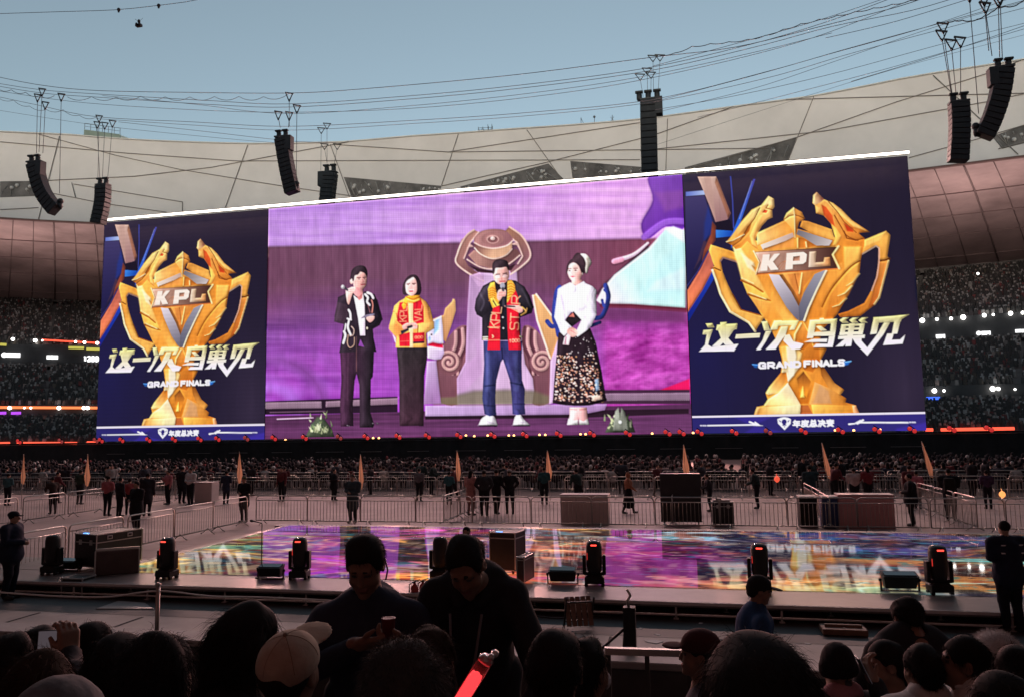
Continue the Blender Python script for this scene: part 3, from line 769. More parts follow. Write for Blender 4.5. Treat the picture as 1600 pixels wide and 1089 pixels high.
    P([(5, 898), (245, 894), (245, 922), (5, 926)], (170, 136, 160)); P([(262, 894), (560, 880), (560, 906), (262, 918)], (172, 136, 160))
    p.f = None
    g = (np.abs(p.im - np.array([170, 136, 160.])/255).sum(-1) < .09) & (py > 610)
    p.im[g & (((xx//2) + (yy//2)) % 2 < 1)] *= .62
    # horizontal streaks on the stage floor
    fl = np.clip((py-640)/4, 0, 1)
    p.im *= (1 + fl*(fbm(px/90, py/2.2, 31)-.5)*.5)[..., None]
    p.f = frame(410, 290, 2.656)
    Ln([(60, 968), (210, 962)], .12, (226, 190, 220)); Ln([(30, 940), (260, 935)], .1, (150, 110, 140), a=.7)
    # set pieces behind the people
    p.f = frame(700, 290, 2.656)
    P([(-95, 912), (660, 905), (650, 930), (560, 948), (-95, 956)], grad=((-60, 930), (192, 160, 208), (600, 930), (168, 128, 180)))
    P([(-95, 956), (560, 948), (650, 930), (1000, 925), (1000, 945), (560, 962), (-95, 970)], (42, 24, 38))
    # bronze scrolls
    for sx, cx in ((1, 385), (-1, 8)):
        P([(cx-sx*80, 600), (cx-sx*30, 590), (cx+sx*40, 680), (cx+sx*58, 760), (cx+sx*45, 890), (cx-sx*40, 900), (cx-sx*70, 760)], grad=((cx, 600), (140, 92, 104), (cx, 890), (110, 66, 78)), fe=2, curve=True)
        for k in range(4): Ln([(cx-sx*(66-14*k), 590+6*k), (cx-sx*(70-16*k), 660), (cx-sx*(46-14*k), 720), (cx-sx*(40-10*k), 780)], .38, (196, 148, 150) if k % 2 else (92, 52, 64), curve=True)
        sp = [(cx + sx*(4+ (4+3.4*q)*math.cos(q)), 732 + (4+3.4*q)*math.sin(q)) for q in np.linspace(0, 12, 40)]
        p.ell((cx+sx*4, 735), 52, 52, (122, 76, 86)); Ln(sp, .34, (200, 152, 150))
    # pillar
    P([(90, 350), (285, 350), (292, 480), (305, 640), (320, 740), (352, 800), (357, 850), (350, 905), (38, 908), (36, 800), (72, 730), (78, 560)], grad=((80, 500), (176, 138, 180), (300, 560), (206, 170, 208)))
    P([(150, 360), (240, 360), (250, 700), (200, 860), (140, 850), (130, 600)], (216, 184, 220), a=.5, fe=18)
    P([(80, 740), (120, 700), (110, 640), (130, 640), (140, 780), (60, 860), (40, 820)], (196, 150, 200), a=.7, fe=8)
    P([(36, 868), (110, 850), (250, 846), (357, 850), (420, 872), (420, 908), (36, 910)], (112, 104, 82), a=.8, fe=12)
    P([(-60, 880), (40, 875), (40, 908), (-60, 908)], (120, 108, 84), a=.8, fe=8)
    # tan fins left and right, blue-white drapery
    P([(352, 455), (366, 451), (402, 502), (446, 562), (458, 650), (446, 730), (425, 720), (398, 640), (368, 560)], grad=((360, 470), (226, 172, 116), (440, 690), (206, 148, 100)))
    Ln([(352, 458), (370, 560), (398, 640), (424, 716)], .22, (250, 206, 190)); Ln([(366, 452), (404, 504), (446, 562)], .2, (250, 216, 196))
    P([(20, 470), (30, 478), (32, 520), (14, 580), (-10, 650), (-20, 640), (-14, 560)], grad=((20, 480), (226, 172, 116), (-10, 640), (200, 140, 96)))
    P([(425, 728), (455, 640), (470, 640), (440, 900), (420, 905)], (206, 170, 210))
    p.f = frame(500, 400, 7.78)
    P([(1370, 770), (1500, 720), (1520, 640), (1640, 520), (1600, 700), (1530, 850), (1500, 1000), (1490, 1100)], grad=((1560, 600), (222, 168, 112), (1500, 1000), (200, 140, 100)))
    P([(1300, 900), (1380, 780), (1475, 725), (1490, 860), (1500, 1060), (1310, 1080)], (226, 214, 240)); P([(1400, 780), (1450, 770), (1440, 900), (1380, 960), (1390, 850)], (140, 186, 226), a=.9, fe=6); p.ell((1330, 1010), 18, 30, (140, 176, 220), a=.8, fe=4)
    P([(1300, 1100), (1500, 1090), (1508, 1180), (1470, 1250), (1400, 1262), (1305, 1240)], grad=((1320, 1120), (236, 220, 240), (1480, 1240), (206, 176, 220)))
    P([(1315, 1070), (1370, 1052), (1490, 1080), (1495, 1120), (1440, 1115), (1320, 1092)], (206, 26, 60), fe=3)
    P([(1300, 1275), (1410, 1270), (1470, 1790), (1260, 1800)], grad=((1300, 1400), (192, 160, 204), (1450, 1700), (160, 116, 170)))
    P([(880, 950), (920, 1000), (930, 1080), (905, 1040)], (226, 210, 230))
    # bronze crown of the monument
    p.f = frame(700, 340, 6.05)
    BZ, BL, BD = (150, 104, 104), (226, 186, 178), (92, 56, 62)
    P([(240, 118), (290, 140), (250, 190), (205, 245), (150, 390), (190, 460), (330, 560), (335, 610), (300, 615), (180, 520), (85, 460), (68, 400), (85, 320), (130, 210)], grad=((110, 250), (170, 120, 110), (260, 560), (110, 70, 76)))
    P([(580, 90), (690, 160), (755, 260), (782, 350), (770, 420), (690, 480), (600, 540), (580, 500), (660, 440), (700, 370), (655, 240), (600, 190), (540, 130)], grad=((600, 120), (160, 112, 92), (740, 420), (130, 86, 96)))
    Ln([(245, 120), (180, 165), (125, 250), (90, 340), (75, 430), (180, 522), (330, 600)], .2, BL, curve=True); Ln([(290, 140), (210, 240), (150, 390)], .16, BL)
    Ln([(580, 92), (690, 170), (760, 280), (775, 380), (690, 470), (590, 540)], .2, BL, curve=True); Ln([(600, 200), (655, 240), (705, 370), (660, 440)], .16, BL)
    P([(190, 360), (245, 310), (420, 380), (600, 310), (650, 300), (690, 350), (600, 440), (420, 490), (270, 450)], grad=((300, 380), (176, 128, 120), (500, 470), (110, 72, 72)))
    P([(205, 455), (300, 490), (420, 505), (590, 460), (640, 440), (600, 500), (420, 530), (280, 520)], (56, 32, 40), fe=2)
    Ln([(180, 400), (300, 470), (420, 488), (560, 450), (680, 360)], .16, BL, curve=True)
    P([(245, 215), (250, 280), (300, 350), (420, 392), (540, 360), (605, 290), (605, 210)], grad=((260, 280), (120, 78, 76), (420, 340), (206, 160, 130)))
    P([(430, 112), (540, 125), (600, 185), (610, 220), (560, 262), (430, 290), (310, 268), (250, 235), (250, 190), (320, 130)], grad=((300, 150), (176, 124, 122), (560, 240), (140, 92, 98)), curve=True)
    Ln([(248, 240), (320, 276), (430, 294), (550, 270), (608, 225)], .16, BL, curve=True); Ln([(250, 290), (310, 350), (420, 392), (540, 362), (604, 300)], .14, (240, 206, 190), curve=True)
    p.ell((422, 205), 105, 62, (158, 108, 108)); p.ell((422, 208), 60, 40, (196, 150, 146)); p.ell((424, 212), 48, 30, (130, 84, 86)); p.ell((422, 200), 22, 18, (230, 196, 190))
    P([(205, 250), (245, 280), (200, 285), (150, 395), (180, 290)], (220, 176, 170)); P([(600, 250), (650, 235), (705, 360), (650, 265), (610, 262)], (220, 176, 170))
    P([(205, 550), (300, 520), (330, 560), (335, 640), (290, 660)], (196, 156, 196), a=.9)
    before = p.im.copy()
    # ---------------- man with microphone at his ear
    p.f = frame(500, 400, 7.78)
    SK, SKD = (230, 168, 160), (196, 118, 118)
    P([(240, 1130), (445, 1090), (655, 1130), (648, 1300), (640, 1460), (614, 1500), (610, 1900), (655, 2050), (640, 2080), (480, 2080), (480, 1800), (475, 1560), (442, 1425), (418, 1510), (396, 1800), (402, 2060), (250, 2070), (240, 1800), (258, 1500)], grad=((250, 1600), (62, 34, 56), (620, 1600), (40, 32, 40)))
    Ln([(340, 1180), (330, 1800)], .14, (86, 54, 76), a=.6, fe=3)
    P([(215, 505), (330, 450), (400, 450), (470, 500), (545, 435), (660, 470), (690, 540), (755, 775), (720, 845), (640, 890), (648, 1000), (682, 1165), (560, 1165), (490, 1010), (440, 1165), (232, 1175), (262, 1000), (285, 830), (172, 800), (175, 740), (200, 620)], (42, 32, 42))
    P([(175, 740), (205, 560), (330, 600), (345, 700), (285, 830), (172, 800)], (58, 42, 54), a=.9, fe=5); P([(600, 560), (690, 540), (752, 775), (640, 885), (560, 850), (700, 740)], (32, 26, 34), fe=5)
    P([(405, 480), (455, 520), (520, 445), (540, 600), (548, 970), (486, 972), (460, 760)], grad=((430, 560), (246, 232, 240), (520, 940), (226, 206, 226)))
    P([(430, 470), (520, 440), (510, 520), (470, 545)], SKD)
    P([(400, 330), (410, 240), (450, 205), (520, 190), (558, 220), (562, 340), (530, 400), (470, 420), (420, 392)], SK, curve=True); P([(410, 380), (520, 400), (520, 450), (470, 500), (430, 490), (400, 450)], (222, 150, 152))
    P([(400, 300), (430, 300), (440, 380), (470, 418), (420, 400)], SKD, a=.6, fe=8)
    p.ell((380, 312), 20, 34, SK); Ln([(450, 270), (490, 268)], .1, (90, 50, 56)); Ln([(520, 268), (555, 262)], .1, (90, 50, 56)); p.ell((472, 285), 10, 4, (60, 34, 40)); p.ell((538, 282), 9, 4, (60, 34, 40)); Ln([(498, 352), (545, 348)], .14, (190, 84, 96)); Ln([(510, 290), (530, 320), (505, 326)], .08, (200, 124, 126))
    P([(365, 290), (380, 190), (420, 140), (480, 118), (545, 135), (572, 200), (568, 260), (540, 215), (490, 200), (460, 230), (420, 245), (410, 300), (395, 310), (385, 280)], (44, 32, 40), curve=True)
    P([(485, 196), (505, 200), (500, 232), (482, 236)], SK, fe=3)
    P([(315, 410), (350, 395), (385, 380), (430, 385), (425, 420), (390, 470), (350, 590), (325, 560), (310, 450)], SK, curve=True); Ln([(340, 440), (390, 430)], .08, SKD); Ln([(350, 415), (410, 405)], .08, SKD)
    Ln([(330, 418), (285, 378)], .26, (56, 50, 62)); p.ell((275, 380), 24, 27, (176, 166, 176)); p.ell((270, 374), 12, 12, (226, 220, 226))
    P([(490, 765), (545, 720), (660, 700), (660, 720), (590, 745)], (120, 110, 130)); P([(560, 750), (650, 730), (655, 770), (610, 812), (575, 790)], SK, curve=True)
    Wl = (236, 222, 232)
    Ln([(545, 470), (580, 510), (570, 560), (600, 600)], .26, Wl, curve=True); Ln([(575, 450), (620, 470), (645, 515)], .3, Wl, curve=True); Ln([(625, 540), (640, 600), (630, 690)], .14, (196, 120, 110), curve=True); Ln([(580, 600), (606, 690)], .1, (140, 90, 96))
    Ln([(345, 660), (365, 700), (370, 770)], .26, Wl, curve=True); Ln([(330, 765), (375, 780)], .2, Wl); Ln([(350, 790), (335, 870), (370, 960)], .26, Wl, curve=True); Ln([(290, 920), (305, 970), (280, 1060)], .28, Wl, curve=True); Ln([(310, 830), (300, 900)], .16, Wl)
    Ln([(340, 960), (330, 1060), (360, 1115), (410, 1080), (415, 990)], .1, (186, 150, 130), curve=True); Ln([(380, 860), (410, 900), (400, 960), (360, 975)], .12, (190, 160, 150), curve=True); p.ell((570, 880), 12, 16, (226, 200, 170)); Ln([(440, 980), (440, 1400)], .06, (120, 80, 80))
    for a_ in ((330, 2056), (350, 2062), (640, 2030), (690, 2026), (700, 2034)): p.ell(a_, 9, 5, (226, 206, 226))
    # ---------------- woman in yellow jacket and red scarf
    P([(930, 1110), (1300, 1110), (1300, 1240), (1265, 1450), (1256, 2060), (965, 2060), (962, 1500)], grad=((1000, 1200), (46, 38, 42), (1150, 2000), (58, 36, 48)))
    YL, YD = (238, 160, 82), (190, 104, 54)
    P([(960, 555), (1060, 500), (1210, 500), (1290, 560), (1340, 640), (1375, 800), (1385, 880), (1290, 940), (1300, 1115), (915, 1115), (925, 990), (835, 890), (840, 840), (880, 700), (900, 610)], grad=((900, 600), YL, (1350, 900), (236, 166, 84)))
    P([(840, 850), (940, 820), (1000, 880), (990, 960), (925, 990), (850, 920)], YD, a=.45, fe=10); P([(1190, 840), (1380, 800), (1380, 880), (1270, 950), (1180, 950)], (246, 186, 100), fe=4); Ln([(1190, 850), (1185, 950)], .12, (130, 70, 40)); Ln([(925, 700), (950, 800), (1000, 830)], .12, YD, curve=True); Ln([(1310, 620), (1330, 760)], .14, YD, a=.7, fe=3)
    rr = np.random.default_rng(8)
    for i in range(60):
        x = rr.uniform(880, 1370); y = rr.uniform(580, 1090)
        if (x < 935 or x > 1270) or y > 940: p.ell((x, y), rr.uniform(4, 9), rr.uniform(3, 8), [(206, 96, 50), (250, 206, 130), (170, 70, 50)][rr.integers(3)], a=.55, fe=3)
    P([(1075, 580), (1135, 580), (1130, 1115), (1085, 1115)], (240, 196, 150))
    RD = (192, 28, 44)
    P([(965, 570), (1060, 560), (1078, 820), (1000, 850), (935, 790), (940, 700)], RD); P([(1130, 570), (1215, 510), (1255, 620), (1262, 810), (1160, 830), (1128, 780)], RD)
    P([(960, 960), (1090, 930), (1090, 1100), (965, 1100)], RD); P([(1128, 940), (1268, 930), (1266, 1055), (1130, 1065)], RD); P([(1130, 1045), (1266, 1038), (1266, 1060), (1130, 1066)], (60, 26, 44))
    TX = (240, 150, 110)
    letters(p, 'KPL', (965, 800), (2, -52), (84, -4), .24, .1, TX); letters(p, 'VAL', (1145, 800), (2, -56), (86, -4), .28, .1, TX); letters(p, 'GOO', (1152, 978), (26, -1), (0, 26), .35, .08, TX)
    Ln([(970, 1040), (1080, 1034)], .06, TX, a=.6)
    P([(1035, 500), (1120, 470), (1210, 470), (1215, 540), (1140, 570), (1060, 560), (1040, 640), (1010, 655), (990, 600), (1015, 560)], (236, 160, 50)); Ln([(1050, 500), (1130, 530), (1210, 500)], .12, (186, 100, 30), curve=True); Ln([(1060, 530), (1140, 552), (1205, 530)], .1, (250, 206, 110), curve=True); Ln([(1020, 570), (1050, 590)], .1, (186, 100, 30))
    P([(1000, 420), (1010, 340), (1050, 270), (1110, 232), (1170, 240), (1215, 310), (1228, 420), (1210, 475), (1170, 480), (1050, 480), (1010, 470)], (48, 34, 42), curve=True)
    P([(1038, 340), (1075, 290), (1130, 262), (1165, 300), (1178, 370), (1172, 440), (1130, 482), (1085, 480), (1045, 440)], (236, 180, 174), curve=True)
    P([(1030, 350), (1060, 300), (1130, 258), (1100, 250), (1040, 290)], (48, 34, 42)); Ln([(1050, 345), (1090, 340)], .09, (90, 56, 60)); Ln([(1120, 342), (1160, 338)], .09, (90, 56, 60)); p.ell((1070, 355), 9, 4, (60, 36, 44)); p.ell((1140, 352), 9, 4, (60, 36, 44))
    P([(1070, 415), (1105, 425), (1140, 412), (1125, 440), (1090, 442)], (206, 84, 100)); Ln([(1080, 420), (1135, 418)], .1, (250, 240, 240)); Ln([(1105, 360), (1112, 395), (1098, 400)], .06, (216, 150, 154))
    P([(1000, 850), (1060, 815), (1110, 830), (1110, 870), (1050, 890), (1010, 895)], SK, curve=True); P([(1080, 830), (1150, 810), (1180, 840), (1175, 885), (1120, 890), (1085, 870)], SK, curve=True)
    Ln([(1100, 850), (1165, 850)], .07, SKD); P([(980, 915), (1070, 880), (1080, 905), (990, 960)], (50, 44, 54)); Ln([(1070, 870), (1110, 858)], .3, (46, 40, 50))
    # ---------------- man with microphone, red scarf, jeans
    p.f = frame(700, 510, 5.714)
    P([(275, 870), (300, 820), (350, 790), (410, 800), (435, 860), (432, 882), (275, 882)], (246, 236, 246), curve=True); P([(580, 870), (600, 800), (640, 780), (680, 830), (725, 870), (720, 882), (580, 882)], (246, 236, 246), curve=True)
    Ln([(275, 882), (432, 884)], .14, (60, 40, 60)); Ln([(580, 882), (724, 882)], .14, (60, 40, 60)); Ln([(330, 820), (360, 850), (410, 860)], .08, (196, 180, 206), curve=True); Ln([(610, 820), (640, 850), (700, 850)], .08, (196, 180, 206), curve=True)
    P([(315, 130), (660, 130), (655, 330), (660, 480), (686, 560), (680, 680), (690, 780), (620, 790), (575, 780), (570, 640), (552, 480), (490, 290), (470, 320), (430, 480), (420, 640), (430, 790), (370, 800), (325, 780), (305, 640), (312, 500), (322, 330)], grad=((320, 400), (44, 46, 86), (660, 400), (52, 48, 96)))
    for q in ([(350, 250), (360, 500), (350, 560)], [(600, 250), (620, 480), (610, 560)]): Ln(q, .5, (70, 74, 124), a=.5, fe=6, curve=True)
    Ln([(330, 530), (420, 520)], .12, (26, 28, 56), fe=3); Ln([(560, 500), (660, 520)], .12, (26, 28, 56), fe=3); Ln([(480, 200), (486, 290)], .14, (28, 28, 56)); Ln([(320, 700), (420, 710)], .1, (30, 30, 60), fe=3); Ln([(590, 690), (680, 690)], .1, (34, 30, 66), fe=3)
    p.f = frame(700, 340, 6.05)
    P([(330, 650), (420, 600), (560, 590), (640, 600), (720, 660), (770, 740), (808, 850), (790, 905), (680, 945), (690, 1160), (320, 1160), (322, 950), (270, 920), (250, 860), (265, 770)], (34, 28, 36))
    P([(265, 770), (330, 660), (380, 640), (400, 760), (440, 830), (320, 945), (255, 880)], grad=((300, 700), (54, 46, 58), (340, 930), (26, 22, 28)), fe=4); P([(640, 610), (720, 660), (806, 850), (740, 900), (700, 830), (640, 780)], grad=((690, 680), (58, 50, 62), (760, 880), (26, 22, 28)), fe=4)
    Ln([(300, 720), (340, 800), (310, 880)], .2, (74, 66, 80), a=.7, fe=4, curve=True); Ln([(700, 680), (740, 760), (780, 850)], .16, (84, 76, 90), a=.7, fe=4, curve=True)
    P([(490, 640), (560, 640), (562, 1160), (485, 1160)], (28, 26, 34)); p.ell((518, 945), 8, 8, (220, 220, 226)); p.ell((522, 1048), 8, 8, (220, 220, 226))
    P([(440, 610), (400, 620), (375, 680), (380, 750), (420, 860), (460, 850), (485, 790), (450, 690)], (232, 160, 60)); P([(560, 600), (600, 590), (630, 640), (640, 720), (600, 810), (556, 812), (560, 700)], (236, 168, 66))
    for k in range(6):
        Ln([(385, 680+k*22), (420, 668+k*22), (455, 690+k*20)], .09, (186, 106, 30), curve=True); Ln([(562, 640+k*26), (595, 626+k*26), (632, 650+k*22)], .09, (186, 106, 30), curve=True)
    P([(425, 860), (470, 830), (490, 840), (492, 1250), (372, 1250), (390, 1000)], (200, 26, 44)); P([(556, 812), (640, 690), (665, 760), (668, 1000), (690, 1250), (572, 1250), (560, 1000)], (200, 26, 44))
    letters(p, 'KPL', (392, 1040), (8, -58), (88, 6), .2, .11, (248, 170, 130)); letters(p, 'STAR', (585, 1060), (4, -70), (80, 4), .18, .11, (248, 170, 130))
    Ln([(410, 770), (445, 840), (478, 826)], .2, (250, 206, 90)); Ln([(425, 760), (460, 820)], .12, (250, 206, 90)); Ln([(425, 790), (455, 838)], .1, (40, 34, 40))
    P([(425, 510), (440, 470), (500, 460), (565, 470), (575, 560), (550, 610), (500, 636), (460, 620), (432, 580)], SK, curve=True)
    P([(418, 500), (420, 440), (450, 405), (510, 398), (560, 420), (575, 480), (566, 500), (550, 470), (500, 478), (450, 482), (440, 520), (425, 540)], (46, 34, 40), curve=True)
    Ln([(445, 548), (495, 556)], .1, (110, 80, 90)); Ln([(515, 552), (560, 540)], .1, (110, 80, 90)); p.ell((470, 560), 26, 16, (250, 216, 216), a=.6); p.ell((538, 556), 24, 16, (250, 216, 216), a=.6); Ln([(455, 540), (490, 538)], .1, (70, 40, 46)); Ln([(520, 536), (555, 528)], .1, (70, 40, 46)); Ln([(490, 608), (540, 604)], .14, (196, 90, 100)); P([(500, 560), (518, 590), (500, 596)], SKD, a=.6)
    P([(462, 760), (470, 700), (505, 676), (545, 690), (545, 740), (510, 760), (485, 790)], SK, curve=True); Ln([(480, 715), (542, 710)], .07, SKD); Ln([(480, 738), (540, 734)], .07, SKD)
    p.ell((515, 648), 24, 30, (160, 156, 170)); Ln([(518, 675), (522, 690)], .3, (70, 66, 76)); Ln([(522, 760), (524, 830)], .3, (54, 50, 60))
    P([(535, 835), (640, 830), (700, 850), (706, 890), (670, 905), (640, 870), (560, 855)], SK, curve=True); P([(535, 832), (630, 838), (640, 850), (545, 850)], (50, 40, 50)); Ln([(600, 862), (660, 880)], .07, SKD)
    Ln([(700, 850), (735, 890), (690, 925)], .16, (226, 170, 90), curve=True); Ln([(745, 860), (740, 900), (700, 922)], .1, (226, 170, 90))
    p.f = frame(700, 510, 5.714)
    Ln([(312, 98), (352, 96)], .14, (226, 206, 160)); Ln([(312, 116), (352, 114)], .14, (226, 206, 160)); Ln([(640, 90), (660, 96)], .14, (226, 206, 160))
    Ln([(356, 8), (462, 6)], .08, (240, 150, 110)); Ln([(360, 124), (460, 122)], .08, (240, 150, 110)); Ln([(395, 80), (406, 92), (396, 102)], .12, (250, 190, 150)); letters(p, '1000', (546, 118), (18, -1), (0, 26), .42, .08, (250, 190, 150))
    # ---------------- woman in white blouse and flowered skirt
    p.f = frame(830, 380, 6.806)
    BLU = (40, 50, 120)
    Ln([(300, 470), (265, 540), (240, 780), (270, 880), (290, 980)], .5, BLU, curve=True); Ln([(170, 835), (215, 885), (260, 880)], .5, BLU, curve=True); Ln([(790, 450), (820, 560), (800, 680), (750, 780), (690, 800)], .5, BLU, curve=True); Ln([(755, 610), (770, 670), (800, 655)], .3, BLU); Ln([(640, 880), (730, 845)], .35, BLU); Ln([(780, 500), (812, 530)], .3, BLU)
    p.f = frame(700, 510, 5.714)
    P([(1085, 720), (1240, 720), (1245, 800), (1260, 872), (1170, 876), (1165, 800), (1160, 876), (1065, 874), (1085, 800)], (240, 176, 176)); P([(1075, 820), (1120, 840), (1160, 830), (1160, 876), (1062, 876)], (246, 236, 240)); P([(1170, 830), (1210, 845), (1245, 820), (1262, 874), (1170, 876)], (246, 236, 240))
    Ln([(1095, 738), (1150, 742)], .08, (196, 120, 120)); Ln([(1175, 742), (1235, 738)], .08, (196, 120, 120))
    P([(985, 60), (1050, 40), (1270, 20), (1320, 150), (1370, 400), (1412, 650), (1360, 675), (1180, 706), (1050, 700), (935, 684), (950, 460), (970, 250)], (38, 26, 34))
    rr = np.random.default_rng(3)
    for i in range(430):
        t = rr.uniform(0, 1)**.8; y = 240 + t*440; xl = 985-(y-60)*.075; xr = 1285+(y-60)*.2
        x = rr.uniform(xl+6, xr-10)
        if abs(x-(1160+.02*y)) < 9 or (rr.uniform() < .25 and y < 330): continue
        cc = [(236, 186, 176), (214, 150, 136), (250, 214, 200), (186, 120, 96), (150, 110, 80)][rr.integers(5)]
        p.ell((x, y), rr.uniform(5, 11), rr.uniform(4, 9), cc, a=.95)
    for i in range(26): p.ell((rr.uniform(1060, 1330), rr.uniform(90, 250)), rr.uniform(2, 5), rr.uniform(3, 8), (246, 230, 230))
    P([(1310, 470), (1345, 460), (1350, 560), (1320, 580)], (150, 186, 226), a=.8, fe=4); P([(1285, 615), (1360, 610), (1360, 655), (1290, 660)], (240, 206, 190), a=.9, fe=3)
    Ln([(945, 664), (1100, 690), (1260, 688), (1405, 650)], .3, (34, 22, 30), curve=True)
    p.f = frame(830, 380, 6.806)
    P([(415, 420), (470, 455), (560, 405), (580, 430), (650, 460), (692, 500), (694, 760), (640, 880), (590, 930), (490, 1000), (470, 960), (535, 820), (455, 790), (430, 730), (355, 820), (432, 890), (380, 960), (350, 990), (310, 950), (285, 880), (245, 790), (265, 640), (285, 490), (350, 450)], grad=((300, 600), (246, 240, 250), (680, 700), (236, 226, 244)))
    P([(355, 820), (450, 728), (535, 820), (432, 892)], (36, 28, 34)); P([(395, 785), (445, 740), (462, 790)], (196, 110, 100))
    Ln([(320, 560), (345, 690), (360, 815)], .14, (206, 190, 222), fe=4, curve=True); Ln([(600, 560), (600, 700), (560, 820)], .14, (210, 196, 226), fe=4, curve=True); Ln([(470, 460), (470, 520)], .08, (206, 196, 220))
    P([(380, 930), (430, 895), (490, 930), (495, 970), (450, 1000), (400, 985)], SK, curve=True); Ln([(420, 930), (470, 960)], .07, SKD); P([(385, 960), (420, 990), (400, 1085), (335, 1080), (350, 1010)], (236, 196, 206), a=.9); Ln([(370, 1000), (360, 1070)], .12, (150, 90, 110)); Ln([(400, 1000), (385, 1075)], .1, (250, 236, 240))
    P([(430, 395), (520, 380), (545, 405), (475, 452), (430, 430)], SK)
    P([(385, 290), (400, 230), (440, 205), (500, 230), (535, 300), (530, 370), (480, 408), (430, 400), (395, 350)], (236, 178, 172), curve=True)
    P([(375, 330), (380, 240), (420, 180), (480, 150), (540, 150), (580, 210), (590, 290), (550, 330), (535, 320), (500, 240), (450, 210), (405, 235), (392, 290)], (50, 34, 42), curve=True); P([(440, 190), (480, 110), (540, 120), (590, 190), (560, 240)], (56, 38, 46), curve=True)
    P([(525, 118), (580, 120), (625, 165), (640, 220), (605, 270), (600, 315), (580, 325), (575, 270), (580, 215), (560, 160)], (250, 236, 226), curve=True); Ln([(560, 140), (610, 200), (600, 290)], .1, (226, 206, 190), curve=True)
    p.ell((408, 297), 11, 6, (60, 36, 44)); p.ell((472, 292), 12, 6, (60, 36, 44)); Ln([(395, 278), (425, 274)], .07, (90, 56, 60)); Ln([(452, 272), (492, 270)], .07, (90, 56, 60)); P([(415, 355), (440, 350), (470, 355), (440, 370)], (206, 80, 96)); Ln([(432, 300), (428, 330), (442, 334)], .06, (216, 140, 146)); p.ell((545, 330), 5, 16, (250, 230, 220))
    # plants on the stage edge
    p.f = frame(410, 290, 2.656)
    for cx, cy, w_, h_, sd_ in ((237, 1005, 60, 48, 1), (1484, 985, 62, 48, 2)):
        rr = np.random.default_rng(sd_)
        P([(cx-w_, cy+38), (cx-w_*.7, cy), (cx-w_*.2, cy-h_), (cx+w_*.3, cy-h_*.8), (cx+w_*.8, cy+2), (cx+w_, cy+36)], (66, 72, 58), fe=2)
        for i in range(46):
            x = cx + rr.normal()*w_*.42; y = cy + 22 - abs(rr.normal())*h_*.6
            Ln([(x, y), (x+rr.uniform(-14, 14), y-rr.uniform(6, 26))], .24, [(98, 112, 76), (150, 154, 120), (60, 72, 56), (176, 178, 150)][rr.integers(4)], w2=.05)
        if sd_ == 2: P([(cx-30, cy+30), (cx-20, cy-50), (cx-6, cy-66), (cx, cy-20), (cx+6, cy-66), (cx+22, cy-46), (cx+34, cy+30)], (120, 122, 112), fe=2); p.ell((cx+1, cy-5), 7, 7, (226, 226, 226))
    # modelling of the filmed people: folds and soft studio light from the upper left
    def blur(a, n):
        for _ in range(n):
            a = .25*np.roll(a, 1, 0)+.5*a+.25*np.roll(a, -1, 0); a = .25*np.roll(a, 1, 1)+.5*a+.25*np.roll(a, -1, 1)
        return a
    mk = (np.abs(p.im-before).sum(-1) > .03).astype(float); mb = blur(mk, 30); mb2 = blur(mk, 90)
    gx = np.roll(mb2, -2, 1)-np.roll(mb2, 2, 1); gy = np.roll(mb2, -2, 0)-np.roll(mb2, 2, 0)
    lum = p.im.mean(-1); lb = blur(lum, 12); ex = np.roll(lb, -1, 1)-np.roll(lb, 1, 1); ey = np.roll(lb, -1, 0)-np.roll(lb, 1, 0)
    fold = fbm(xx/9+fbm(xx/20, yy/20, 4)*3, yy/26, 13, 3)-.5
    skin = (p.im[..., 0]-p.im[..., 2] > .15) & (p.im[..., 0] > .7) & (p.im[..., 1] > .5)
    sh = 1 + mk*(np.clip(gx*2.4+gy*1.2, -.3, .22) + (mb-.8)*.5 + fold*np.where(skin, .12, .5) + np.clip((ex+ey)*.9, -.12, .12))
    p.im[:] = np.clip(p.im*sh[..., None] + (mk*np.clip(gx*1.2+gy, 0, .1)*.22)[..., None], 0, 1)
    # the same light on the monument and the set behind, kept softer
    nb = blur(before.mean(-1), 8); rx = (np.roll(nb, -2, 1)-np.roll(nb, 2, 1))+(np.roll(nb, -2, 0)-np.roll(nb, 2, 0))
    p.im *= (1 + (1-mk)*np.clip(rx*.8, -.14, .14) + (1-mk)*(fbm(xx/14, yy/40, 23, 3)-.5)*.16)[..., None]
    # soft camera picture: slight blur of the drawn edges, then the sharpening of a phone picture
    k = p.im.copy(); k[:, 1:-1] = .25*p.im[:, :-2] + .5*p.im[:, 1:-1] + .25*p.im[:, 2:]; k2 = k.copy(); k2[1:-1] = .25*k[:-2] + .5*k[1:-1] + .25*k[2:]; p.im[:] = np.clip(k2 + .55*(k2-blur(k2, 10)), 0, 1)
    p.im[:] = np.clip(p.im*1.09, 0, 1)
    # display texture: fine line moire and tile joints
    p.f = None
    mo = 0.03*np.sin(py*2.1 + px*.05) + .025*np.sin(px*1.7 + np.sin(py/40)*3) + .06*(fbm(px/2.2, py/70, 77)-.5)
    p.im *= (1 + mo)[..., None]
    for x in (300, 640): p.im[:, x] *= .9
    p.im = np.clip(p.im, 0, 1)
paint_centre()
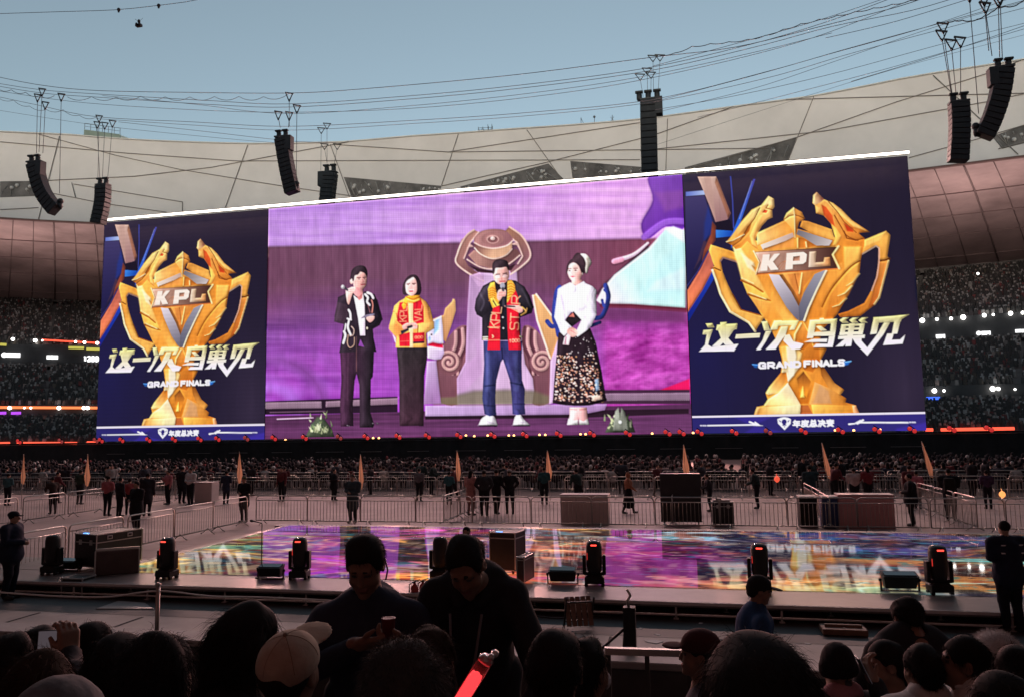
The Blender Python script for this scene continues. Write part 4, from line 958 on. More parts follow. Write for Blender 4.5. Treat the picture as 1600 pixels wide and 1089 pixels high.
# ------------------------------------------------------------------ the LED screen
def lin_im(im): return np.where(im <= 0.04045, im/12.92, ((im + 0.055)/1.055)**2.4)
M_SCR = attr_mat('led_picture', emission=1.0, rough=0.55, base=False)
M_BLK = mat('black_metal', (0.012, 0.012, 0.013), 0.55, 0.3, noise=.3, scale=5)
M_BLACKCLOTH = mat('black_cloth', (0.010, 0.010, 0.011), 0.95, noise=.4, scale=1.5, bump=.3, bscale=3)
def panel_mesh(name, X0, X1, pic, ppm):
    nx = int((X1-X0)*ppm); nz = int((SZ1-SZ0)*ppm)
    u = (np.arange(nx+1))/nx; v = np.arange(nz+1)/nz
    U, Vv = np.meshgrid(u, v)
    P_ = np.stack([X0 + U*(X1-X0), np.full_like(U, SY), SZ1 - Vv*(SZ1-SZ0)], -1).reshape(-1, 3)
    fx = np.clip(U*pic.w - .5, 0, pic.w-1.001); fy = np.clip(Vv*pic.h - .5, 0, pic.h-1.001)
    xi = fx.astype(int); yi = fy.astype(int); a = (fx-xi)[..., None]; b = (fy-yi)[..., None]
    im = lin_im(pic.im)
    c = (im[yi, xi]*(1-a) + im[yi, xi+1]*a)*(1-b) + (im[yi+1, xi]*(1-a) + im[yi+1, xi+1]*a)*b
    i = np.arange(nz)[:, None]*(nx+1) + np.arange(nx)[None]
    Q = np.stack([i, i+nx+1, i+nx+2, i+1], -1).reshape(-1, 4)
    return np_mesh(name, P_, Q, M_SCR, None, False, c.reshape(-1, 3))
scr = empty('led_screen', ((SX0+SX1)/2, SY, 0), 0, 'huge video screen with gold cup posters at both ends and four presenters in the middle', 'video screen')
def put(o, parent):
    """keep world coordinates of mesh data that was built in world space"""
    o.parent = parent
    o.matrix_parent_inverse = Matrix.Translation(-Vector(parent.location)) if parent.rotation_euler.z == 0 else (Matrix.Translation(parent.location) @ parent.rotation_euler.to_matrix().to_4x4()).inverted()
    return o
po = put(link_mesh('picture_panel', panel_mesh('left_poster', SX0, SXA-.04, PO, 12)), scr); po['label'] = 'poster panel with gold cup at the far left end of the screen'
po = put(link_mesh('picture_panel', panel_mesh('live_picture', SXA+.04, SXB-.04, CE, 14)), scr); po['label'] = 'wide middle panel with four presenters on a purple set'
po = put(link_mesh('picture_panel', panel_mesh('right_poster', SXB+.04, SX1, PO, 16)), scr); po['label'] = 'poster panel with gold cup at the right end of the screen'
m = MB()
m.box(((SX0+SX1)/2, SY+.75, (SZ0+SZ1)/2), ((SX1-SX0)/2, .7, (SZ1-SZ0)/2-.02))
for k in range(25): m.box((SX0+1+k*(SX1-SX0-2)/24, SY+1.7, (SZ0+SZ1)/2), (.15, .25, (SZ1-SZ0)/2))
put(m.build('screen_frame', M_BLK), scr)
M_BAR = mat('light_bar_glow', (.9, .9, .9), .4, emit=(1.0, .87, .74), estr=4.5)
m = MB(); m.tube([(SX0-.15, SY-.25, SZ1+.28), (SX1+.1, SY-.25, SZ1+.28)], .15, 8); put(m.build('light_bar', M_BAR), scr)
m = MB(); m.box(((SX0+SX1)/2, SY+.3, SZ1+.45), ((SX1-SX0)/2+.2, .3, .14)); put(m.build('top_rail', M_BLK), scr)

# stage front below the screen: black drape, deck and rows of small red lamps
st = empty('screen_stage', (-20, SY-2, 0), 0, 'long black draped stage front under the video screen', 'stage')
m = MB(); n = 240; vs = []; fs = []
for i in range(n+1):
    x = -100 + i*150/n; y = SY-1.2 + .12*math.sin(i*2.1) + .06*math.sin(i*.7)
    vs += [(x, y, 0), (x, y, SZ0-.35)]
for i in range(n): fs.append((2*i, 2*i+2, 2*i+3, 2*i+1))
m.add(vs, fs, 0, True); put(m.build('drape', M_BLACKCLOTH), st)
m = MB(); m.box((-25, SY-.3, SZ0-.22), (75, .9, .1)); put(m.build('deck', M_BLK), st)
for k in range(17):
    m = MB(); x = -70 + k*5.6; m.bar((x, SY-1.38, 1.15), (x+3.0+rng.uniform(-.6, .6), SY-1.38, 1.15), .05, .05)
    put(m.build('hem_rail', mat('dull_steel', (.18, .17, .17), .5, .6)), st)
M_REDL = mat('red_lamp_lens', (.3, .02, .02), .3, emit=(1.0, .05, .05), estr=.5)
M_DIMR = mat('dim_red_lamp_lens', (.3, .05, .05), .3, emit=(.6, .08, .08), estr=.35)
M_HOT = mat('hot_lamp_lens', (.5, .2, .05), .3, emit=(1.0, .45, .15), estr=4.0)
def par_lamp(m):
    h = MB()
    for dx, dz in ((-.21, .12), (.21, -.12)):
        h.lathe([(.13, .28), (.2, .2), (.235, 0), (.235, -.04)], 12, 0, (dx, 0, dz), Matrix.Rotation(R(-90), 3, 'X'))
    h.bar((-.28, .05, .5), (.28, .05, .1), .08, .08)
    return h
lm0 = None
lampx = [(30, .6), (95, 0), (150, .4), (158, 1), (190, 1), (232, 1), (272, 1), (312, 1), (340, 1), (385, .2), (428, 1), (476, 1), (530, .3), (572, 1), (622, 1), (668, 1), (717, 1), (770, 1), (820, 1), (873, 1), (925, 1), (981, 1), (1043, 1), (1065, 1), (1093, 1), (1147, 1), (1200, .3), (1255, 1), (1313, 1), (1370, 1), (1425, 1), (1487, 1), (1545, 1)]
protos = {}
for i, (px, lv) in enumerate(lampx):
    P_ = on_y(px, 688 - (px-150)*.0132, SY-1.7)
    kk = 'dim' if lv < .5 else 'red'
    if kk not in protos:
        e = empty('stage_lamp', P_); par_lamp(None).build('housing', M_BLK, e)
        h = MB()
        for dx, dz in ((-.21, .12), (.21, -.12)): h.lathe([(.02, -.001), (.21, 0), (.21, -.03), (.02, -.06)], 12, 0, (dx, -.05, dz), Matrix.Rotation(R(-90), 3, 'X'))
        h.build('lens', M_REDL if kk == 'red' else M_DIMR, e); protos[kk] = e
    else: e = copy_tree(protos[kk])
    e.location = P_
    e.rotation_euler = (0, 0, 0)
    tag(e, 'twin red stage lamp glowing along the bottom edge of the screen' if kk == 'red' else 'twin stage lamp barely lit, between brighter red ones under the screen', 'stage lamp', 'stage lamps along the screen foot')
hot = [(446, 686), (583, 683), (592, 683), (625, 680), (728, 679), (741, 680), (762, 679), (795, 679), (803, 679), (843, 678), (852, 678), (907, 677), (915, 677), (1019, 676), (1083, 675), (1305, 671), (1334, 671), (1375, 670)]
h0 = None
for i, (px, py) in enumerate(hot):
    P_ = on_y(px, py+1, SY-1.0)
    if h0 is None:
        b = MB(); b.ball((0, 0, 0), .13, 10, 6, 1); b.lathe([(.1, -.35), (.12, -.1), (.15, -.08)], 10, 0); h0 = o = b.build('footlight', [M_BLK, M_HOT])
    else: o = h0.copy(); COL.objects.link(o)
    o.location = tuple(P_)
    tag(o, 'tiny orange footlight burning on the stage lip of the screen', 'footlight', 'footlights on the stage lip')

# ------------------------------------------------------------------ bowl and roof
EC = (-14.0, 65.0); EA, EB = 135.0, 62.0
def ell(th, o, z): return np.array([EC[0] + (EA+o)*math.cos(th), EC[1] + (EB+o)*math.sin(th), z])
def hit_ring(x, y, o):
    d = ray(x, y); a, b = EA+o, EB+o
    px, py = (CAMP[0]-EC[0])/a, (CAMP[1]-EC[1])/b; dx, dy = d[0]/a, d[1]/b
    A_ = dx*dx+dy*dy; B_ = px*dx+py*dy; C_ = px*px+py*py-1
    t = (-B_ + math.sqrt(max(0, B_*B_-A_*C_)))/A_
    return CAMP + d*t
def th_of(P, o): return math.atan2((P[1]-EC[1])/(EB+o), (P[0]-EC[0])/(EA+o))
tops = [(-60, 203), (0, 206), (100, 210), (200, 218), (400, 225), (540, 222), (640, 213), (800, 202), (1000, 187), (1146, 167), (1275, 150), (1430, 119), (1600, 93), (1680, 82)]
bots = [(-60, 339), (0, 341), (150, 349), (1420, 267), (1600, 244), (1680, 236)]
def zprof(lst):
    q = sorted([(th_of(hit_ring(x, y, 0), 0), hit_ring(x, y, 0)[2]) for x, y in lst])
    return np.array([a for a, _ in q]), np.array([b for _, b in q])
T_TH, T_Z = zprof(tops); B_TH, B_Z = zprof(bots)
def ztop(th):
    th = (th + math.pi/2) % (2*math.pi) - math.pi/2
    z = float(np.interp(th, T_TH, T_Z))
    return z if th > -.2 else z
NEAR_Z = 44.0
def near_w(th):      # 1 on the near side (behind the viewer), 0 on the far side
    return max(0.0, min(1.0, (-math.sin(th) - .1)/.5))
def zt(th): w = near_w(th); return ztop(th)*(1-w) + NEAR_Z*w
def zb(th):
    t2 = (th + math.pi/2) % (2*math.pi) - math.pi/2
    w = near_w(th); return float(np.interp(t2, B_TH, B_Z))*(1-w) + (NEAR_Z-9)*w
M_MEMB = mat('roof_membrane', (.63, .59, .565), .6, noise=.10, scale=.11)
M_CEIL = mat('ceiling_membrane', (.40, .30, .28), .75, noise=.4, scale=.09)  # pink cast of the coloured lighting is put into this base colour
M_SEAM = mat('dark_seam', (.20, .18, .165), .8)
M_CONC = mat('stand_concrete', (.20, .185, .18), .8, noise=.3, scale=.4)  # tone lifted so the colour imitates haze over the stands
NR = 192
ths = [2*math.pi*i/NR for i in range(NR)]
def ring_mesh(profile, m=None, mi=0, rng_=None, smooth=True):
    """profile(th) -> list of (offset, z); closed ring of quads"""
    m = m or MB(); vs = []; T = rng_ if rng_ is not None else ths; k = None
    for th in T:
        pr = profile(th); k = len(pr)
        for o, z in pr: vs.append(ell(th, o, z))
    fs = []; N = len(T); closed = rng_ is None
    for i in range(N if closed else N-1):
        j = (i+1) % N
        for q in range(k-1): fs.append((i*k+q, j*k+q, j*k+q+1, i*k+q+1))
    return m.add(vs, fs, mi, smooth)
roof = empty('stadium_roof', (EC[0], EC[1], 0), 0, 'pale membrane roof ring of the stadium with dark cables and truss openings', 'stadium roof')
ni = lambda th: -20*near_w(th)  # unseen near edge pushed inward, shaped to keep the audience dark
m = ring_mesh(lambda th: [(55, zt(th)-6), (0.8+ni(th), zt(th)), (ni(th), zt(th)), (ni(th), zb(th)), (.8+ni(th), zb(th))], smooth=False); put(m.build('fascia', M_MEMB), roof)
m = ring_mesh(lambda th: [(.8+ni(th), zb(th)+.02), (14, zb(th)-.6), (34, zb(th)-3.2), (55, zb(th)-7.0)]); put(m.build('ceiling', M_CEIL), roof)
b = MB()
for k in range(-14, 100):
    th = R(10+k*1.7)
    if k % 3 and not (16 < (k % 40) < 30): pass
    b.tube([ell(th, o_, zb(th)-dz_) for o_, dz_ in ((1, .06), (8, .36), (14, .72), (24, 2.0), (34, 3.32), (55, 7.1))], .07 if k % 3 else .14, 4)
for o_, dz_ in ((14, .72), (24, 2.02), (34, 3.32), (45, 5.3)): b.tube([ell(R(-15+q*1.6), o_, zb(R(-15+q*1.6))-dz_) for q in range(132)], .09, 4)
put(b.build('ceiling_ribs', mat('ceiling_rib', (.25, .185, .175), .7)), roof)
m = ring_mesh(lambda th: [(55, zt(th)-6), (56.5, 20), (56, 0)]); put(m.build('outer_wall', M_CONC), roof)
m = ring_mesh(lambda th: [(-.10, zt(th)+.12), (-.10, zt(th)-.14), (.5, zt(th)+.12)]); put(m.build('roof_edge_trim', mat('pale_trim', (.6, .6, .58), .5)), roof)
m = ring_mesh(lambda th: [(-.10, zb(th)+.14), (-.10, zb(th)-.14), (.5, zb(th)-.14)]); put(m.build('lower_edge_trim', mat('brown_trim', (.16, .09, .08), .7)), roof)
seams = [[(0, 222), (200, 240), (370, 252), (1000, 250)], [(60, 210), (180, 243), (280, 265), (440, 291), (560, 308)], [(60, 283), (210, 276), (330, 262), (545, 222)], [(70, 300), (160, 318), (260, 332)],
         [(115, 288), (285, 316), (285, 331)], [(112, 286), (118, 309)], [(93, 213), (60, 343)], [(387, 227), (352, 325)], [(516, 226), (550, 320)], [(520, 226), (700, 238), (1200, 232)],
         [(716, 210), (690, 290)], [(823, 203), (880, 284)], [(700, 238), (1000, 192)], [(850, 255), (1020, 212), (1146, 167)], [(690, 291), (850, 255)], [(1043, 186), (1040, 275)], [(1000, 236), (1290, 205), (1550, 158), (1600, 147)],
         [(1228, 156), (1600, 146)], [(1272, 150), (1230, 255)], [(1245, 215), (1400, 160), (1540, 116), (1600, 93)], [(1458, 118), (1600, 250)], [(1420, 247), (1530, 217), (1600, 196)], [(1560, 233), (1600, 222)], [(1060, 268), (1245, 215)], [(0, 328), (60, 325)]]
m = MB()
for ln in seams:
    for a, b in zip(ln[:-1], ln[1:]):
        n = max(2, int(math.hypot(b[0]-a[0], b[1]-a[1])/12)+1)
        pts = [hit_ring(a[0]+(b[0]-a[0])*t, a[1]+(b[1]-a[1])*t, -.12) for t in np.linspace(0, 1, n)]
        pts = [p_ for p_ in pts if p_[2] > zb(th_of(p_, 0))-.2]
        if len(pts) > 1: m.tube(pts, .065, 5)
put(m.build('fascia_cable', M_SEAM), roof); roof.children[-1]['label'] = 'thin dark bracing cables across the pale fascia'
M_OPEN = mat('opening_dark', (.12, .11, .105), .9, noise=.5, scale=.5)
M_FIT = mat('opening_steel', (.26, .25, .24), .6, noise=.4, scale=.6)
M_FITL = mat('opening_lamp', (.45, .43, .41), .4)
openings = [[(0, 284), (74, 283), (80, 306), (0, 309)], [(537, 277), (690, 291), (684, 305), (553, 318)], [(719, 292), (857, 256), (885, 285), (728, 306)], [(891, 252), (1010, 262), (1030, 280), (895, 282)], [(1070, 262), (1245, 215), (1228, 262), (1075, 285)], [(1550, 214), (1610, 192), (1610, 222), (1566, 233)]]
for q in openings:
    g = []
    for i in range(13):
        u = i/12
        for j in range(4):
            v = j/3
            a = np.array(q[0])*(1-u)+np.array(q[1])*u; b = np.array(q[3])*(1-u)+np.array(q[2])*u
            c = a*(1-v)+b*v; g.append(c)
    m = MB(); V = [hit_ring(c[0], c[1], -.06) for c in g]
    m.add(V, [(i*4+j, (i+1)*4+j, (i+1)*4+j+1, i*4+j+1) for i in range(12) for j in range(3)]); o = put(m.build('truss_opening', M_OPEN), roof)
    m = MB()
    L = abs(q[1][0]-q[0][0])
    for k in range(int(L/6)):
        u = rng.uniform(.02, .98); v0, v1 = sorted(rng.uniform(.05, .95, 2)); du = rng.uniform(-.06, .06)
        def at(u_, v_):
            u_ = min(max(u_, .01), .99)
            a = np.array(q[0])*(1-u_)+np.array(q[1])*u_; b = np.array(q[3])*(1-u_)+np.array(q[2])*u_; c = a*(1-v_)+b*v_; return hit_ring(c[0], c[1], -.12)
        m.tube([at(u, v0), at(u+du*(k % 3 == 0), v1)], .06, 4)
        if k % 2 == 0: c = at(u+.03, v0*.6+.2); m.ball(c, .34 if k % 4 else .24, 8, 5, 1)
    put(m.build('fittings', [M_FIT, M_FITL]), o); o.children[-1].parent = o
# tiers, open to the viewer's side only on the far half; the near half closes the bowl behind the viewer
TIERS = [('upper', 20, 50, 20.8, 33.5), ('middle', 4, 18, 8.8, 16.5), ('lower', -15, 2, 2.3, 6.3)]
def tz(name, th):
    return 1.0
stands = empty('stadium_stands', (EC[0], EC[1], 0), 0, 'dark three tier stands on the far side of the stadium behind the screen', 'stands')
far = [R(-25) + R(230)*i/120 for i in range(121)]
for nm, o0, o1, z0, z1 in TIERS:
    rows = 18 if nm == 'upper' else 10
    def prof(th, o0=o0, o1=o1, z0=z0, z1=z1, rows=rows):
        pr = [(o0, z0-1.2)]
        for k in range(rows):
            a = o0+(o1-o0)*k/rows; z = z0+(z1-z0)*k/rows; pr += [(a, z), (o0+(o1-o0)*(k+1)/rows, z)]
        return pr
    put(ring_mesh(prof, smooth=False, rng_=ths if nm == 'x' else far).build('tier', M_CONC), stands)
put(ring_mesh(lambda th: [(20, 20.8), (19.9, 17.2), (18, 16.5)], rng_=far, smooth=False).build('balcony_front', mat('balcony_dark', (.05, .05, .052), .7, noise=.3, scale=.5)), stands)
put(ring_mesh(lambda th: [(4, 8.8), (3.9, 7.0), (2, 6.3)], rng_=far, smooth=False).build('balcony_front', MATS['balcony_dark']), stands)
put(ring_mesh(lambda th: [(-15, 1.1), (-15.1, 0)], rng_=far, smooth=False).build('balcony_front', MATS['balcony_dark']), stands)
put(ring_mesh(lambda th: [(50, 33.5), (50.5, 34.8), (55, 35)], rng_=far, smooth=False).build('rear_wall', M_CONC), stands)
near = [R(205) + R(130)*i/60 for i in range(61)]
ns = ring_mesh(lambda th: [(3, 2.2), (28, 12), (28, 18), (55, 34)], rng_=near).build('near_stand', M_CONC); tag(ns, kind='structure'); ns.name = 'stand_terrace'

# crowd in the far stands: thousands of tiny figures
M_CROWD = attr_mat('crowd_colours', emission=0, rough=.9)
def crowd_mesh(name, o0, o1, z0, z1, rows, xr, dens, aisles=()):
    V = []; Q = []; Cc = []
    tile = [(-.24, -.15, 0), (.24, -.15, 0), (.24, .15, 0), (-.24, .15, 0), (-.2, -.1, .72), (.2, -.1, .72), (.2, .1, .72), (-.2, .1, .72), (-.1, -.1, .74), (.1, -.1, .74), (.1, .1, .74), (-.1, .1, .74), (-.09, -.09, 1.0), (.09, -.09, 1.0), (.09, .09, 1.0), (-.09, .09, 1.0)]
    tq = [(0, 1, 5, 4), (1, 2, 6, 5), (2, 3, 7, 6), (3, 0, 4, 7), (4, 5, 6, 7), (8, 9, 13, 12), (9, 10, 14, 13), (10, 11, 15, 14), (11, 8, 12, 15), (12, 13, 14, 15)]
    tile = np.array(tile)*1.1
    pal = np.array([(.03, .03, .035), (.05, .045, .05), (.09, .08, .085), (.03, .03, .05), (.30, .29, .28), (.62, .6, .58), (.22, .06, .06), (.16, .14, .12), (.35, .28, .26), (.75, .73, .72)])
    pw = np.array([.22, .18, .14, .1, .1, .08, .05, .07, .03, .03])
    n = 0
    for k in range(rows):
        o = o0 + (o1-o0)*(k+.45)/rows; z = z0 + (z1-z0)*k/rows
        for x0, x1 in xr:
            # angle range of this row as seen between two image columns
            zz = project(ell(math.pi/2, o, z))[1]
            t0 = th_of(hit_ring(x0, zz, o), o); t1 = th_of(hit_ring(x1, zz, o), o)
            if t1 < t0: t0, t1 = t1, t0
            L = np.linalg.norm(ell(t1, o, 0)-ell(t0, o, 0)); cnt = int(L/.52)
            for i in range(cnt):
                th = t0 + (t1-t0)*(i+rng.uniform(.2, .8))/cnt
                if rng.uniform() > dens*(0.55+.8*vnoise(np.array(th*60.), np.array(k*.3), 5)): continue
                if any(abs((th*180/math.pi) % 6.2 - a) < .16 for a in aisles): continue
                p_ = ell(th, o, z); f = math.atan2(EC[1]-p_[1], EC[0]-p_[0])
                cs, sn = math.cos(f+math.pi/2), math.sin(f+math.pi/2); s = rng.uniform(.9, 1.1)
                vv = np.stack([tile[:, 0]*cs - tile[:, 1]*sn, tile[:, 0]*sn + tile[:, 1]*cs, tile[:, 2]], 1)*s + p_
                V.append(vv); Q.append(np.array(tq)+n); n += 16
                body = pal[rng.choice(10, p=pw)]*rng.uniform(.5, 1.15); hd = pal[rng.choice(10, p=[.35, .2, .1, .1, .05, .06, .02, .02, .05, .05])]*.95
                Cc.append(np.concatenate([np.repeat(body[None], 8, 0), np.repeat(hd[None], 8, 0)]))
    o = link_mesh(name, np_mesh(name, np.concatenate(V), np.concatenate(Q), M_CROWD, None, False, np.clip(np.concatenate(Cc), .06, .42)*np.array([1.05, 1, .97])))  # darks raised and whites capped, haze put into the crowd colours
    tag(o, kind='stuff'); return o
XR = [(-70, 185), (1400, 1680)]
for (nm, o0, o1, z0, z1), rows in zip(TIERS, (30, 17, 16)):
    o = crowd_mesh('crowd', o0, o1, z0, z1, rows, XR, 1.0, (2.2,))
    tag(o, {'upper': 'packed spectators on the upper tier under the roof', 'middle': 'packed spectators on the middle tier between the light ribbons', 'lower': 'packed spectators on the lowest tier beside the screen foot'}[nm], 'crowd')
# light ribbons, sparkle lamps and advertising boards on the balconies
def ribbon(px0, px1, y0, y1, o, rad, m_, name, label):
    pts = [hit_ring(px0+(px1-px0)*t, y0+(y1-y0)*t, o) for t in np.linspace(0, 1, 12)]
    b = MB(); b.tube(pts, rad, 6); ob = b.build(name, m_); tag(ob, label, 'light strip'); return ob
M_ORED = mat('red_strip_glow', (.4, .05, .03), .4, emit=(1.0, .10, .05), estr=1.6)
M_ORNG = mat('orange_strip_glow', (.4, .1, .03), .4, emit=(1.0, .22, .07), estr=1.5)
ribbon(66, 170, 531, 537, 19.6, .16, M_ORED, 'light_strip', 'red light strip on the upper balcony left of the screen')
ribbon(-40, 162, 636, 637, 3.6, .22, M_ORNG, 'light_strip', 'orange light strip on the middle balcony left of the screen')
ribbon(-40, 15, 693, 692, -15.4, .2, M_ORED, 'light_strip', 'short red light strip at the foot of the stands by the left picture edge')
ribbon(27, 120, 692, 692, -15.4, .2, M_ORED, 'light_strip', 'longer red light strip at the foot of the stands left of the screen')
ribbon(136, 152, 691, 691, -15.4, .2, M_ORED, 'light_strip', 'stub of red light strip touching the lower left corner of the screen')
ribbon(1446, 1458, 671, 671, -15.4, .2, M_ORED, 'light_strip', 'stub of red light strip touching the lower right corner of the screen')
ribbon(1470, 1585, 671, 669, -15.4, .2, M_ORED, 'light_strip', 'long red light strip at the foot of the stands right of the screen')
M_WL = mat('white_lamp_glow', (.9, .9, .9), .3, emit=(1, .97, .92), estr=6.0)
M_YL = mat('yellow_board_glow', (.5, .45, .1), .5, emit=(.75, .68, .12), estr=.7)
b0 = None
for x, y, r in [(20, 530, .3), (55, 532, .34), (66, 532, .16), (118, 534, .24), (132, 535, .28), (152, 536, .3), (15, 637, .3), (38, 637, .16), (48, 637, .18), (92, 637, .32), (131, 637, .3), (137, 637, .3), (1441, 501, .4), (1464, 499, .26), (1486, 498, .26), (1505, 496, .4), (1538, 493, .32), (1552, 492, .2), (1579, 490, .34), (1598, 489, .26), (1460, 610, .34), (1475, 610, .2), (1551, 607, .36), (1560, 607, .26), (1586, 608, .16), (1528, 428, .2)]:
    o_ = 19.4 if y < 545 else 3.3
    P_ = hit_ring(x, y, o_)
    if b0 is None: bb = MB(); bb.ball((0, 0, 0), 1.0, 8, 6); b0 = q = bb.build('balcony_lamp', M_WL)
    else: q = b0.copy(); COL.objects.link(q)
    q.location = tuple(P_); q.scale = (r, r, r)
    tag(q, 'small bright white lamp shining on a stand balcony front', 'lamp', 'white lamps on the balcony fronts')
M_AD = mat('ad_board_glow', (.9, .9, .9), .4, emit=(1, 1, 1), estr=1.3)
def adboard(x, y, w, h, label, text=None):
    P0 = hit_ring(x, y, 19.3); P1 = hit_ring(x+w, y+.0 + (w*.02 if x < 400 else -w*.03), 19.3); d = P1-P0; L = np.linalg.norm(d); d = d/L
    H = np.linalg.norm(hit_ring(x, y, 19.3)-hit_ring(x, y+h, 19.3)); up = np.array([0, 0, 1.0]); nrm = np.cross(d, up)
    b = MB()
    n = len(text); cw = L/n
    for i, ch in enumerate(text):
        o_ = P0 + d*(i*cw)
        if ch in STROKES:
            for stp in STROKES[ch]:
                for a, c in zip(stp[:-1], stp[1:]): b.bar(o_+d*a[0]*cw*.7-up*a[1]*H, o_+d*c[0]*cw*.7-up*c[1]*H, .22, .3)
        elif ch == '(':
            b.ball(o_+d*cw*.4-up*H*.5, (H*.6, H*.6, H*.6), 10, 6)
        else: b.box(o_+d*cw*.48-up*H*.5, (cw*.46, .15, H*.5), 0, Matrix.Rotation(math.atan2(d[1], d[0]), 3, 'Z'))
    ob = b.build('advertising_board', M_AD); tag(ob, label, 'board')
adboard(4, 551, 28, 7, 'lit white board with a round emblem on the balcony at the left picture edge', '(###')
adboard(73, 555, 18, 6, 'short lit white board in the middle of the left balcony', '##')
adboard(131, 557, 24, 7, 'lit white 1200 sign on the balcony just left of the screen', '1200')
adboard(1462, 523, 15, 6, 'short lit white board on the balcony just right of the screen', '##')
adboard(1526, 518, 22, 6, 'lit white board with round emblem on the right balcony', '(##')
adboard(1586, 515, 20, 5, 'lit white board at the right picture edge on the balcony', '##')
for x0, x1, y, lb in ((0, 10, 538, 'yellow sign strip on balcony at the left picture edge'), (107, 131, 543, 'yellow sign strip under the red light strip left of the screen'), (135, 156, 545, 'yellow sign strip touching the left edge of the screen')):
    P0 = hit_ring(x0, y, 19.5); P1 = hit_ring(x1, y+.5, 19.5); b = MB(); b.bar(P0, P1, .12, .5); tag(b.build('sign_strip', M_YL), lb, 'sign')
M_VIO = mat('violet_glow', (.3, .05, .4), .4, emit=(.5, .08, .9), estr=1.2); M_BLU = mat('blue_glow', (.05, .1, .4), .4, emit=(.05, .15, 1.0), estr=1.5)
for x, y, mm, lb in ((2, 645, M_VIO, 'violet lamp below the orange strip at the left picture edge'), (25, 645, M_VIO, 'violet lamp below the orange strip, the one farther from the left edge'), (1458, 622, M_BLU, 'blue lit sign under the right middle balcony')):
    P_ = hit_ring(x, y, 1.0); b = MB(); b.box((0, 0, 0), (.9, .15, .22), bev=.05); o = b.build('coloured_lamp', mm); o.location = tuple(P_); tag(o, lb, 'lamp')
# service cabins and railings on the roof edge
M_CAB = mat('cabin_paint', (.24, .30, .25), .6, noise=.2, scale=.5); M_RAIL = mat('rail_steel', (.12, .12, .12), .5, .5)
P_ = hit_ring(160, 212, 2.0); th = th_of(P_, 2.0); e = empty('roof_cabin', (P_[0], P_[1], zt(th)-.1), th-math.pi/2, 'small green cabin with railing standing on the roof edge behind the left line array', 'cabin')
b = MB(); b.box((0, 1.2, .9), (2.9, 1.2, .9), bev=.06); b.build('cabin_body', M_CAB, e)
b = MB(); b.add([(2.95, -.05, .1), (2.95, 2.4, .1), (2.95, 2.4, 1.6), (2.95, -.05, 1.6), (7.2, -.05, .1), (7.2, 2.4, .1), (5, 1.2, 1.5)], [(0, 1, 2, 3), (0, 3, 6, 4), (1, 5, 6, 2), (3, 2, 6), (4, 6, 5), (0, 4, 5, 1)]); b.build('sloping_roof', mat('pale_sheet', (.55, .57, .5), .5), e)
b = MB()
for k in range(7): b.tube([(-2.8+k*.93, -.05, 1.8), (-2.8+k*.93, -.05, 2.9)], .04, 4)
b.tube([(-2.8, -.05, 2.9), (2.8, -.05, 2.9)], .04, 4); b.tube([(-2.8, -.05, 2.35), (2.8, -.05, 2.35)], .03, 4); b.build('railing', M_RAIL, e)
P_ = hit_ring(758, 205, 1.5); th = th_of(P_, 1.5); e = empty('roof_scaffold', (P_[0], P_[1], zt(th)-.1), th-math.pi/2, 'small steel scaffold frame standing on the roof edge above the middle of the screen', 'scaffold')
b = MB()
for x in (-1.2, -.4, .5, 1.2):
    for y in (0, 1): b.tube([(x, y, 0), (x, y, 1.5+.4*(x > 0))], .045, 4)
for z in (.3, .8, 1.3): b.tube([(-1.2, 0, z), (1.2, 0, z)], .035, 4); b.tube([(-1.2, 1, z), (1.2, 1, z)], .035, 4)
b.tube([(-1.2, 0, .3), (-.4, 0, 1.3)], .03, 4); b.tube([(.5, 0, .3), (1.2, 0, 1.3)], .03, 4); b.build('tubes', M_RAIL, e)
b = MB(); b.box((0, .5, .25), (1.3, .55, .06)); b.box((2.6, .5, .25), (1.35, .2, .03)); b.box((5.0, .3, .3), (1.6, .3, .12)); b.build('platform', M_RAIL, e)
for x, lb in ((908, 'thin mast with a bracket on the roof edge left of the tall line array'), (929, 'single short post with round cap on the roof edge'), (957, 'thin mast with crossed stays on the roof edge nearest the tall line array')):
    P_ = hit_ring(x, 195, .6); th = th_of(P_, .6); b = MB(); b.tube([(0, 0, 0), (0, 0, 1.5)], .05, 5)
    if x == 929: b.ball((0, 0, 1.45), .22, 8, 6)
    elif x == 908: b.tube([(0, 0, 1.4), (.5, 0, .3)], .035, 4)
    else: b.tube([(-.3, 0, 1.2), (.3, 0, .4)], .035, 4); b.tube([(.3, 0, 1.2), (-.3, 0, .4)], .035, 4)
    o = b.build('roof_mast', M_RAIL); o.location = (P_[0], P_[1], zt(th)-.1); tag(o, lb, 'mast')

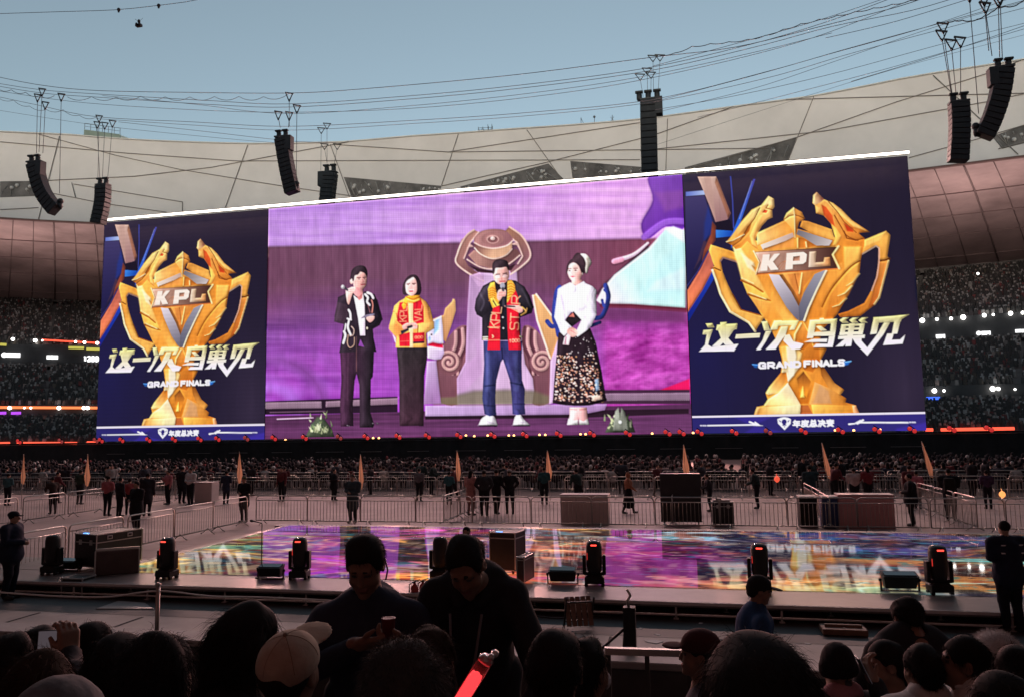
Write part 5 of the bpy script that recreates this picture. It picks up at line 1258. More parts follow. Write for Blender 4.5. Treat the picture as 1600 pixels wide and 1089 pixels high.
# lit lamps: ceiling uplights at the back of the upper tier, added area lamps that brighten the ceiling, red wash from the stage lamps
M_UP = mat('uplight_glow', (.9, .9, .9), .3, emit=(1, .9, .84), estr=3.0)
u0 = None
for x, y, lb in ((14, 396, 'ceiling uplight at the far left, lowest of three'), (32, 393, 'ceiling uplight on the left, between two others'), (60, 392, 'ceiling uplight on the left, nearest the screen'), (1441, 380, 'curved ceiling uplight just right of the screen'), (1568, 358, 'curved ceiling uplight near the right picture edge')):
    P_ = hit_ring(x, y, 46)
    bb = MB()
    if x > 1000: bb.tube([(0, 0, 0), (.25, 0, 1.4), (.8, 0, 2.8), (1.6, 0, 3.8)], .12, 6)
    else: bb.ball((0, 0, 0), .4, 8, 6)
    q = bb.build('ceiling_light', M_UP); q.location = tuple(P_); tag(q, lb, 'lamp', 'ceiling uplights')
for i, (x, en) in enumerate(((-120, 750), (20, 750), (120, 600), (1440, 750), (1560, 850), (1700, 850))):
    P_ = hit_ring(x, 660, 5); ld = bpy.data.lights.new('uplight', 'AREA'); ld.shape = 'DISK'; ld.size = 9; ld.energy = en; ld.color = (1, .74, .71)
    lo = bpy.data.objects.new('uplight', ld); COL.objects.link(lo); lo.location = (P_[0], P_[1], 22); lo.rotation_euler = (R(180), 0, 0)  # added lamps over the middle tier, no fixture there; they brighten the ceiling
for i in range(6):
    x = -64 + i*16; ld = bpy.data.lights.new('red_wash', 'SPOT'); ld.energy = 9000; ld.color = (1, .42, .36); ld.spot_size = R(60); ld.spot_blend = .8; ld.shadow_soft_size = .6
    lo = bpy.data.objects.new('red_wash', ld); COL.objects.link(lo); lo.location = (x, SY-2.4, 3.2); d = Vector((x*.35, 20, 1.5)) - Vector((x, SY-2.4, 3.2)); lo.rotation_euler = d.to_track_quat('-Z', 'Y').to_euler()
ld = bpy.data.lights.new('light_bar_beam', 'AREA'); ld.shape = 'RECTANGLE'; ld.size = 94; ld.size_y = .5; ld.energy = 12500; ld.color = (1, .56, .50)
lo = bpy.data.objects.new('light_bar_beam', ld); COL.objects.link(lo); lo.location = ((SX0+SX1)/2, SY-.6, SZ1+.3); lo.rotation_euler = (R(-62), 0, 0)
# ------------------------------------------------------------------ ground
def ground_mat():
    m = bpy.data.materials.new('field_cover'); m.use_nodes = True; t = m.node_tree; b = t.nodes['Principled BSDF']
    tc = t.nodes.new('ShaderNodeTexCoord'); mp = t.nodes.new('ShaderNodeMapping'); t.links.new(tc.outputs['Object'], mp.inputs['Vector'])
    br = t.nodes.new('ShaderNodeTexBrick'); br.inputs['Scale'].default_value = 1.0; br.offset = 0.5
    br.inputs['Color1'].default_value = (.30, .21, .195, 1); br.inputs['Color2'].default_value = (.36, .26, .24, 1); br.inputs['Mortar'].default_value = (.15, .11, .105, 1)
    br.inputs['Mortar Size'].default_value = .014; br.inputs['Brick Width'].default_value = 2.4; br.inputs['Row Height'].default_value = 1.2
    t.links.new(mp.outputs[0], br.inputs['Vector'])
    n = t.nodes.new('ShaderNodeTexNoise'); n.inputs['Scale'].default_value = .9; n.inputs['Detail'].default_value = 8; t.links.new(tc.outputs['Object'], n.inputs['Vector'])
    mx = t.nodes.new('ShaderNodeMix'); mx.data_type = 'RGBA'; mx.blend_type = 'MULTIPLY'; mx.inputs[0].default_value = .5
    rp = t.nodes.new('ShaderNodeValToRGB'); rp.color_ramp.elements[0].color = (.5, .5, .5, 1); rp.color_ramp.elements[1].color = (1.3, 1.3, 1.3, 1); t.links.new(n.outputs['Fac'], rp.inputs['Fac'])
    t.links.new(br.outputs['Color'], mx.inputs[6]); t.links.new(rp.outputs['Color'], mx.inputs[7]); t.links.new(mx.outputs[2], b.inputs['Base Color'])
    b.inputs['Roughness'].default_value = .62
    return m
b = MB(); b.add([(-500, -400, 0), (500, -400, 0), (500, 600, 0), (-500, 600, 0)], [(0, 1, 2, 3)])
tag(b.build('ground', ground_mat()), kind='structure')
M_FLOOR = mat('grey_floor_sheet', (.31, .285, .265), .6, noise=.25, scale=.8, bump=.1, bscale=14)
M_MAT = mat('dark_floor_mat', (.045, .043, .042), .6, noise=.4, scale=1.2)
b = MB(); b.add([(-40, 9.0, .004), (40, 9.0, .004), (40, 15.6, .004), (-40, 15.6, .004)], [(0, 1, 2, 3)]); tag(b.build('walkway', M_FLOOR), kind='structure')
b = MB(); b.add([(-40, 13.9, .008), (40, 13.9, .008), (40, 15.6, .008), (-40, 15.6, .008)], [(0, 1, 2, 3)]); tag(b.build('walkway_mat', M_MAT), kind='structure')
def gq(pts, z): return [tuple(on_z(x, y, z)) for x, y in pts]

b = MB(); q = gq([(150, 950), (240, 950), (226, 941), (185, 938)], .03); b.add(q + [(p[0], p[1], .009) for p in q], [(0, 1, 2, 3), (4, 5, 1, 0), (5, 6, 2, 1), (6, 7, 3, 2), (7, 4, 0, 3)])
tag(b.build('floor_panel', mat('pale_floor_panel', (.33, .32, .31), .35, noise=.15, scale=2)), 'pale loose floor panel lying on the walkway by the rope post', 'floor panel')
b = MB(); b.add([(-70, 40.3, .006), (60, 40.3, .006), (60, 83.6, .006), (-70, 83.6, .006)], [(0, 1, 2, 3)]); tag(b.build('seating_carpet', mat('dark_carpet', (.03, .026, .027), .9, noise=.4, scale=.6)), kind='structure')
# joints between the walkway sheets
b = MB()
for x in (-13, -10.6, -6.2, -3.8, -1.4, 1.0, 3.4, 5.8, 8.2): b.box((x, 11.4, .0095), (.025, 2.4, .0035))
tag(b.build('walkway_joint', mat('joint_dark', (.03, .03, .03), .8)), kind='structure')

# ------------------------------------------------------------------ LED floor with its deck
ZD = .33
FX0, FX1, FY0, FY1 = -13.6, 19.0, 16.45, 25.2
floor_ = empty('led_floor_stage', (0, 20, 0), 0, 'low stage whose glossy LED floor shows coloured swirls and mirrors the screen', 'stage')
def floor_picture():
    ppm = 14; nx = int((FX1-FX0)*ppm); ny = int((FY1-FY0)*ppm*1.4)
    X, Y = np.meshgrid(np.linspace(FX0, FX1, nx+1), np.linspace(FY0, FY1, ny+1))
    # flowing bands, stretched along the stage
    w1 = fbm(X/7.0, Y/2.2, 40, 3); w2 = fbm(X/5.0+7, Y/1.8+3, 44, 3)
    u = X/9.0 + 1.6*w1; v = Y/1.25 + 3.2*w2 + .10*X
    f = fbm(u, v, 50, 4); g = fbm(u*1.7+11, v*1.3, 61, 4); h = fbm(X/3.2, Y/.7 + 2*w1, 71, 3)
    c = np.zeros(X.shape+(3,))
    c[:] = (60, 44, 46)
    def over(mask, col):
        mk = np.clip(mask, 0, 1)[..., None]; c[:] = c*(1-mk) + np.array(col, float)*mk
    sx = lambda a, s: 1/(1+np.exp(-(X-a)/s))
    over((g-.45)*5, (112, 62, 46)); over((f-.52)*6, (150, 112, 84))
    left = 1-sx(-6.5, .6); mid = sx(-9.2, .5)*(1-sx(-4.6, .6)); cen = sx(-3, 1)*(1-sx(1.6, .3)); right = sx(3.4, 1)
    over(left*(f-.46)*7, (196, 172, 110)); over(left*(h-.58)*7, (120, 150, 130)); over(left*(g-.58)*8, (90, 52, 70))
    over(mid*(g-.40)*6, (150, 66, 160)); over(mid*(h-.56)*8, (226, 110, 200)); over(mid*(f-.62)*9, (92, 60, 150))
    over(sx(-6.2, .5)*(1-sx(-2.4, .5))*.6, (92, 56, 44)); over(sx(-6.2, .5)*(1-sx(-2.4, .5))*(h-.46)*7, (216, 180, 104)); over(sx(-6.2, .5)*(1-sx(-2.8, .5))*(g-.55)*9, (84, 100, 120)); over(sx(-5.2, .5)*(1-sx(-3, .5))*np.clip((18.4-Y)/1.0, 0, 1)*.8, (226, 150, 110))
    over(cen*np.clip((23.5-Y)/2, 0, 1)*np.clip(.55+(h-.5)*3, 0, 1), (128, 52, 122)); over(cen*(h-.6)*8*np.clip((24-Y)/2, 0, 1), (176, 100, 170))
    over(sx(-2.6, 1)*(1-sx(2.2, .8))*np.clip((Y-22)/1.2, 0, 1)*np.clip((f-.4)*6, 0, 1), (70, 130, 176)); over(sx(-2.6, 1)*(1-sx(6, .8))*np.clip((Y-22)/1.2, 0, 1)*np.clip((g-.55)*8, 0, 1), (176, 206, 220))
    over(sx(1.2, .15)*(1-sx(5, .8))*np.clip((Y-18.4)/1, 0, 1)*.8, (44, 44, 66)); over(sx(1.2, .2)*(1-sx(6, .8))*np.clip((h-.56)*9, 0, 1)*np.clip((Y-18)/1, 0, 1), (130, 150, 170)); over(sx(2.5, .4)*(1-sx(4.8, .6))*np.clip((Y-23)/.8, 0, 1)*np.clip((w1-.4)*6, 0, 1), (60, 120, 190))
    over(right*(f-.47)*6, (170, 130, 92)); over(right*(g-.52)*7, (110, 60, 44)); over(right*(h-.60)*9, (120, 176, 176)); over(right*(w2-.55)*8, (90, 84, 130)); over(right*sx(6.5, .8)*(h-.50)*6*np.clip((20-Y)/1.5, 0, 1), (206, 160, 90)); over(right*sx(7.5, .8)*np.clip((18.6-Y)/1, 0, 1)*.75, (196, 108, 56)); over(right*sx(7, .8)*np.clip((g-.55)*8, 0, 1)*np.clip((Y-20)/1.5, 0, 1), (170, 168, 110))
    over(sx(-.6, .8)*(1-sx(4.2, .8))*np.clip((17.9-.1*X-Y)/.5, 0, 1)*.8, (226, 172, 120)); over(sx(2.4, .6)*(1-sx(4.6, .5))*np.clip((17.3-Y)/.4, 0, 1)*.8, (110, 160, 140))
    # bright ribbons
    for k, (a, col) in enumerate((((.5, 1.0), (240, 226, 190)), ((.42, .8), (230, 180, 110)), ((.58, 1.2), (190, 220, 220)))):
        r_ = np.abs(fbm(u*.8+k*5, v*.6*a[1], 90+k, 3)-a[0]); over(np.clip(1-r_/.012, 0, 1)*.75*np.clip((w1-.3)*4, 0, 1), col)
    d1 = fbm(X*1.4+3*w1, Y*2.6+4*w2, 120, 4); d2 = fbm(X*2.3+9, Y*3.4+3*w1, 131, 3)
    over(np.clip((d1-.56)*22, 0, 1)*.6, (34, 30, 40)); over(np.clip((d2-.62)*26, 0, 1)*.45, (190, 176, 160)); over(np.clip((d2-.33)*-26, 0, 1)*.55, (60, 128, 140)); over(np.clip((d1-.36)*-24, 0, 1)*.5, (150, 84, 70))
    c *= (1+.35*(fbm(X*3, Y*9, 99, 3)-.5))[..., None]
    m_ = c.mean(-1, keepdims=True); c = m_ + (c-m_)*1.05; c = 255*np.clip(c/235.0, 0, 1)**1.55
    c = lin_im(np.clip(c, 0, 255)/255.0)*1.25
    gm = (1/(1+np.exp(-(X+6.3)/.35)))*(1-1/(1+np.exp(-(X+2.7)/.35))); tint = np.array([1.45, 1.2, .85]); c = c*(1+gm[..., None]*(tint-1))
    # joints of the 1 m floor tiles
    j = (np.abs((X+500) % 1.0 - .5) > .485) | (np.abs((Y+500) % 1.0 - .5) > .48)
    c[j] *= .8
    i = np.arange(ny)[:, None]*(nx+1) + np.arange(nx)[None]
    Q = np.stack([i, i+1, i+nx+2, i+nx+1], -1).reshape(-1, 4)
    V = np.stack([X, Y, np.full_like(X, ZD+.012)], -1).reshape(-1, 3)
    m = attr_mat('led_floor_glass', emission=1.0, rough=.035, base=False)
    bs = m.node_tree.nodes['Principled BSDF']; bs.inputs['Specular IOR Level'].default_value = .3
    nz = m.node_tree.nodes.new('ShaderNodeTexNoise'); nz.inputs['Scale'].default_value = .55; nz.inputs['Detail'].default_value = 2
    tc = m.node_tree.nodes.new('ShaderNodeTexCoord'); m.node_tree.links.new(tc.outputs['Object'], nz.inputs['Vector'])
    bp = m.node_tree.nodes.new('ShaderNodeBump'); bp.inputs['Strength'].default_value = .012; bp.inputs['Distance'].default_value = .03
    m.node_tree.links.new(nz.outputs['Fac'], bp.inputs['Height']); m.node_tree.links.new(bp.outputs['Normal'], bs.inputs['Normal'])
    return np_mesh('led_tiles', V, Q, m, None, False, c.reshape(-1, 3))
put(link_mesh('led_tiles', floor_picture()), floor_)
M_DECK = mat('deck_board', (.15, .14, .135), .38, noise=.25, scale=1.5, bump=.05, bscale=20)
M_EDGE = mat('deck_edge', (.62, .61, .60), .5, .1, noise=.15, scale=3)
b = MB()
b.box((-.8, 15.82, ZD-.05), (20.5, .62, .05), bev=.008)                   # front strip
b.box((2.7, 25.45, ZD-.05), (16.9, .245, .05), bev=.008)                  # rear strip
b.box((-15.9, 17.3, ZD-.05), (2.25, .84, .05), bev=.008)                  # left wing
b.box((-13.75, 21.68, ZD-.05), (.14, 3.5, .05), bev=.008)
b.box(((FX0+FX1)/2, (FY0+FY1)/2, ZD-.06), ((FX1-FX0)/2-.01, (FY1-FY0)/2-.01, .055))
put(b.build('deck', M_DECK), floor_)
b = MB(); b.box((-.8, 15.185, ZD-.03), (20.5, .012, .028)); b.tube([(-21.2, 15.24, .08), (19.6, 15.24, .08)], .02, 6); put(b.build('deck_edge', M_EDGE), floor_)
for k in range(44):
    x = -21 + k*.94; yy = 15.24 if k % 2 == 0 else 15.9
    b = MB(); b.tube([(x, yy, .009), (x, yy, ZD-.1)], .022, 6); b.box((x, yy, .016), (.05, .05, .006)); put(b.build('leg', M_EDGE), floor_)
b = MB(); b.box((-.8, 16.6, .12), (20.4, .01, .1)); put(b.build('under_drape', M_BLACKCLOTH), floor_)

# ------------------------------------------------------------------ stand under the viewer: steps down to a front ledge
def zfloor(y): return 2.05 if y < .6 else max(.35, 2.05 - (y-.6)*.205)
b = MB(); pr = []
y = -3.0; z = 2.05
prof = [(-60, 2.05)]
ys = np.arange(.6, 8.9, .85)
for a in ys: prof += [(a, zfloor(a-.43)), (a, zfloor(a+.43))]
prof += [(9.0, zfloor(9.0))]
n = len(prof); vs = [(-60, p[0], p[1]) for p in prof] + [(60, p[0], p[1]) for p in prof]
b.add(vs, [(i, n+i, n+i+1, i+1) for i in range(n-1)]); tag(b.build('terrace', mat('terrace_concrete', (.12, .115, .11), .8, noise=.3, scale=1)), kind='structure')
M_LEDGE = mat('ledge_concrete', (.30, .29, .28), .6, noise=.2, scale=2, bump=.15, bscale=30)
e = empty('parapet', (0, 9.2, 0), 0, 'low concrete parapet with a pale top along the front of the stand', 'parapet')
for x0, x1 in ((-25, 2.05), (4.6, 25)):
    b = MB(); b.box(((x0+x1)/2, 9.2, .47), ((x1-x0)/2, .16, .45)); b.build('wall', mat('parapet_dark', (.07, .068, .066), .8, noise=.3, scale=2), e).location = (0, -9.2, 0)
    b = MB(); b.box(((x0+x1)/2, 9.2, .96), ((x1-x0)/2+.03, .22, .04), bev=.012); b.build('coping', M_LEDGE, e).location = (0, -9.2, 0)
# ------------------------------------------------------------------ line arrays hung over the field, and the wires that carry them
M_SPK = mat('speaker_paint', (.020, .020, .021), .6, noise=.2, scale=6)
M_GRL = mat('speaker_grille', (.030, .030, .031), .8, noise=.3, scale=60)
M_STEEL = mat('dark_steel', (.05, .05, .05), .5, .5)
M_WIRE = mat('wire_dark', (.13, .13, .14), .6)
def spline_pts(pts, n):
    c = catmull(np.array(pts, float), False, 24) if len(pts) > 2 else np.array([np.array(pts[0])+(np.array(pts[1])-np.array(pts[0]))*t for t in np.linspace(0, 1, 40)])
    d = np.r_[0, np.cumsum(np.linalg.norm(np.diff(c, axis=0), axis=1))]; s = np.linspace(0, d[-1], n)
    return np.stack([np.interp(s, d, c[:, i]) for i in range(c.shape[1])], 1)
def line_array(line, wpx, Y, hangs, n, label, side=0, tail=None, motors=2):
    pts = [on_y(x, y, Y) for x, y in line]; mid = on_y(*line[0], Y)
    dep = (mid-CAMP)@F; w = wpx/FPX*dep
    e = empty('line_array_speaker', mid, 0, label, 'loudspeaker', 'line array loudspeakers hung over the field')
    P_ = spline_pts([(p[0]-mid[0], p[2]-mid[2]) for p in pts], n+1)
    cab = None
    for k in range(n):
        a, b = P_[k], P_[k+1]; t = b-a; L = np.linalg.norm(t); ang = math.atan2(t[0], -t[1])
        if cab is None:
            m = MB(); m.box((0, 0, 0), (w/2, w*.36, L*.485), 0, None, w*.03)
            cab = c = m.build('cabinet', M_SPK, e)
            g = MB(); g.box((0, -w*.365, 0), (w*.44, w*.012, L*.40), 0); g.box((0, -w*.38, 0), (w*.06, w*.012, L*.40), 1); gr = g.build('grille', [M_GRL, M_SPK], c)
        else:
            c = copy_tree(cab, e)
        c.location = ((a+b)[0]/2, 0, (a+b)[1]/2); c.rotation_euler = (0, -ang, 0)
    top = P_[0]; m = MB()
    m.box((top[0], 0, top[1]+.12), (w*.52, w*.3, .07), 0); m.box((top[0]-w*.42, 0, top[1]+.02), (.05, w*.2, .16)); m.box((top[0]+w*.42, 0, top[1]+.02), (.05, w*.2, .16)); m.build('flying_frame', M_STEEL, e)
    for k in range(motors):
        x = top[0] + (k-(motors-1)/2)*w*.55; z = top[1] + w*.35
        m = MB(); m.lathe([(w*.10, -w*.32), (w*.17, -w*.2), (w*.17, w*.12), (w*.08, w*.2)], 10, 0, (x, 0, z)); m.box((x, -w*.1, z+w*.22), (w*.24, w*.12, w*.07), 0, None, w*.03); m.tube([(x, 0, top[1]+.1), (x, 0, z)], .04, 5); m.build('chain_hoist', M_SPK, e)
    if side:
        m = MB(); m.box((top[0]+side*w*.62, -.1, top[1]-w*.45), (w*.24, w*.3, w*.55), 0, None, .04); m.bar((top[0]+side*w*.3, -.1, top[1]-w*.2), (top[0]+side*w*.6, -.1, top[1]-w*.2), .1, .1); m.build('side_speaker', M_SPK, e)
    if tail is not None:
        bt = P_[-1]; m = MB(); x = bt[0]+tail*w*.42; z = bt[1]+w*.35
        m.ball((x, 0, z+w*.3), w*.22, 8, 6); m.lathe([(w*.1, -w*.3), (w*.16, -w*.1), (w*.14, w*.2)], 8, 0, (x, 0, z)); m.tube([(x, 0, z-w*.2), (bt[0]+tail*w*.2, 0, bt[1]+.05)], .06, 5); m.build('pull_back_hoist', M_SPK, e)
    for (hx, hy), (fx, fy) in hangs:
        h = on_y(hx, hy, Y)-mid; f = on_y(fx, fy, Y)-mid; h[1] = 0; f[1] = 0
        m = MB(); m.tube([h+np.array([0, 0, -.5]), f], .028, 5); m.build('hang_chain', M_WIRE, e)
        s_ = w*.32; m = MB(); m.bar(h+np.array([-s_, 0, .15]), h+np.array([s_, 0, -.05]), .12, .1); m.tube([h+np.array([-s_*.9, 0, .1]), h+np.array([0, 0, -.75])], .05, 5); m.tube([h+np.array([s_*.9, 0, 0]), h+np.array([0, 0, -.75])], .05, 5); m.build('hang_bracket', M_STEEL, e)
    return e
line_array([(54, 256), (60, 281), (69, 305), (87, 329)], 21, 62, [((66, 140), (61, 238)), ((59, 149), (57, 240)), ((71, 161), (67, 240)), ((96, 148), (93, 303))], 11, 'curved line array bending to the right, leftmost of all over the field', 1, .9)
line_array([(161, 291), (160, 316), (153, 350)], 20, 72, [((155, 182), (153, 280)), ((152, 192), (156, 280)), ((164, 193), (160, 280)), ((176, 190), (168, 282))], 9, 'short line array hanging just above the left end of the bright bar')
line_array([(441, 217), (448, 260), (457, 302)], 21, 62, [((452, 147), (452, 198)), ((435, 176), (438, 200)), ((452, 177), (451, 200)), ((464, 166), (463, 285))], 13, 'long slightly bowed line array above the screen joint left of centre', 1, .8)
line_array([(516, 271), (514, 288), (510, 322)], 21, 91, [((502, 201), (501, 296)), ((511, 194), (511, 255)), ((507, 226), (511, 255)), ((527, 226), (522, 258))], 8, 'small line array half hidden behind the bright bar left of centre', -1)
line_array([(1013, 158), (1014, 215), (1016, 300)], 25, 90, [((1000, 117), (1005, 152)), ((1011, 108), (1012, 148)), ((1017, 114), (1017, 148)), ((1020, 88), (1021, 140)), ((1031, 87), (1028, 152))], 14, 'tall straight line array reaching down behind the bright bar right of centre', 1, None, 3)
line_array([(1498, 163), (1499.5, 200), (1497, 253)], 27, 60, [((1473, 38), (1489, 158)), ((1471, 50), (1487, 150)), ((1486, 64), (1494, 150)), ((1500, 60), (1501, 150))], 11, 'straight line array to the right of the screen below the thick wires', 0)
line_array([(1568, 109), (1562, 149), (1549.5, 188), (1537, 214)], 27, 55, [((1539, 6), (1550, 88)), ((1537, -6), (1545, 80)), ((1559, -4), (1562, 90)), ((1562, -8), (1566, 90)), ((1514, -12), (1529, 178))], 12, 'big line array curving to the left, rightmost of all over the field', -1, -.9)
def wire(pts, Y, r, label, wavy=0.0, n=None):
    P_ = spline_pts(pts, n or max(12, int(abs(pts[-1][0]-pts[0][0])/25)))
    W_ = []
    for i, (x, y) in enumerate(P_): W_.append(on_y(x, y, Y))
    if wavy:
        out = []
        for a, b in zip(W_[:-1], W_[1:]):
            for t in np.linspace(0, 1, 6, endpoint=False): out.append(a*(1-t)+b*t - np.array([0, 0, wavy*4*t*(1-t)]))
        W_ = out + [W_[-1]]
    m = MB(); m.tube(W_, r*.8, 5); o = m.build('suspension_wire', M_WIRE); tag(o, label, 'wire', 'wires strung across the opening'); return o
wire([(-20, 22.5), (90, 19), (180, 16), (248, 9), (300, 2), (345, -8)], 40, .022, 'thin camera wire crossing the top left corner of the sky')
wire([(-20, 117), (60, 133), (150, 142), (300, 145), (450, 146), (560, 140), (800, 118), (1020, 90), (1150, 74), (1290, 40), (1400, 12), (1450, -5)], 62, .035, 'topmost long wire dipping over the second left array and rising to the right')
wire([(-20, 128), (65, 141), (160, 148), (330, 158), (450, 163), (620, 152), (800, 135), (1010, 107), (1180, 68), (1300, 32), (1400, -5)], 62, .03, 'second long wire from the top running just under the topmost one')
wire([(-20, 132), (65, 146), (160, 153), (330, 164), (450, 168), (620, 157), (800, 140), (1010, 112), (1180, 74), (1300, 42), (1420, 18), (1500, -5)], 62, .03, 'third long wire from the top with pale red glints near it')
wire([(160, 150), (300, 163), (448, 178), (640, 166), (830, 146), (1005, 120), (1180, 82), (1300, 52)], 62, .025, 'thin wire sagging from the leftmost array to the tall straight array')
wire([(-20, 148), (60, 165), (150, 183), (300, 191), (450, 198), (640, 189), (830, 176), (1020, 156), (1200, 112), (1330, 75), (1480, 34), (1620, -4)], 75, .035, 'lower long wire passing just above the roof edge on the left')
wire([(150, 186), (300, 196), (450, 204), (640, 194), (830, 181), (1020, 160), (1200, 122), (1330, 84), (1480, 44), (1620, 8)], 75, .03, 'lower wire running parallel right under another over the roof edge')
wire([(185, 191), (320, 206), (455, 221), (520, 223)], 75, .03, 'short wire sloping down to the roof edge between two left arrays')
wire([(1024, 172), (1150, 150), (1300, 116), (1470, 70), (1620, 32)], 80, .03, 'wire climbing to the right from the top of the tall straight array')
wire([(1035, 174), (1180, 138), (1300, 98), (1470, 40), (1620, -2)], 80, .028, 'steeper wire climbing to the right from the tall straight array')
wire([(1030, 87), (1045, 92), (1062, 78), (1100, 70), (1180, 60), (1250, 38), (1330, 20), (1420, 2), (1450, -6)], 61, .04, 'loose dark power cord drooping beside the topmost wire right of the tall array', .1)
wire([(1480, 35), (1500, 32), (1520, 33), (1545, 22), (1562, 11), (1585, 10), (1602, -2)], 56, .05, 'black power cord looping between the two right arrays', .05)
wire([(-5, 138), (32, 143), (62, 150), (85, 150)], 61, .035, 'scalloped cord sagging left of the leftmost array', .25, 5)
wire([(105, 152), (120, 150), (165, 153), (215, 151), (262, 152), (310, 152), (360, 151), (405, 152), (450, 148)], 61, .03, 'scalloped cord strung in loops between the leftmost array and the bowed array', .35, 10)
wire([(-5, 152), (18, 156), (45, 166), (75, 172), (98, 172), (125, 181), (150, 184)], 74, .035, 'scalloped cord sagging towards the roof cabin', .3, 7)
for i, (pts, Y_, lb) in enumerate((([(1020, 104), (1160, 66), (1280, 32), (1395, -6)], 62, 'wire rising from the tall array close under the topmost long wire'), ([(1020, 160), (1180, 118), (1300, 84), (1450, 42), (1590, -6)], 70, 'wire rising from the tall array to the upper right corner'), ([(1090, 184), (1240, 146), (1400, 104), (1620, 40)], 70, 'lowest wire rising to the right above the roof edge'), ([(1010, 232), (1200, 170), (1400, 108), (1620, 50)], 96, 'faint wire crossing the roof edge right of the tall array'), ([(-20, 140), (120, 160), (300, 172), (450, 176), (640, 170), (830, 152), (1010, 124), (1250, 66), (1440, -6)], 64, 'wire strung under the second and third long wires'), ([(-20, 170), (150, 196), (320, 214), (455, 226)], 80, 'faint wire sloping down to the roof edge at the left'), ([(1290, 60), (1400, 34), (1530, -6)], 58, 'short wire at the upper right before the right arrays'), ([(1330, 128), (1480, 82), (1620, 34)], 62, 'wire passing behind the straight array at the right'))):
    wire(pts, Y_, .026, lb)
for x, y, lb in ((185.5, 15.6, 'small dark pulley on the camera wire, the left one'), (248, 9.2, 'small dark pulley on the camera wire, the right one')):
    P_ = on_y(x, y, 40); m = MB(); m.lathe([(.06, -.05), (.11, -.04), (.11, .04), (.06, .05)], 10, 0, (0, 0, 0), Matrix.Rotation(R(90), 3, 'X')); m.box((0, 0, -.06), (.05, .03, .12)); o = m.build('wire_pulley', M_STEEL); o.location = tuple(P_); tag(o, lb, 'pulley')
P_ = on_y(217, 37, 40); e = empty('cable_camera', P_, 0, 'small dark flying camera hanging under its wire in the top left sky', 'camera')
m = MB(); m.ball((0, 0, .12), (.09, .09, .14), 8, 6); m.box((0, 0, -.14), (.2, .12, .09), 0, None, .03); m.tube([(0, 0, -.05), (0, 0, .1)], .04, 6); m.build('camera_head', M_SPK, e)
m = MB(); m.tube([(-.28, 0, .3), (0, 0, .12), (.28, 0, .3)], .012, 4); m.build('bridle', M_WIRE, e)
m = MB(); m.lathe([(.05, 0), (.07, .1), (.07, .12)], 10, 0, (0, -.12, -.14), Matrix.Rotation(R(90), 3, 'X')); m.build('lens', M_BLK, e)
# ------------------------------------------------------------------ field furniture
M_GALV = mat('galvanised_steel', (.42, .39, .36), .38, .75, noise=.15, scale=4)
def barrier_proto():
    e = empty('crowd_barrier')
    L, H = 2.16, 1.1; m = MB()
    m.tube([(-L/2, 0, .16), (-L/2, 0, H-.12), (-L/2+.04, 0, H-.035), (-L/2+.12, 0, H), (L/2-.12, 0, H), (L/2-.04, 0, H-.035), (L/2, 0, H-.12), (L/2, 0, .16), (-L/2, 0, .16)], .021, 6)
    m.tube([(-L/2, 0, H-.17), (L/2, 0, H-.17)], .014, 5)
    for k in range(1, 16): x = -L/2 + L*k/16; m.tube([(x, 0, .16), (x, 0, H-.17)], .0085, 4, caps=False)
    m.build('frame', M_GALV, e)
    for s in (-1, 1):
        m = MB(); m.tube([(s*.78, -.28, .015), (s*.78, -.2, .05), (s*.78, 0, .2), (s*.78, .2, .05), (s*.78, .28, .015)], .018, 5); m.build('foot', M_GALV, e)
    return e
bar0 = None
def barrier(x, y, rz, label, group):
    global bar0
    if bar0 is None: bar0 = e = barrier_proto()
    else: e = copy_tree(bar0)
    e.location = (x, y, .004); e.rotation_euler = (0, 0, rz); tag(e, label, 'barrier', group); return e
def row_x(y, x0, x1, label, group, skip=()):
    n = int(round((x1-x0)/2.25))
    for k in range(n):
        x = x0 + (x1-x0)*(k+.5)/n
        if any(a < x < b for a, b in skip): continue
        barrier(x, y+rng.normal()*.03, rng.normal()*.012, label, group)
def row_y(x, y0, y1, label, group):
    n = int(round((y1-y0)/2.25))
    for k in range(n): barrier(x+rng.normal()*.03, y0+(y1-y0)*(k+.5)/n, R(90)+rng.normal()*.012, label, group)
row_x(28.0, -16.6, 23, 'steel crowd barrier in the row standing right behind the LED floor', 'barriers behind the LED floor')
row_x(39.2, -44, 34, 'steel crowd barrier in the middle row across the field', 'barriers across mid field', ((-8.6, -5.8),))
row_x(43.6, -56, 44, 'steel crowd barrier in the farthest row before the seated crowd', 'barriers before the seats')
row_y(-16.8, 16.4, 27.8, 'steel crowd barrier in the slanting row left of the LED floor', 'barriers left of the LED floor')
row_y(-26.5, 24.5, 39, 'steel crowd barrier in the slanting row near the left picture edge', 'barriers of the left lane')
row_y(-9.0, 28.3, 37.3, 'steel crowd barrier in the short slanting row left of the centre people', 'barriers of the centre lane')
row_y(-.6, 28.3, 32.8, 'steel crowd barrier seen almost end on beside the black trolley', 'barriers beside the trolley')
row_y(4.7, 28.3, 35, 'steel crowd barrier seen almost end on left of the blue draped table', 'barriers beside the tables')
row_y(9.1, 28.3, 37.3, 'steel crowd barrier in the slanting row right of the pink table', 'barriers of the right lane')

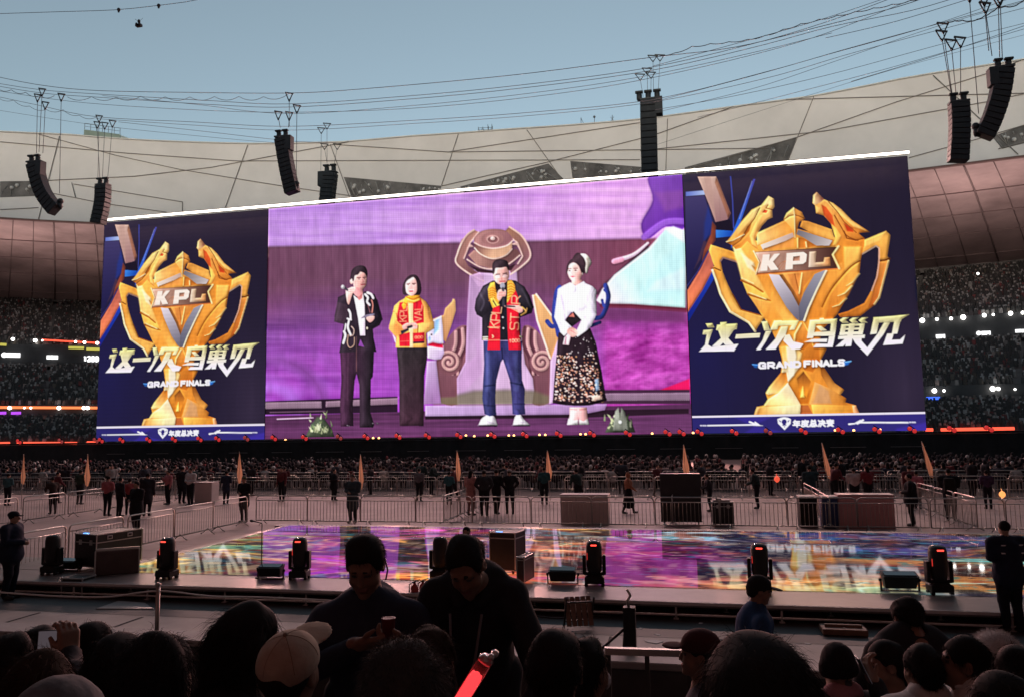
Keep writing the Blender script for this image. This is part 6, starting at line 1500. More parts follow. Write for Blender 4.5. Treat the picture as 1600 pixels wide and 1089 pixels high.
# pennants on poles
M_FLAG = mat('orange_flag', (.42, .24, .14), .8, noise=.15, scale=5)
_t = M_FLAG.node_tree; _b = _t.nodes['Principled BSDF']; _tr = _t.nodes.new('ShaderNodeBsdfTranslucent'); _tr.inputs['Color'].default_value = (.48, .30, .18, 1)
_mx = _t.nodes.new('ShaderNodeMixShader'); _mx.inputs[0].default_value = .55; _t.links.new(_b.outputs[0], _mx.inputs[1]); _t.links.new(_tr.outputs[0], _mx.inputs[2]); _t.links.new(_mx.outputs[0], _t.nodes['Material Output'].inputs['Surface'])
M_POLE = mat('pale_pole', (.55, .5, .45), .5)
for i, (x, yt, yb, lean, lb) in enumerate([(37, 709, 753, 0, 'at the left picture edge'), (137, 709, 756, .02, 'left of the three people in vests'), (374, 705, 752, -.01, 'under the left poster beside a dark clad steward'), (563, 709, 761, -.03, 'leaning over the lone steward in the middle row'), (714, 703, 748, -.04, 'beside the teal jacket left of centre'), (855, 703, 748, -.05, 'near the pale covered box'), (1068, 694, 742, -.05, 'standing just above the black trolley'), (1284, 691, 745, -.14, 'leaning over the blue draped table'), (1440, 689, 743, -.2, 'leaning most, right of the pink table')]):
    D = 38.5; T = at_depth(x, yt, D); Bm = at_depth(x, yb, D)
    e = empty('pennant_flag', (T[0], T[1], 0), 0, 'orange pennant on a pole ' + lb, 'flag', 'orange pennants along the barriers')
    Ht = T[2]; bz = Bm[2]; hh = Ht-bz
    m = MB(); m.tube([(lean*-2, 0, 0), (lean*-.6, 0, Ht*.6), (0, 0, Ht)], .014, 6); m.build('pole', M_POLE, e)
    m = MB(); n = 10; rows = 14; vs = []; w0 = .25+.07*rng.uniform()
    for r in range(rows+1):
        t = r/rows; wd = w0*(.12 + 1.25*t if t < .72 else (1.02-(t-.72)*1.9)); z = Ht-.04-hh*t; sx = -1 if lean < -.1 and i >= 7 else 1
        for c in range(n+1):
            u = c/n; vs.append((-lean*.0 - sx*0 + (u-.35)*wd + lean*(-1.6)*t*(1 if lean < -.1 else .5), .05*math.sin(u*9+t*5+i)*wd*2, z-.06*u*t))
    k = (n+1); m.add(vs, [(r*k+c, r*k+c+1, (r+1)*k+c+1, (r+1)*k+c) for r in range(rows) for c in range(n)], 0, True); o = m.build('pennant', M_FLAG, e)

# cases, trolleys and covered tables
M_CASE = mat('case_laminate', (.018, .018, .020), .45, noise=.3, scale=3, bump=.06, bscale=60)
M_ALU = mat('case_aluminium', (.55, .54, .52), .35, .85)
M_CASE2 = mat('case_brown_laminate', (.085, .06, .055), .5, noise=.2, scale=4)
def road_case(loc, size, rz, label, lid=.25, body=None, latches=True, castors=True, name='road_case', screen=False):
    w, d, h = size; e = empty(name, loc, rz, label, 'road case', None); body = body or M_CASE; z0 = .1 if castors else .0
    m = MB(); m.box((0, 0, z0+(h-z0)*(1-lid)/2), (w/2, d/2, (h-z0)*(1-lid)/2), 0, None, .01); m.build('body', body, e)
    m = MB(); m.box((0, 0, h-(h-z0)*lid/2+.004), (w/2, d/2, (h-z0)*lid/2-.004), 0, None, .012); m.build('lid', body, e)
    m = MB(); t = .022
    for sx in (-1, 1):
        for sy in (-1, 1): m.bar((sx*w/2, sy*d/2, z0), (sx*w/2, sy*d/2, h*.995), t, t)
    zz = (z0+.002, h-(h-z0)*lid, h)
    for z in zz:
        for sy in (-1, 1): m.bar((-w/2, sy*d/2, z), (w/2, sy*d/2, z), t, t)
        for sx in (-1, 1): m.bar((sx*w/2, -d/2, z), (sx*w/2, d/2, z), t, t)
    for sx in (-1, 1):
        for sy in (-1, 1):
            for z in (z0, h): m.ball((sx*w/2, sy*d/2, z), .028, 8, 5)
    m.build('edging', M_ALU, e)
    if latches:
        for sx in (-.25, .25):
            for sy in (-1, 1): m = MB(); m.box((sx*w, sy*(d/2+.006), h-(h-z0)*lid), (.05, .008, .06), 0, None, .004); m.build('latch', M_ALU, e)
        for s in (-1, 1):
            for q in (-.22, .22): m = MB(); m.box((s*(w/2+.006), q*d, h-(h-z0)*lid+.1), (.006, .07, .045), 0, None, .003); m.box((s*(w/2+.013), q*d, h-(h-z0)*lid+.1), (.003, .045, .025), 1); m.build('latch', [M_ALU, M_CASE], e)
    if castors:
        for sx in (-1, 1):
            for sy in (-1, 1): m = MB(); m.lathe([(.03, -.015), (.045, -.012), (.045, .012), (.03, .015)], 10, 0, (sx*(w/2-.09), sy*(d/2-.09), .046), Matrix.Rotation(R(90), 3, 'Y')); m.box((sx*(w/2-.09), sy*(d/2-.09), .08), (.03, .03, .02)); m.build('castor', M_BLK, e)
    if screen:
        m = MB(); m.box((-.1, -d/2+.07, h+.012), (.07, .035, .01)); m.build('display', mat('blue_display', (.02, .05, .2), .3, emit=(.1, .35, 1), estr=2.2), e)
    return e
def dk(x, y, z=ZD): return on_z(x, y, z)
P_ = dk(146, 890); road_case((P_[0], P_[1]+.5, ZD), (.78, 1.25, .86), R(-14), 'large black road case with alloy edges at the left end of the deck', screen=True)
P_ = dk(178, 898); e = empty('leaning_case_lid', (P_[0], P_[1]+.1, ZD), R(38), 'brown case lid with alloy edging standing on edge against the large road case', 'board')  # lid of a road case stood on edge
m = MB(); m.box((0, 0, .28), (.46, .05, .28), 0, None, .02); m.ball((-.05, -.055, .33), .014, 6, 4); m.build('board', M_CASE2, e); m = MB()
for a, b in (((-.46, 0, .01), (-.46, 0, .56)), ((.46, 0, .01), (.46, 0, .56)), ((-.46, 0, .01), (.46, 0, .01)), ((-.46, 0, .56), (.46, 0, .56))): m.bar(a, b, .03, .11)
m.build('edging', M_ALU, e)
P_ = on_z(122, 928, 0); road_case((P_[0], P_[1], .008), (.52, .4, .38), R(2), 'small black case on the ground in front of the deck at the left', .2, castors=False, latches=False)
P_ = dk(787, 899); road_case((P_[0]+.0, P_[1]+.42, ZD), (.62, .6, .92), R(-10), 'tall black rack case with a blue display behind the right leaning man', .15, screen=True, latches=False)
P_ = dk(817, 910); road_case((P_[0], P_[1]+.3, ZD), (.16, .62, .52), R(-8), 'narrow silver edged case beside the tall rack case', .1, latches=False, castors=False, body=M_CASE2)
M_LENS = mat('lens_glass', (.02, .02, .022), .08, spec=.8); M_RED = mat('red_display', (.3, .02, .01), .3, emit=(1, .06, .04), estr=2.6)
def moving_head(x, y, rz, label, lit=True, s=1.0):
    P_ = dk(x, y); e = empty('moving_head_light', (P_[0], P_[1]+.15, ZD), rz, label, 'stage light', 'beam lights along the deck')
    m = MB(); m.box((0, 0, .12*s), (.2*s, .17*s, .07*s), 0, None, .02); m.box((0, 0, .2*s), (.15*s, .13*s, .02*s), 0, None, .01)
    for sx in (-1, 1): m.box((sx*.17*s, -.1*s, .03*s), (.035*s, .04*s, .03*s), 0, None, .008); m.box((sx*.17*s, .1*s, .03*s), (.035*s, .04*s, .03*s), 0, None, .008)
    m.build('base', M_BLK, e)
    m = MB()
    for sx in (-1, 1): m.box((sx*.205*s, 0, .42*s), (.035*s, .08*s, .2*s), 0, None, .025)
    m.box((0, 0, .245*s), (.21*s, .08*s, .03*s), 0, None, .01); m.build('yoke', M_BLK, e)
    m = MB(); m.lathe([(.08*s, -.33*s), (.13*s, -.31*s), (.155*s, -.2*s), (.165*s, .05*s), (.165*s, .22*s), (.145*s, .30*s), (.12*s, .32*s)], 20, 0, (0, 0, .57*s)); h = m.build('head', M_SPK, e)
    m = MB(); m.lathe([(.001, .001), (.118*s, 0), (.11*s, .012*s), (.001, .02*s)], 18, 0, (0, 0, .888*s)); m.build('lens', M_LENS, h)
    if lit: m = MB(); m.box((0, -.150*s, .83*s), (.06*s, .012*s, .014*s), 0, None, .004); m.build('indicator', M_RED, h)
    if lit: m = MB(); m.box((-.14*s, -.09*s, .6*s), (.006*s, .006*s, .07*s), 0); m.build('side_glow', mat('dim_red_glow', (.2, .02, .01), .3, emit=(.8, .04, .03), estr=.8), h)
    return e
moving_head(73, 898, R(4), 'black beam light standing left of the large road case', False)
moving_head(254, 905, R(-5), 'black beam light with red indicator right of the leaning brown case lid')
moving_head(463, 906, R(8), 'black beam light with a red side glow in front of the violet floor')
moving_head(685, 906, R(0), 'black beam light half hidden behind the right leaning man', False)
moving_head(928, 916, R(5), 'black beam light with red indicator beside the floor flood in the centre')
moving_head(1190, 924, R(-4), 'black beam light with red indicator behind the man in a blue jacket')
moving_head(1473, 930, R(6), 'black beam light with red indicator at the right end of the deck')
def flood(x, y, label, s=1.0):
    P_ = dk(x, y); e = empty('floor_flood_light', (P_[0], P_[1]+.1, ZD), R(3), label, 'flood light', 'flood lights on the deck')
    m = MB(); m.add([(-.28*s, -.1, .26*s), (.28*s, -.1, .26*s), (.24*s, -.02, .06*s), (-.24*s, -.02, .06*s), (-.28*s, .16, .32*s), (.28*s, .16, .32*s), (.24*s, .14, .06*s), (-.24*s, .14, .06*s)], [(0, 3, 2, 1), (4, 5, 6, 7), (0, 1, 5, 4), (3, 7, 6, 2), (0, 4, 7, 3), (1, 2, 6, 5)]); m.build('housing', M_SPK, e)
    m = MB()
    for sx in (-1, 1): m.bar((sx*.3*s, .04, .0), (sx*.3*s, .04, .2*s), .025, .06); m.lathe([(.03, -.02), (.03, .02)], 8, 0, (sx*.31*s, .04, .19*s), Matrix.Rotation(R(90), 3, 'Y'))
    m.bar((-.3*s, .04, .012), (.3*s, .04, .012), .06, .024); m.build('bracket', M_BLK, e)
    m = MB(); m.box((0, .03, .2985*s), (.25*s, .09, .006), 0, Matrix.Rotation(R(13), 3, 'X')); m.build('glass', M_LENS, e)
flood(418, 906, 'low black flood light beside the microphone stand')
flood(878, 914, 'low black flood light left of the centre beam light', 1.05)
flood(1410, 926, 'low black flood light left of the rightmost beam light', 1.15)
flood(100, 893, 'low dark flood light left of the road case, in its shade', .9)
P_ = dk(408, 902); e = empty('microphone_stand', (P_[0], P_[1], ZD), 0, 'thin black microphone stand on the deck in front of the violet floor', 'microphone stand')
m = MB(); m.lathe([(.13, 0), (.13, .015), (.03, .03)], 14); m.build('base', M_BLK, e); m = MB(); m.tube([(0, 0, .02), (0, 0, 1.2)], .011, 6); m.tube([(0, 0, 1.2), (-.12, -.03, 1.24)], .01, 6); m.build('pole', M_BLK, e)
m = MB(); m.lathe([(.012, 0), (.016, .11), (.028, .12), (.03, .16), (.018, .185)], 10, 0, (-.1, -.03, 1.235), Matrix.Rotation(R(-80), 3, 'Y')); m.build('microphone', M_SPK, e)
# fire extinguishers
M_XRED = mat('extinguisher_red', (.45, .02, .02), .3, coat=.4)
for x, y, s, lb in ((648, 950, 1.0, 'red fire extinguisher standing in front, between the two leaning men'), (661, 946, .95, 'red fire extinguisher just behind the other between the two leaning men')):
    P_ = on_z(x, y, 0); e = empty('fire_extinguisher', (P_[0], P_[1], .009), R(20), lb, 'fire extinguisher')
    m = MB(); m.lathe([(.075*s, 0), (.082*s, .02), (.082*s, .38*s), (.07*s, .43*s), (.03*s, .47*s), (.025*s, .5*s)], 16); m.build('cylinder', M_XRED, e)
    m = MB(); m.box((0, 0, .515*s), (.02, .025, .02)); m.bar((0, 0, .54*s), (.11, 0, .56*s), .02, .012); m.bar((0, 0, .525*s), (.1, 0, .515*s), .02, .01); m.build('valve', M_BLK, e)
    m = MB(); m.tube([(-.02, 0, .51*s), (-.1, 0, .47*s), (-.11, 0, .3*s), (-.095, 0, .12*s)], .012, 6); m.build('hose', M_BLK, e)
    m = MB(); m.box((0, -.0835*s, .24*s), (.035, .002, .06)); m.build('label_plate', mat('pale_label', (.6, .55, .5), .5), e)
# mid field furniture
M_PALE = mat('pale_board', (.62, .52, .50), .6, noise=.08, scale=2); M_PINK = mat('pink_cover', (.62, .34, .34), .7, noise=.1, scale=2, bump=.2, bscale=4); M_NAVY = mat('navy_cloth', (.03, .06, .16), .8)
def covered_box(x0, x1, yb, hgt, Y, label, m_, seams=0, name='covered_table'):
    a = on_y(x0, yb, Y); b_ = on_y(x1, yb, Y); w = b_[0]-a[0]; e = empty(name, ((a[0]+b_[0])/2, Y+.35, 0), 0, label, 'table')
    m = MB(); m.box((0, 0, hgt/2+.003), (w/2, .33, hgt/2), 0, None, .02); m.build('cover', m_, e)
    m = MB(); m.box((0, 0, hgt+.012), (w/2+.015, .35, .012), 0, None, .006); m.build('top_board', mat('grey_board', (.45, .4, .4), .5), e)
    for k in range(seams): m = MB(); m.box((-w/2+w*(k+1)/(seams+1), -.333, hgt/2), (.008, .004, hgt/2-.02)); m.build('seam', M_SEAM, e)
    return e
covered_box(876, 951, 815, 1.08, 29.0, 'pale boarded counter behind the barriers left of the walking woman', M_PALE, 2)
covered_box(1312, 1400, 822, 1.12, 28.9, 'pink covered table behind the barriers at the right', M_PINK, 0)
covered_box(1287, 1311, 822, 1.06, 28.8, 'narrow table with a navy cloth between black cabinet and pink table', M_NAVY, 0)
covered_box(1251, 1279, 822, 1.06, 28.8, 'black draped cabinet left of the navy cloth table', M_BLACKCLOTH, 0)
covered_box(303, 330, 780, 1.0, 36.5, 'small white counter near the far lane at the left', M_PALE, 0)
a = on_y(1033, 815, 29); b_ = on_y(1097, 815, 29); e = empty('equipment_trolley', ((a[0]+b_[0])/2, 29.4, 0), 0, 'tall black equipment trolley on castors behind the barriers', 'trolley')
m = MB(); m.box((0, 0, 1.0), ((b_[0]-a[0])/2, .35, .84), 0, None, .02); m.build('cabinet', M_CASE, e)
m = MB(); w = (b_[0]-a[0])/2
for z in (.16, .95, 1.84): m.bar((-w, -.36, z), (w, -.36, z), .02, .03)
m.build('trim', M_STEEL, e)
for sx in (-1, 1):
    for sy in (-1, 1): m = MB(); m.lathe([(.05, -.02), (.075, -.015), (.075, .015), (.05, .02)], 10, 0, (sx*(w-.12), sy*.25, .078), Matrix.Rotation(R(90), 3, 'Y')); m.build('castor', M_BLK, e)
a = on_y(1130, 818, 28.9); road_case((a[0], 29.2, .004), (.72, .6, .86), R(3), 'open topped dark case on castors right of the tall trolley', .2)
a = on_y(1146, 785, 28.9); o = MB(); o.box((0, 0, .03), (.28, .2, .03), 0, None, .012); o.box((-.1, 0, .085), (.1, .12, .025), 0, None, .01); o = o.build('equipment_tray', mat('grey_plastic', (.35, .33, .33), .5)); o.location = (a[0]-.4, 29.2, .87); tag(o, 'grey tray of small equipment lying on the open dark case', 'tray')
M_LANT = mat('lantern_red', (.6, .05, .03), .5, emit=(1, .12, .06), estr=.8)
for x, y, D, mm, lb in ((1214, 748, 38.8, M_LANT, 'small red glowing lantern hooked on the middle barriers'), (1566, 772, 38.8, mat('lantern_orange', (.6, .2, .05), .5, emit=(1, .35, .1), estr=1.4), 'small orange glowing lantern on the middle barriers at the right')):
    P_ = on_y(x, y, D); m = MB(); m.ball((0, 0, 0), (.13, .13, .14), 14, 10); m.lathe([(.04, .13), (.04, .16)], 8); m.lathe([(.04, -.16), (.04, -.13)], 8); m.tube([(0, 0, .15), (0, .1, .25)], .01, 4); o = m.build('lantern', mm); o.location = tuple(P_); tag(o, lb, 'lantern')
# rope post in front
P_ = on_z(245, 984, .0); P_[2] = 0; P_ = at_depth(245, 985, 9.6); e = empty('rope_post', (P_[0], P_[1], P_[2]-.2), 0, 'thin grey post carrying a slack white rope above the front walkway', 'post')
m = MB(); hgt = .2+(985-917)*9.6/FPX; m.tube([(0, 0, 0), (0, 0, hgt)], .026, 8); m.lathe([(.03, hgt), (.032, hgt+.03), (.015, hgt+.045)], 8); m.build('pole', M_GALV, e)
m = MB(); m.box((0, 0, .02), (.1, .1, .02)); m.build('foot', M_GALV, e)
tp = np.array([P_[0], P_[1], P_[2]-.2+hgt-.06])
rp = [at_depth(-60, 922, 11.5), at_depth(0, 925, 11), at_depth(90, 931, 10.5), at_depth(170, 932, 10), tp, at_depth(330, 931, 10), at_depth(420, 933, 10.5), at_depth(560, 940, 11)]
c = catmull(np.array(rp), False, 6); m = MB(); m.tube(list(c), .011, 5); tag(m.build('barrier_rope', mat('white_rope', (.6, .58, .55), .8)), 'slack white rope strung from the thin post across the walkway', 'rope')
# ------------------------------------------------------------------ people on the field (one continuous body each)
SKN = mat('skin', (.36, .21, .15), .55)
HAIR = mat('black_hair', (.012, .010, .010), .8, spec=.15)
SHOE = mat('dark_shoe', (.02, .02, .02), .6)
def cloth(c, name=None):
    k = name or 'cloth_%d_%d_%d' % tuple(int(v*255) for v in c)
    return mat(k, c, .9, noise=.2, scale=9, bump=.25, bscale=26, spec=.15)
def standing(h=1.0, arms='down', stride=0.0, coat=0.0, skirt=False, cap=False, hood=False, bulk=1.0, longhair=False, lean=0.0, bag=False):
    """prims of a standing figure, feet at z=0, facing +Y.  materials: skin, hair, top, trousers, shoes, extra"""
    b = bulk*1.16; p = []
    ln = np.array([0, lean, 0])
    hd = np.array([0, .03, 1.60]) + ln*1.1
    p += [C((-.095, 0, .93), (-.10-.02*stride, .02+stride*.5, .50), .092*b, .062*b, 3, .03), C((-.10-.02*stride, .02+stride*.5, .50), (-.10, -.02+stride, .10), .060*b, .042*b, 3, .02)]
    p += [C((.095, 0, .93), (.10+.02*stride, .02-stride*.4, .50), .092*b, .062*b, 3, .03), C((.10+.02*stride, .02-stride*.4, .50), (.10, -.04-stride, .10), .060*b, .042*b, 3, .02)]
    for s, st in ((-1, stride), (1, -stride)): p += [C((s*.10, -.03+st, .05), (s*.115, .13+st, .04), .048, .038, 4, .015)]
    if skirt: p += [C((0, 0, .95), (0, .0, .45), .15, .25, 3, .03)]
    p += [E((0, 0, .98), (.165*b, .115*b, .13), 3 if not coat else 2, .03)]
    p += [C(np.array((0, 0, 1.05))+ln*.2, np.array((0, .0, 1.28))+ln*.7, .135*b, .150*b, 2, .04), E(np.array((0, -.005, 1.27))+ln*.7, (.19*b, .115*b, .17), 2, .04)]
    if coat: p += [C((0, 0, 1.05), (0, 0, 1.0-coat), .15*b, .17*b, 2, .03)]
    p += [C(np.array((-.14*b, -.01, 1.40))+ln, np.array((.14*b, -.01, 1.40))+ln, .068*b, .068*b, 2, .04)]
    p += [C(np.array((0, 0, 1.40))+ln, hd-np.array((0, .02, .08)), .055, .05, 0, .02)]
    A = {'down': [((-.235, .0, 1.15), (-.25, .07, .88)), ((.235, .0, 1.15), (.25, .07, .88))],
         'front': [((-.25, .02, 1.15), (-.06, .24, 1.10)), ((.25, .02, 1.15), (.06, .24, 1.12))],
         'phone': [((-.24, .0, 1.15), (-.24, .06, .88)), ((.25, .06, 1.18), (.12, .26, 1.36))],
         'hips': [((-.32, -.05, 1.18), (-.19, .05, 1.0)), ((.32, -.05, 1.18), (.19, .05, 1.0))],
         'back': [((-.26, -.08, 1.16), (-.06, -.17, .98)), ((.26, -.08, 1.16), (.06, -.17, .98))],
         'swing': [((-.25, -.08, 1.16), (-.24, .08, .92)), ((.25, .08, 1.16), (.25, .26, 1.0))],
         'rail': [((-.27, .1, 1.15), (-.2, .34, 1.05)), ((.27, .1, 1.15), (.2, .34, 1.05))]}[arms]
    for s, (el, ha) in zip((-1, 1), A):
        sh = np.array((s*.185*b, -.01, 1.39))+ln; el = np.array(el)+ln*.6; ha = np.array(ha)+ln*.4; d = ha-el; d = d/np.linalg.norm(d)
        p += [C(sh, el, .062*b, .050*b, 2, .03), C(el, ha, .050*b, .040*b, 2, .02), C(ha+d*.02, ha+d*.10, .036, .026, 0, .01)]
    p += [E(hd, (.074, .092, .112), 0, .01), E(hd+np.array((0, .03, -.06)), (.055, .06, .05), 0, .02), E(hd+np.array((0, .105, -.01)), (.014, .02, .024), 0, .01)]
    p += [E(hd+np.array((0, -.018, .035)), (.084, .094, .092), 1, .008)]
    if longhair: p += [C(hd+np.array((0, -.05, .02)), hd+np.array((0, -.08, -.22)), .08, .07, 1, .02)]
    if cap: p += [E(hd+np.array((0, -.01, .06)), (.09, .105, .07), 5, .008), E(hd+np.array((0, .11, .05)), (.06, .07, .012), 5, .01)]
    if hood: p += [E(hd+np.array((0, -.03, .0)), (.105, .105, .13), 2, .03)]
    if bag: p += [B((0, -.2, 1.2), (.16, .09, .22), .05, 5, .02)]
    return p
def field_person(x, yf, yt, face, label, top, bottom=(.02, .02, .024), extra=(.02, .02, .02), vox=.026, hgt=None, **kw):
    P_ = on_z(x, yf, 0.0); dep = (P_-CAMP)@F
    hgt = hgt or min(1.86, max(1.55, (yf-yt)/FPX*dep))
    me = sdf_mesh('person', standing(**kw), vox, [SKN, HAIR, cloth(top), cloth(bottom), SHOE, cloth(extra)], amp=.004, fr=28, seed=int(x))
    o = link_mesh('person', me); s = hgt/1.72; o.scale = (s, s, s); o.location = (P_[0], P_[1], .005); o.rotation_euler = (0, 0, R(face)); tag(o, label, 'person'); return o
DK = (.018, .018, .022); DK2 = (.03, .028, .034)
field_person(212, 833, 740, 165, 'person in dark clothes standing in the barrier lane at the left, facing the camera', DK, arms='front', coat=.25, bulk=1.15)
field_person(229, 806, 735, 20, 'person in a dark coat standing right behind the steward in the left lane', DK2, coat=.3, bulk=1.1)
field_person(167, 806, 744, 5, 'person in a pink vest and dark trousers seen from behind at the left', (.42, .13, .14), arms='front')
field_person(186, 807, 746, -15, 'person in dark striped jacket between the pink vest and the red vest at left', DK2, arms='down')
field_person(201, 804, 748, 30, 'person in a red vest half hidden by the dark steward at left', (.36, .08, .08), arms='front')
field_person(284, 786, 720, 10, 'tall person in black standing left of the white jacket', DK, coat=.2, bulk=1.1)
field_person(297, 790, 726, 170, 'person in a white jacket at the small counter in the far lane', (.55, .53, .52), arms='front', bulk=1.1)
field_person(262, 788, 735, 160, 'person in a pink jacket near the far lane', (.42, .16, .18), arms='phone')
field_person(381, 816, 745, 175, 'person in an olive cap and dark coat under the left poster', DK, extra=(.08, .09, .05), cap=True, arms='front', coat=.3)
field_person(353, 788, 736, 5, 'small person in dark blue seen from behind left of the olive cap', (.03, .035, .06), arms='front', coat=.2)
field_person(551, 817, 738, 178, 'lone person in a teal and black coat at the middle barrier', (.05, .07, .08), arms='front', coat=.35, bulk=1.15)
field_person(702, 788, 740, 5, 'person in a teal jacket holding a flag left of the centre group', (.04, .12, .14), arms='front')
field_person(736, 805, 733, -20, 'person in a pink hooded jacket with long hair in the centre group', (.44, .22, .20), (.25, .13, .12), longhair=True, arms='front', coat=.35)
field_person(757, 806, 722, 10, 'tall person in a dark striped jacket in the centre group', (.04, .04, .045), arms='hips', bulk=1.1)
field_person(776, 803, 730, -10, 'person in black standing second from the right in the centre group', DK, arms='front', stride=.12)
field_person(797, 803, 733, 20, 'person in black with a light cap, rightmost of the centre group', DK, extra=(.35, .32, .3), cap=True, arms='hips', stride=.1)
field_person(851, 788, 730, 0, 'person in a dark teal jacket by the flag next to the pale counter', (.03, .09, .10), arms='front')
field_person(983, 802, 738, -85, 'person in an orange top and wide black skirt walking behind the barriers', (.34, .15, .09), (.015, .015, .018), skirt=True, stride=.22, arms='swing', hood=True)
field_person(1110, 799, 745, 100, 'person in a dark jacket standing right of the black trolley', DK2, arms='rail', lean=.08)
field_person(1258, 772, 694, 170, 'tall person in black on the far side left of the leaning pennant', DK, coat=.2)
field_person(1268, 794, 728, 5, 'person in a dark teal coat seen from behind at the black cabinet', (.03, .06, .07), arms='front', coat=.25, bulk=1.1)
field_person(1305, 790, 724, -60, 'person in a dark jacket with a pink scarf by the navy cloth table', (.10, .03, .04), arms='rail', lean=.12)
field_person(1337, 792, 732, 0, 'person in a white padded jacket at the pink table', (.52, .42, .40), arms='rail', bulk=1.2)
field_person(1358, 792, 728, 25, 'person in a red and black jacket right of the white padded jacket', (.20, .04, .05), arms='rail', bulk=1.1, longhair=True)
field_person(1426, 822, 741, 75, 'person in black standing sideways at the right end of the pink table', DK, arms='front', bulk=1.15, coat=.15)
field_person(1435, 795, 736, 0, 'person in a pink jacket just behind the man in black by the pink table', (.50, .16, .2), arms='front')
field_person(1487, 813, 724, -15, 'person in a bulky black jacket with a backpack in the right lane', DK, bag=True, arms='front', bulk=1.25)
field_person(82, 803, 746, 60, 'person in brown black clothes bending at the left lane barrier', (.05, .035, .03), arms='rail', lean=.15)
field_person(124, 788, 734, 0, 'person in a dark green jacket holding the second pennant from left', (.04, .06, .045), arms='front')
field_person(11, 790, 740, 10, 'person in a teal jacket at the left picture edge by the first pennant', (.05, .12, .13), arms='front')
field_person(440, 783, 730, 175, 'person in dark red clothes among the far barriers below the screen', (.12, .035, .04), arms='down')
field_person(655, 783, 732, 0, 'person in grey clothes among the far barriers left of the teal jacket', (.14, .13, .14), arms='down')
field_person(1545, 795, 735, 0, 'person in a dark violet jacket near the orange lantern', (.07, .04, .08), arms='front')
o = field_person(727, 870, 806, 185, 'short haired person before the deck whose head shows above the right leaning man', DK2, arms='front', hgt=1.68)
P_ = at_depth(729, 819, 15.2); o.location = (P_[0], P_[1], .01)
# more staff and stewards between the far barriers
pv = []
for i, (tc, kw, lb) in enumerate(((DK, dict(arms='front', coat=.25, bulk=1.15), 'person in a long dark coat standing among the far barriers'), ((.05, .055, .07), dict(arms='hips', bulk=1.1), 'person in a slate grey jacket with hands on hips among the far barriers'), ((.11, .035, .04), dict(arms='swing', stride=.2, bulk=1.1), 'person in a maroon jacket walking among the far barriers'), ((.30, .28, .27), dict(arms='phone', bulk=1.15, longhair=True), 'person in a pale jacket with long hair looking at a phone among the far barriers'), ((.03, .05, .05), dict(arms='rail', lean=.12, bulk=1.15), 'person in dark green leaning on a far barrier'), (DK2, dict(arms='down', hood=True, bulk=1.2), 'hooded person in black standing among the far barriers'))):
    pv.append((sdf_mesh('person', standing(**kw), .03, [SKN, HAIR, cloth(tc), cloth(DK), SHOE, cloth(DK2)], amp=.005, fr=26, seed=i+40), lb))
for i in range(44):
    x = -40 + 76*(i+rng.uniform(.1, .9))/44; y = rng.uniform(40, 42.8) if i % 4 else rng.uniform(33, 38)
    v = i*5 % 6 if i % 3 else int(rng.integers(6)); o = link_mesh('person', pv[v][0]); o.location = (x, y, .005); s = rng.uniform(.93, 1.05); o.scale = (s, s, s); o.rotation_euler = (0, 0, rng.uniform(-2.6, 2.6)); tag(o, pv[v][1], 'person', 'people standing between the far barriers')
# the two guards near the picture edges
def guard(x, yf, hgt, face, label, cap, arms):
    P_ = on_z(x, yf, 0); e = empty('person', (P_[0], P_[1], .009), R(face), label, 'person'); s = hgt/1.72
    navy = cloth((.018, .024, .045), 'navy_uniform')
    me = sdf_mesh('body', standing(arms=arms, bulk=1.18, coat=.12, cap=False), .015, [SKN, HAIR, navy, cloth((.014, .016, .026), 'navy_trousers'), SHOE, navy], amp=.005, fr=32, seed=3)
    o = link_mesh('body', me, e); o.scale = (s, s, s)
    wst = mat('reflective_strip', (.75, .75, .78), .3)
    m = MB()
    for sgn in (-1, 1):
        m.bar((sgn*.06, -.155, 1.36), (sgn*.17, -.138, 1.36), .016, .016); m.bar((sgn*.05, -.165, 1.24), (sgn*.18, -.145, 1.24), .016, .016)
    o = m.build('reflective_strip', wst, e); o.scale = (s, s, s)
    if cap:
        me = sdf_mesh('cap', [E((0, .01, 1.66), (.094, .11, .075), 0, .01), E((0, .14, 1.64), (.07, .08, .011), 0, .012), S((0, .01, 1.58), (.2, .2, .035), .01)], .012, [cloth((.012, .014, .022), 'navy_cap')])
        o = link_mesh('cap', me, e); o.scale = (s, s, s)
    return e
guard(14, 936, 1.9, -75, 'guard in a navy uniform and cap with white strips standing at the left picture edge', True, 'front')
guard(1583, 988, 1.86, 14, 'guard in a navy uniform with white strips, head bowed, at the right picture edge', False, 'front')

# spectators seated on the field, seen from behind
def seated_prims(v):
    p = [E((0, 0, .50), (.19, .15, .11), 2, .03), C((0, -.02, .52), (0, -.03, .86), .15, .165, 2, .04), C((-.15, -.03, .93), (.15, -.03, .93), .08, .08, 2, .05), C((0, -.02, .95), (0, 0, 1.08), .055, .05, 0, .02),
         E((0, .01, 1.17), (.076, .092, .112), 0, .01), E((0, -.012, 1.20), (.086, .097, .092), 1, .01)]
    for s in (-1, 1): p += [C((s*.2, -.03, .92), (s*.26, .03, .66), .065, .055, 2, .03), C((s*.26, .03, .66), (s*.12, .26, .64), .055, .045, 2, .02), C((s*.09, .02, .48), (s*.11, .44, .48), .085, .065, 3, .03), C((s*.11, .44, .46), (s*.11, .42, .08), .06, .045, 3, .02), C((s*.11, .42, .05), (s*.11, .56, .04), .045, .035, 4, .01)]
    if v == 1: p += [E((0, -.02, 1.2), (.1, .11, .11), 5, .02)]
    if v == 2: p += [C((0, -.05, 1.17), (0, -.09, .92), .085, .07, 1, .03)]
    if v == 3: p += [E((0, -.03, 1.15), (.115, .115, .135), 2, .03)]
    return p
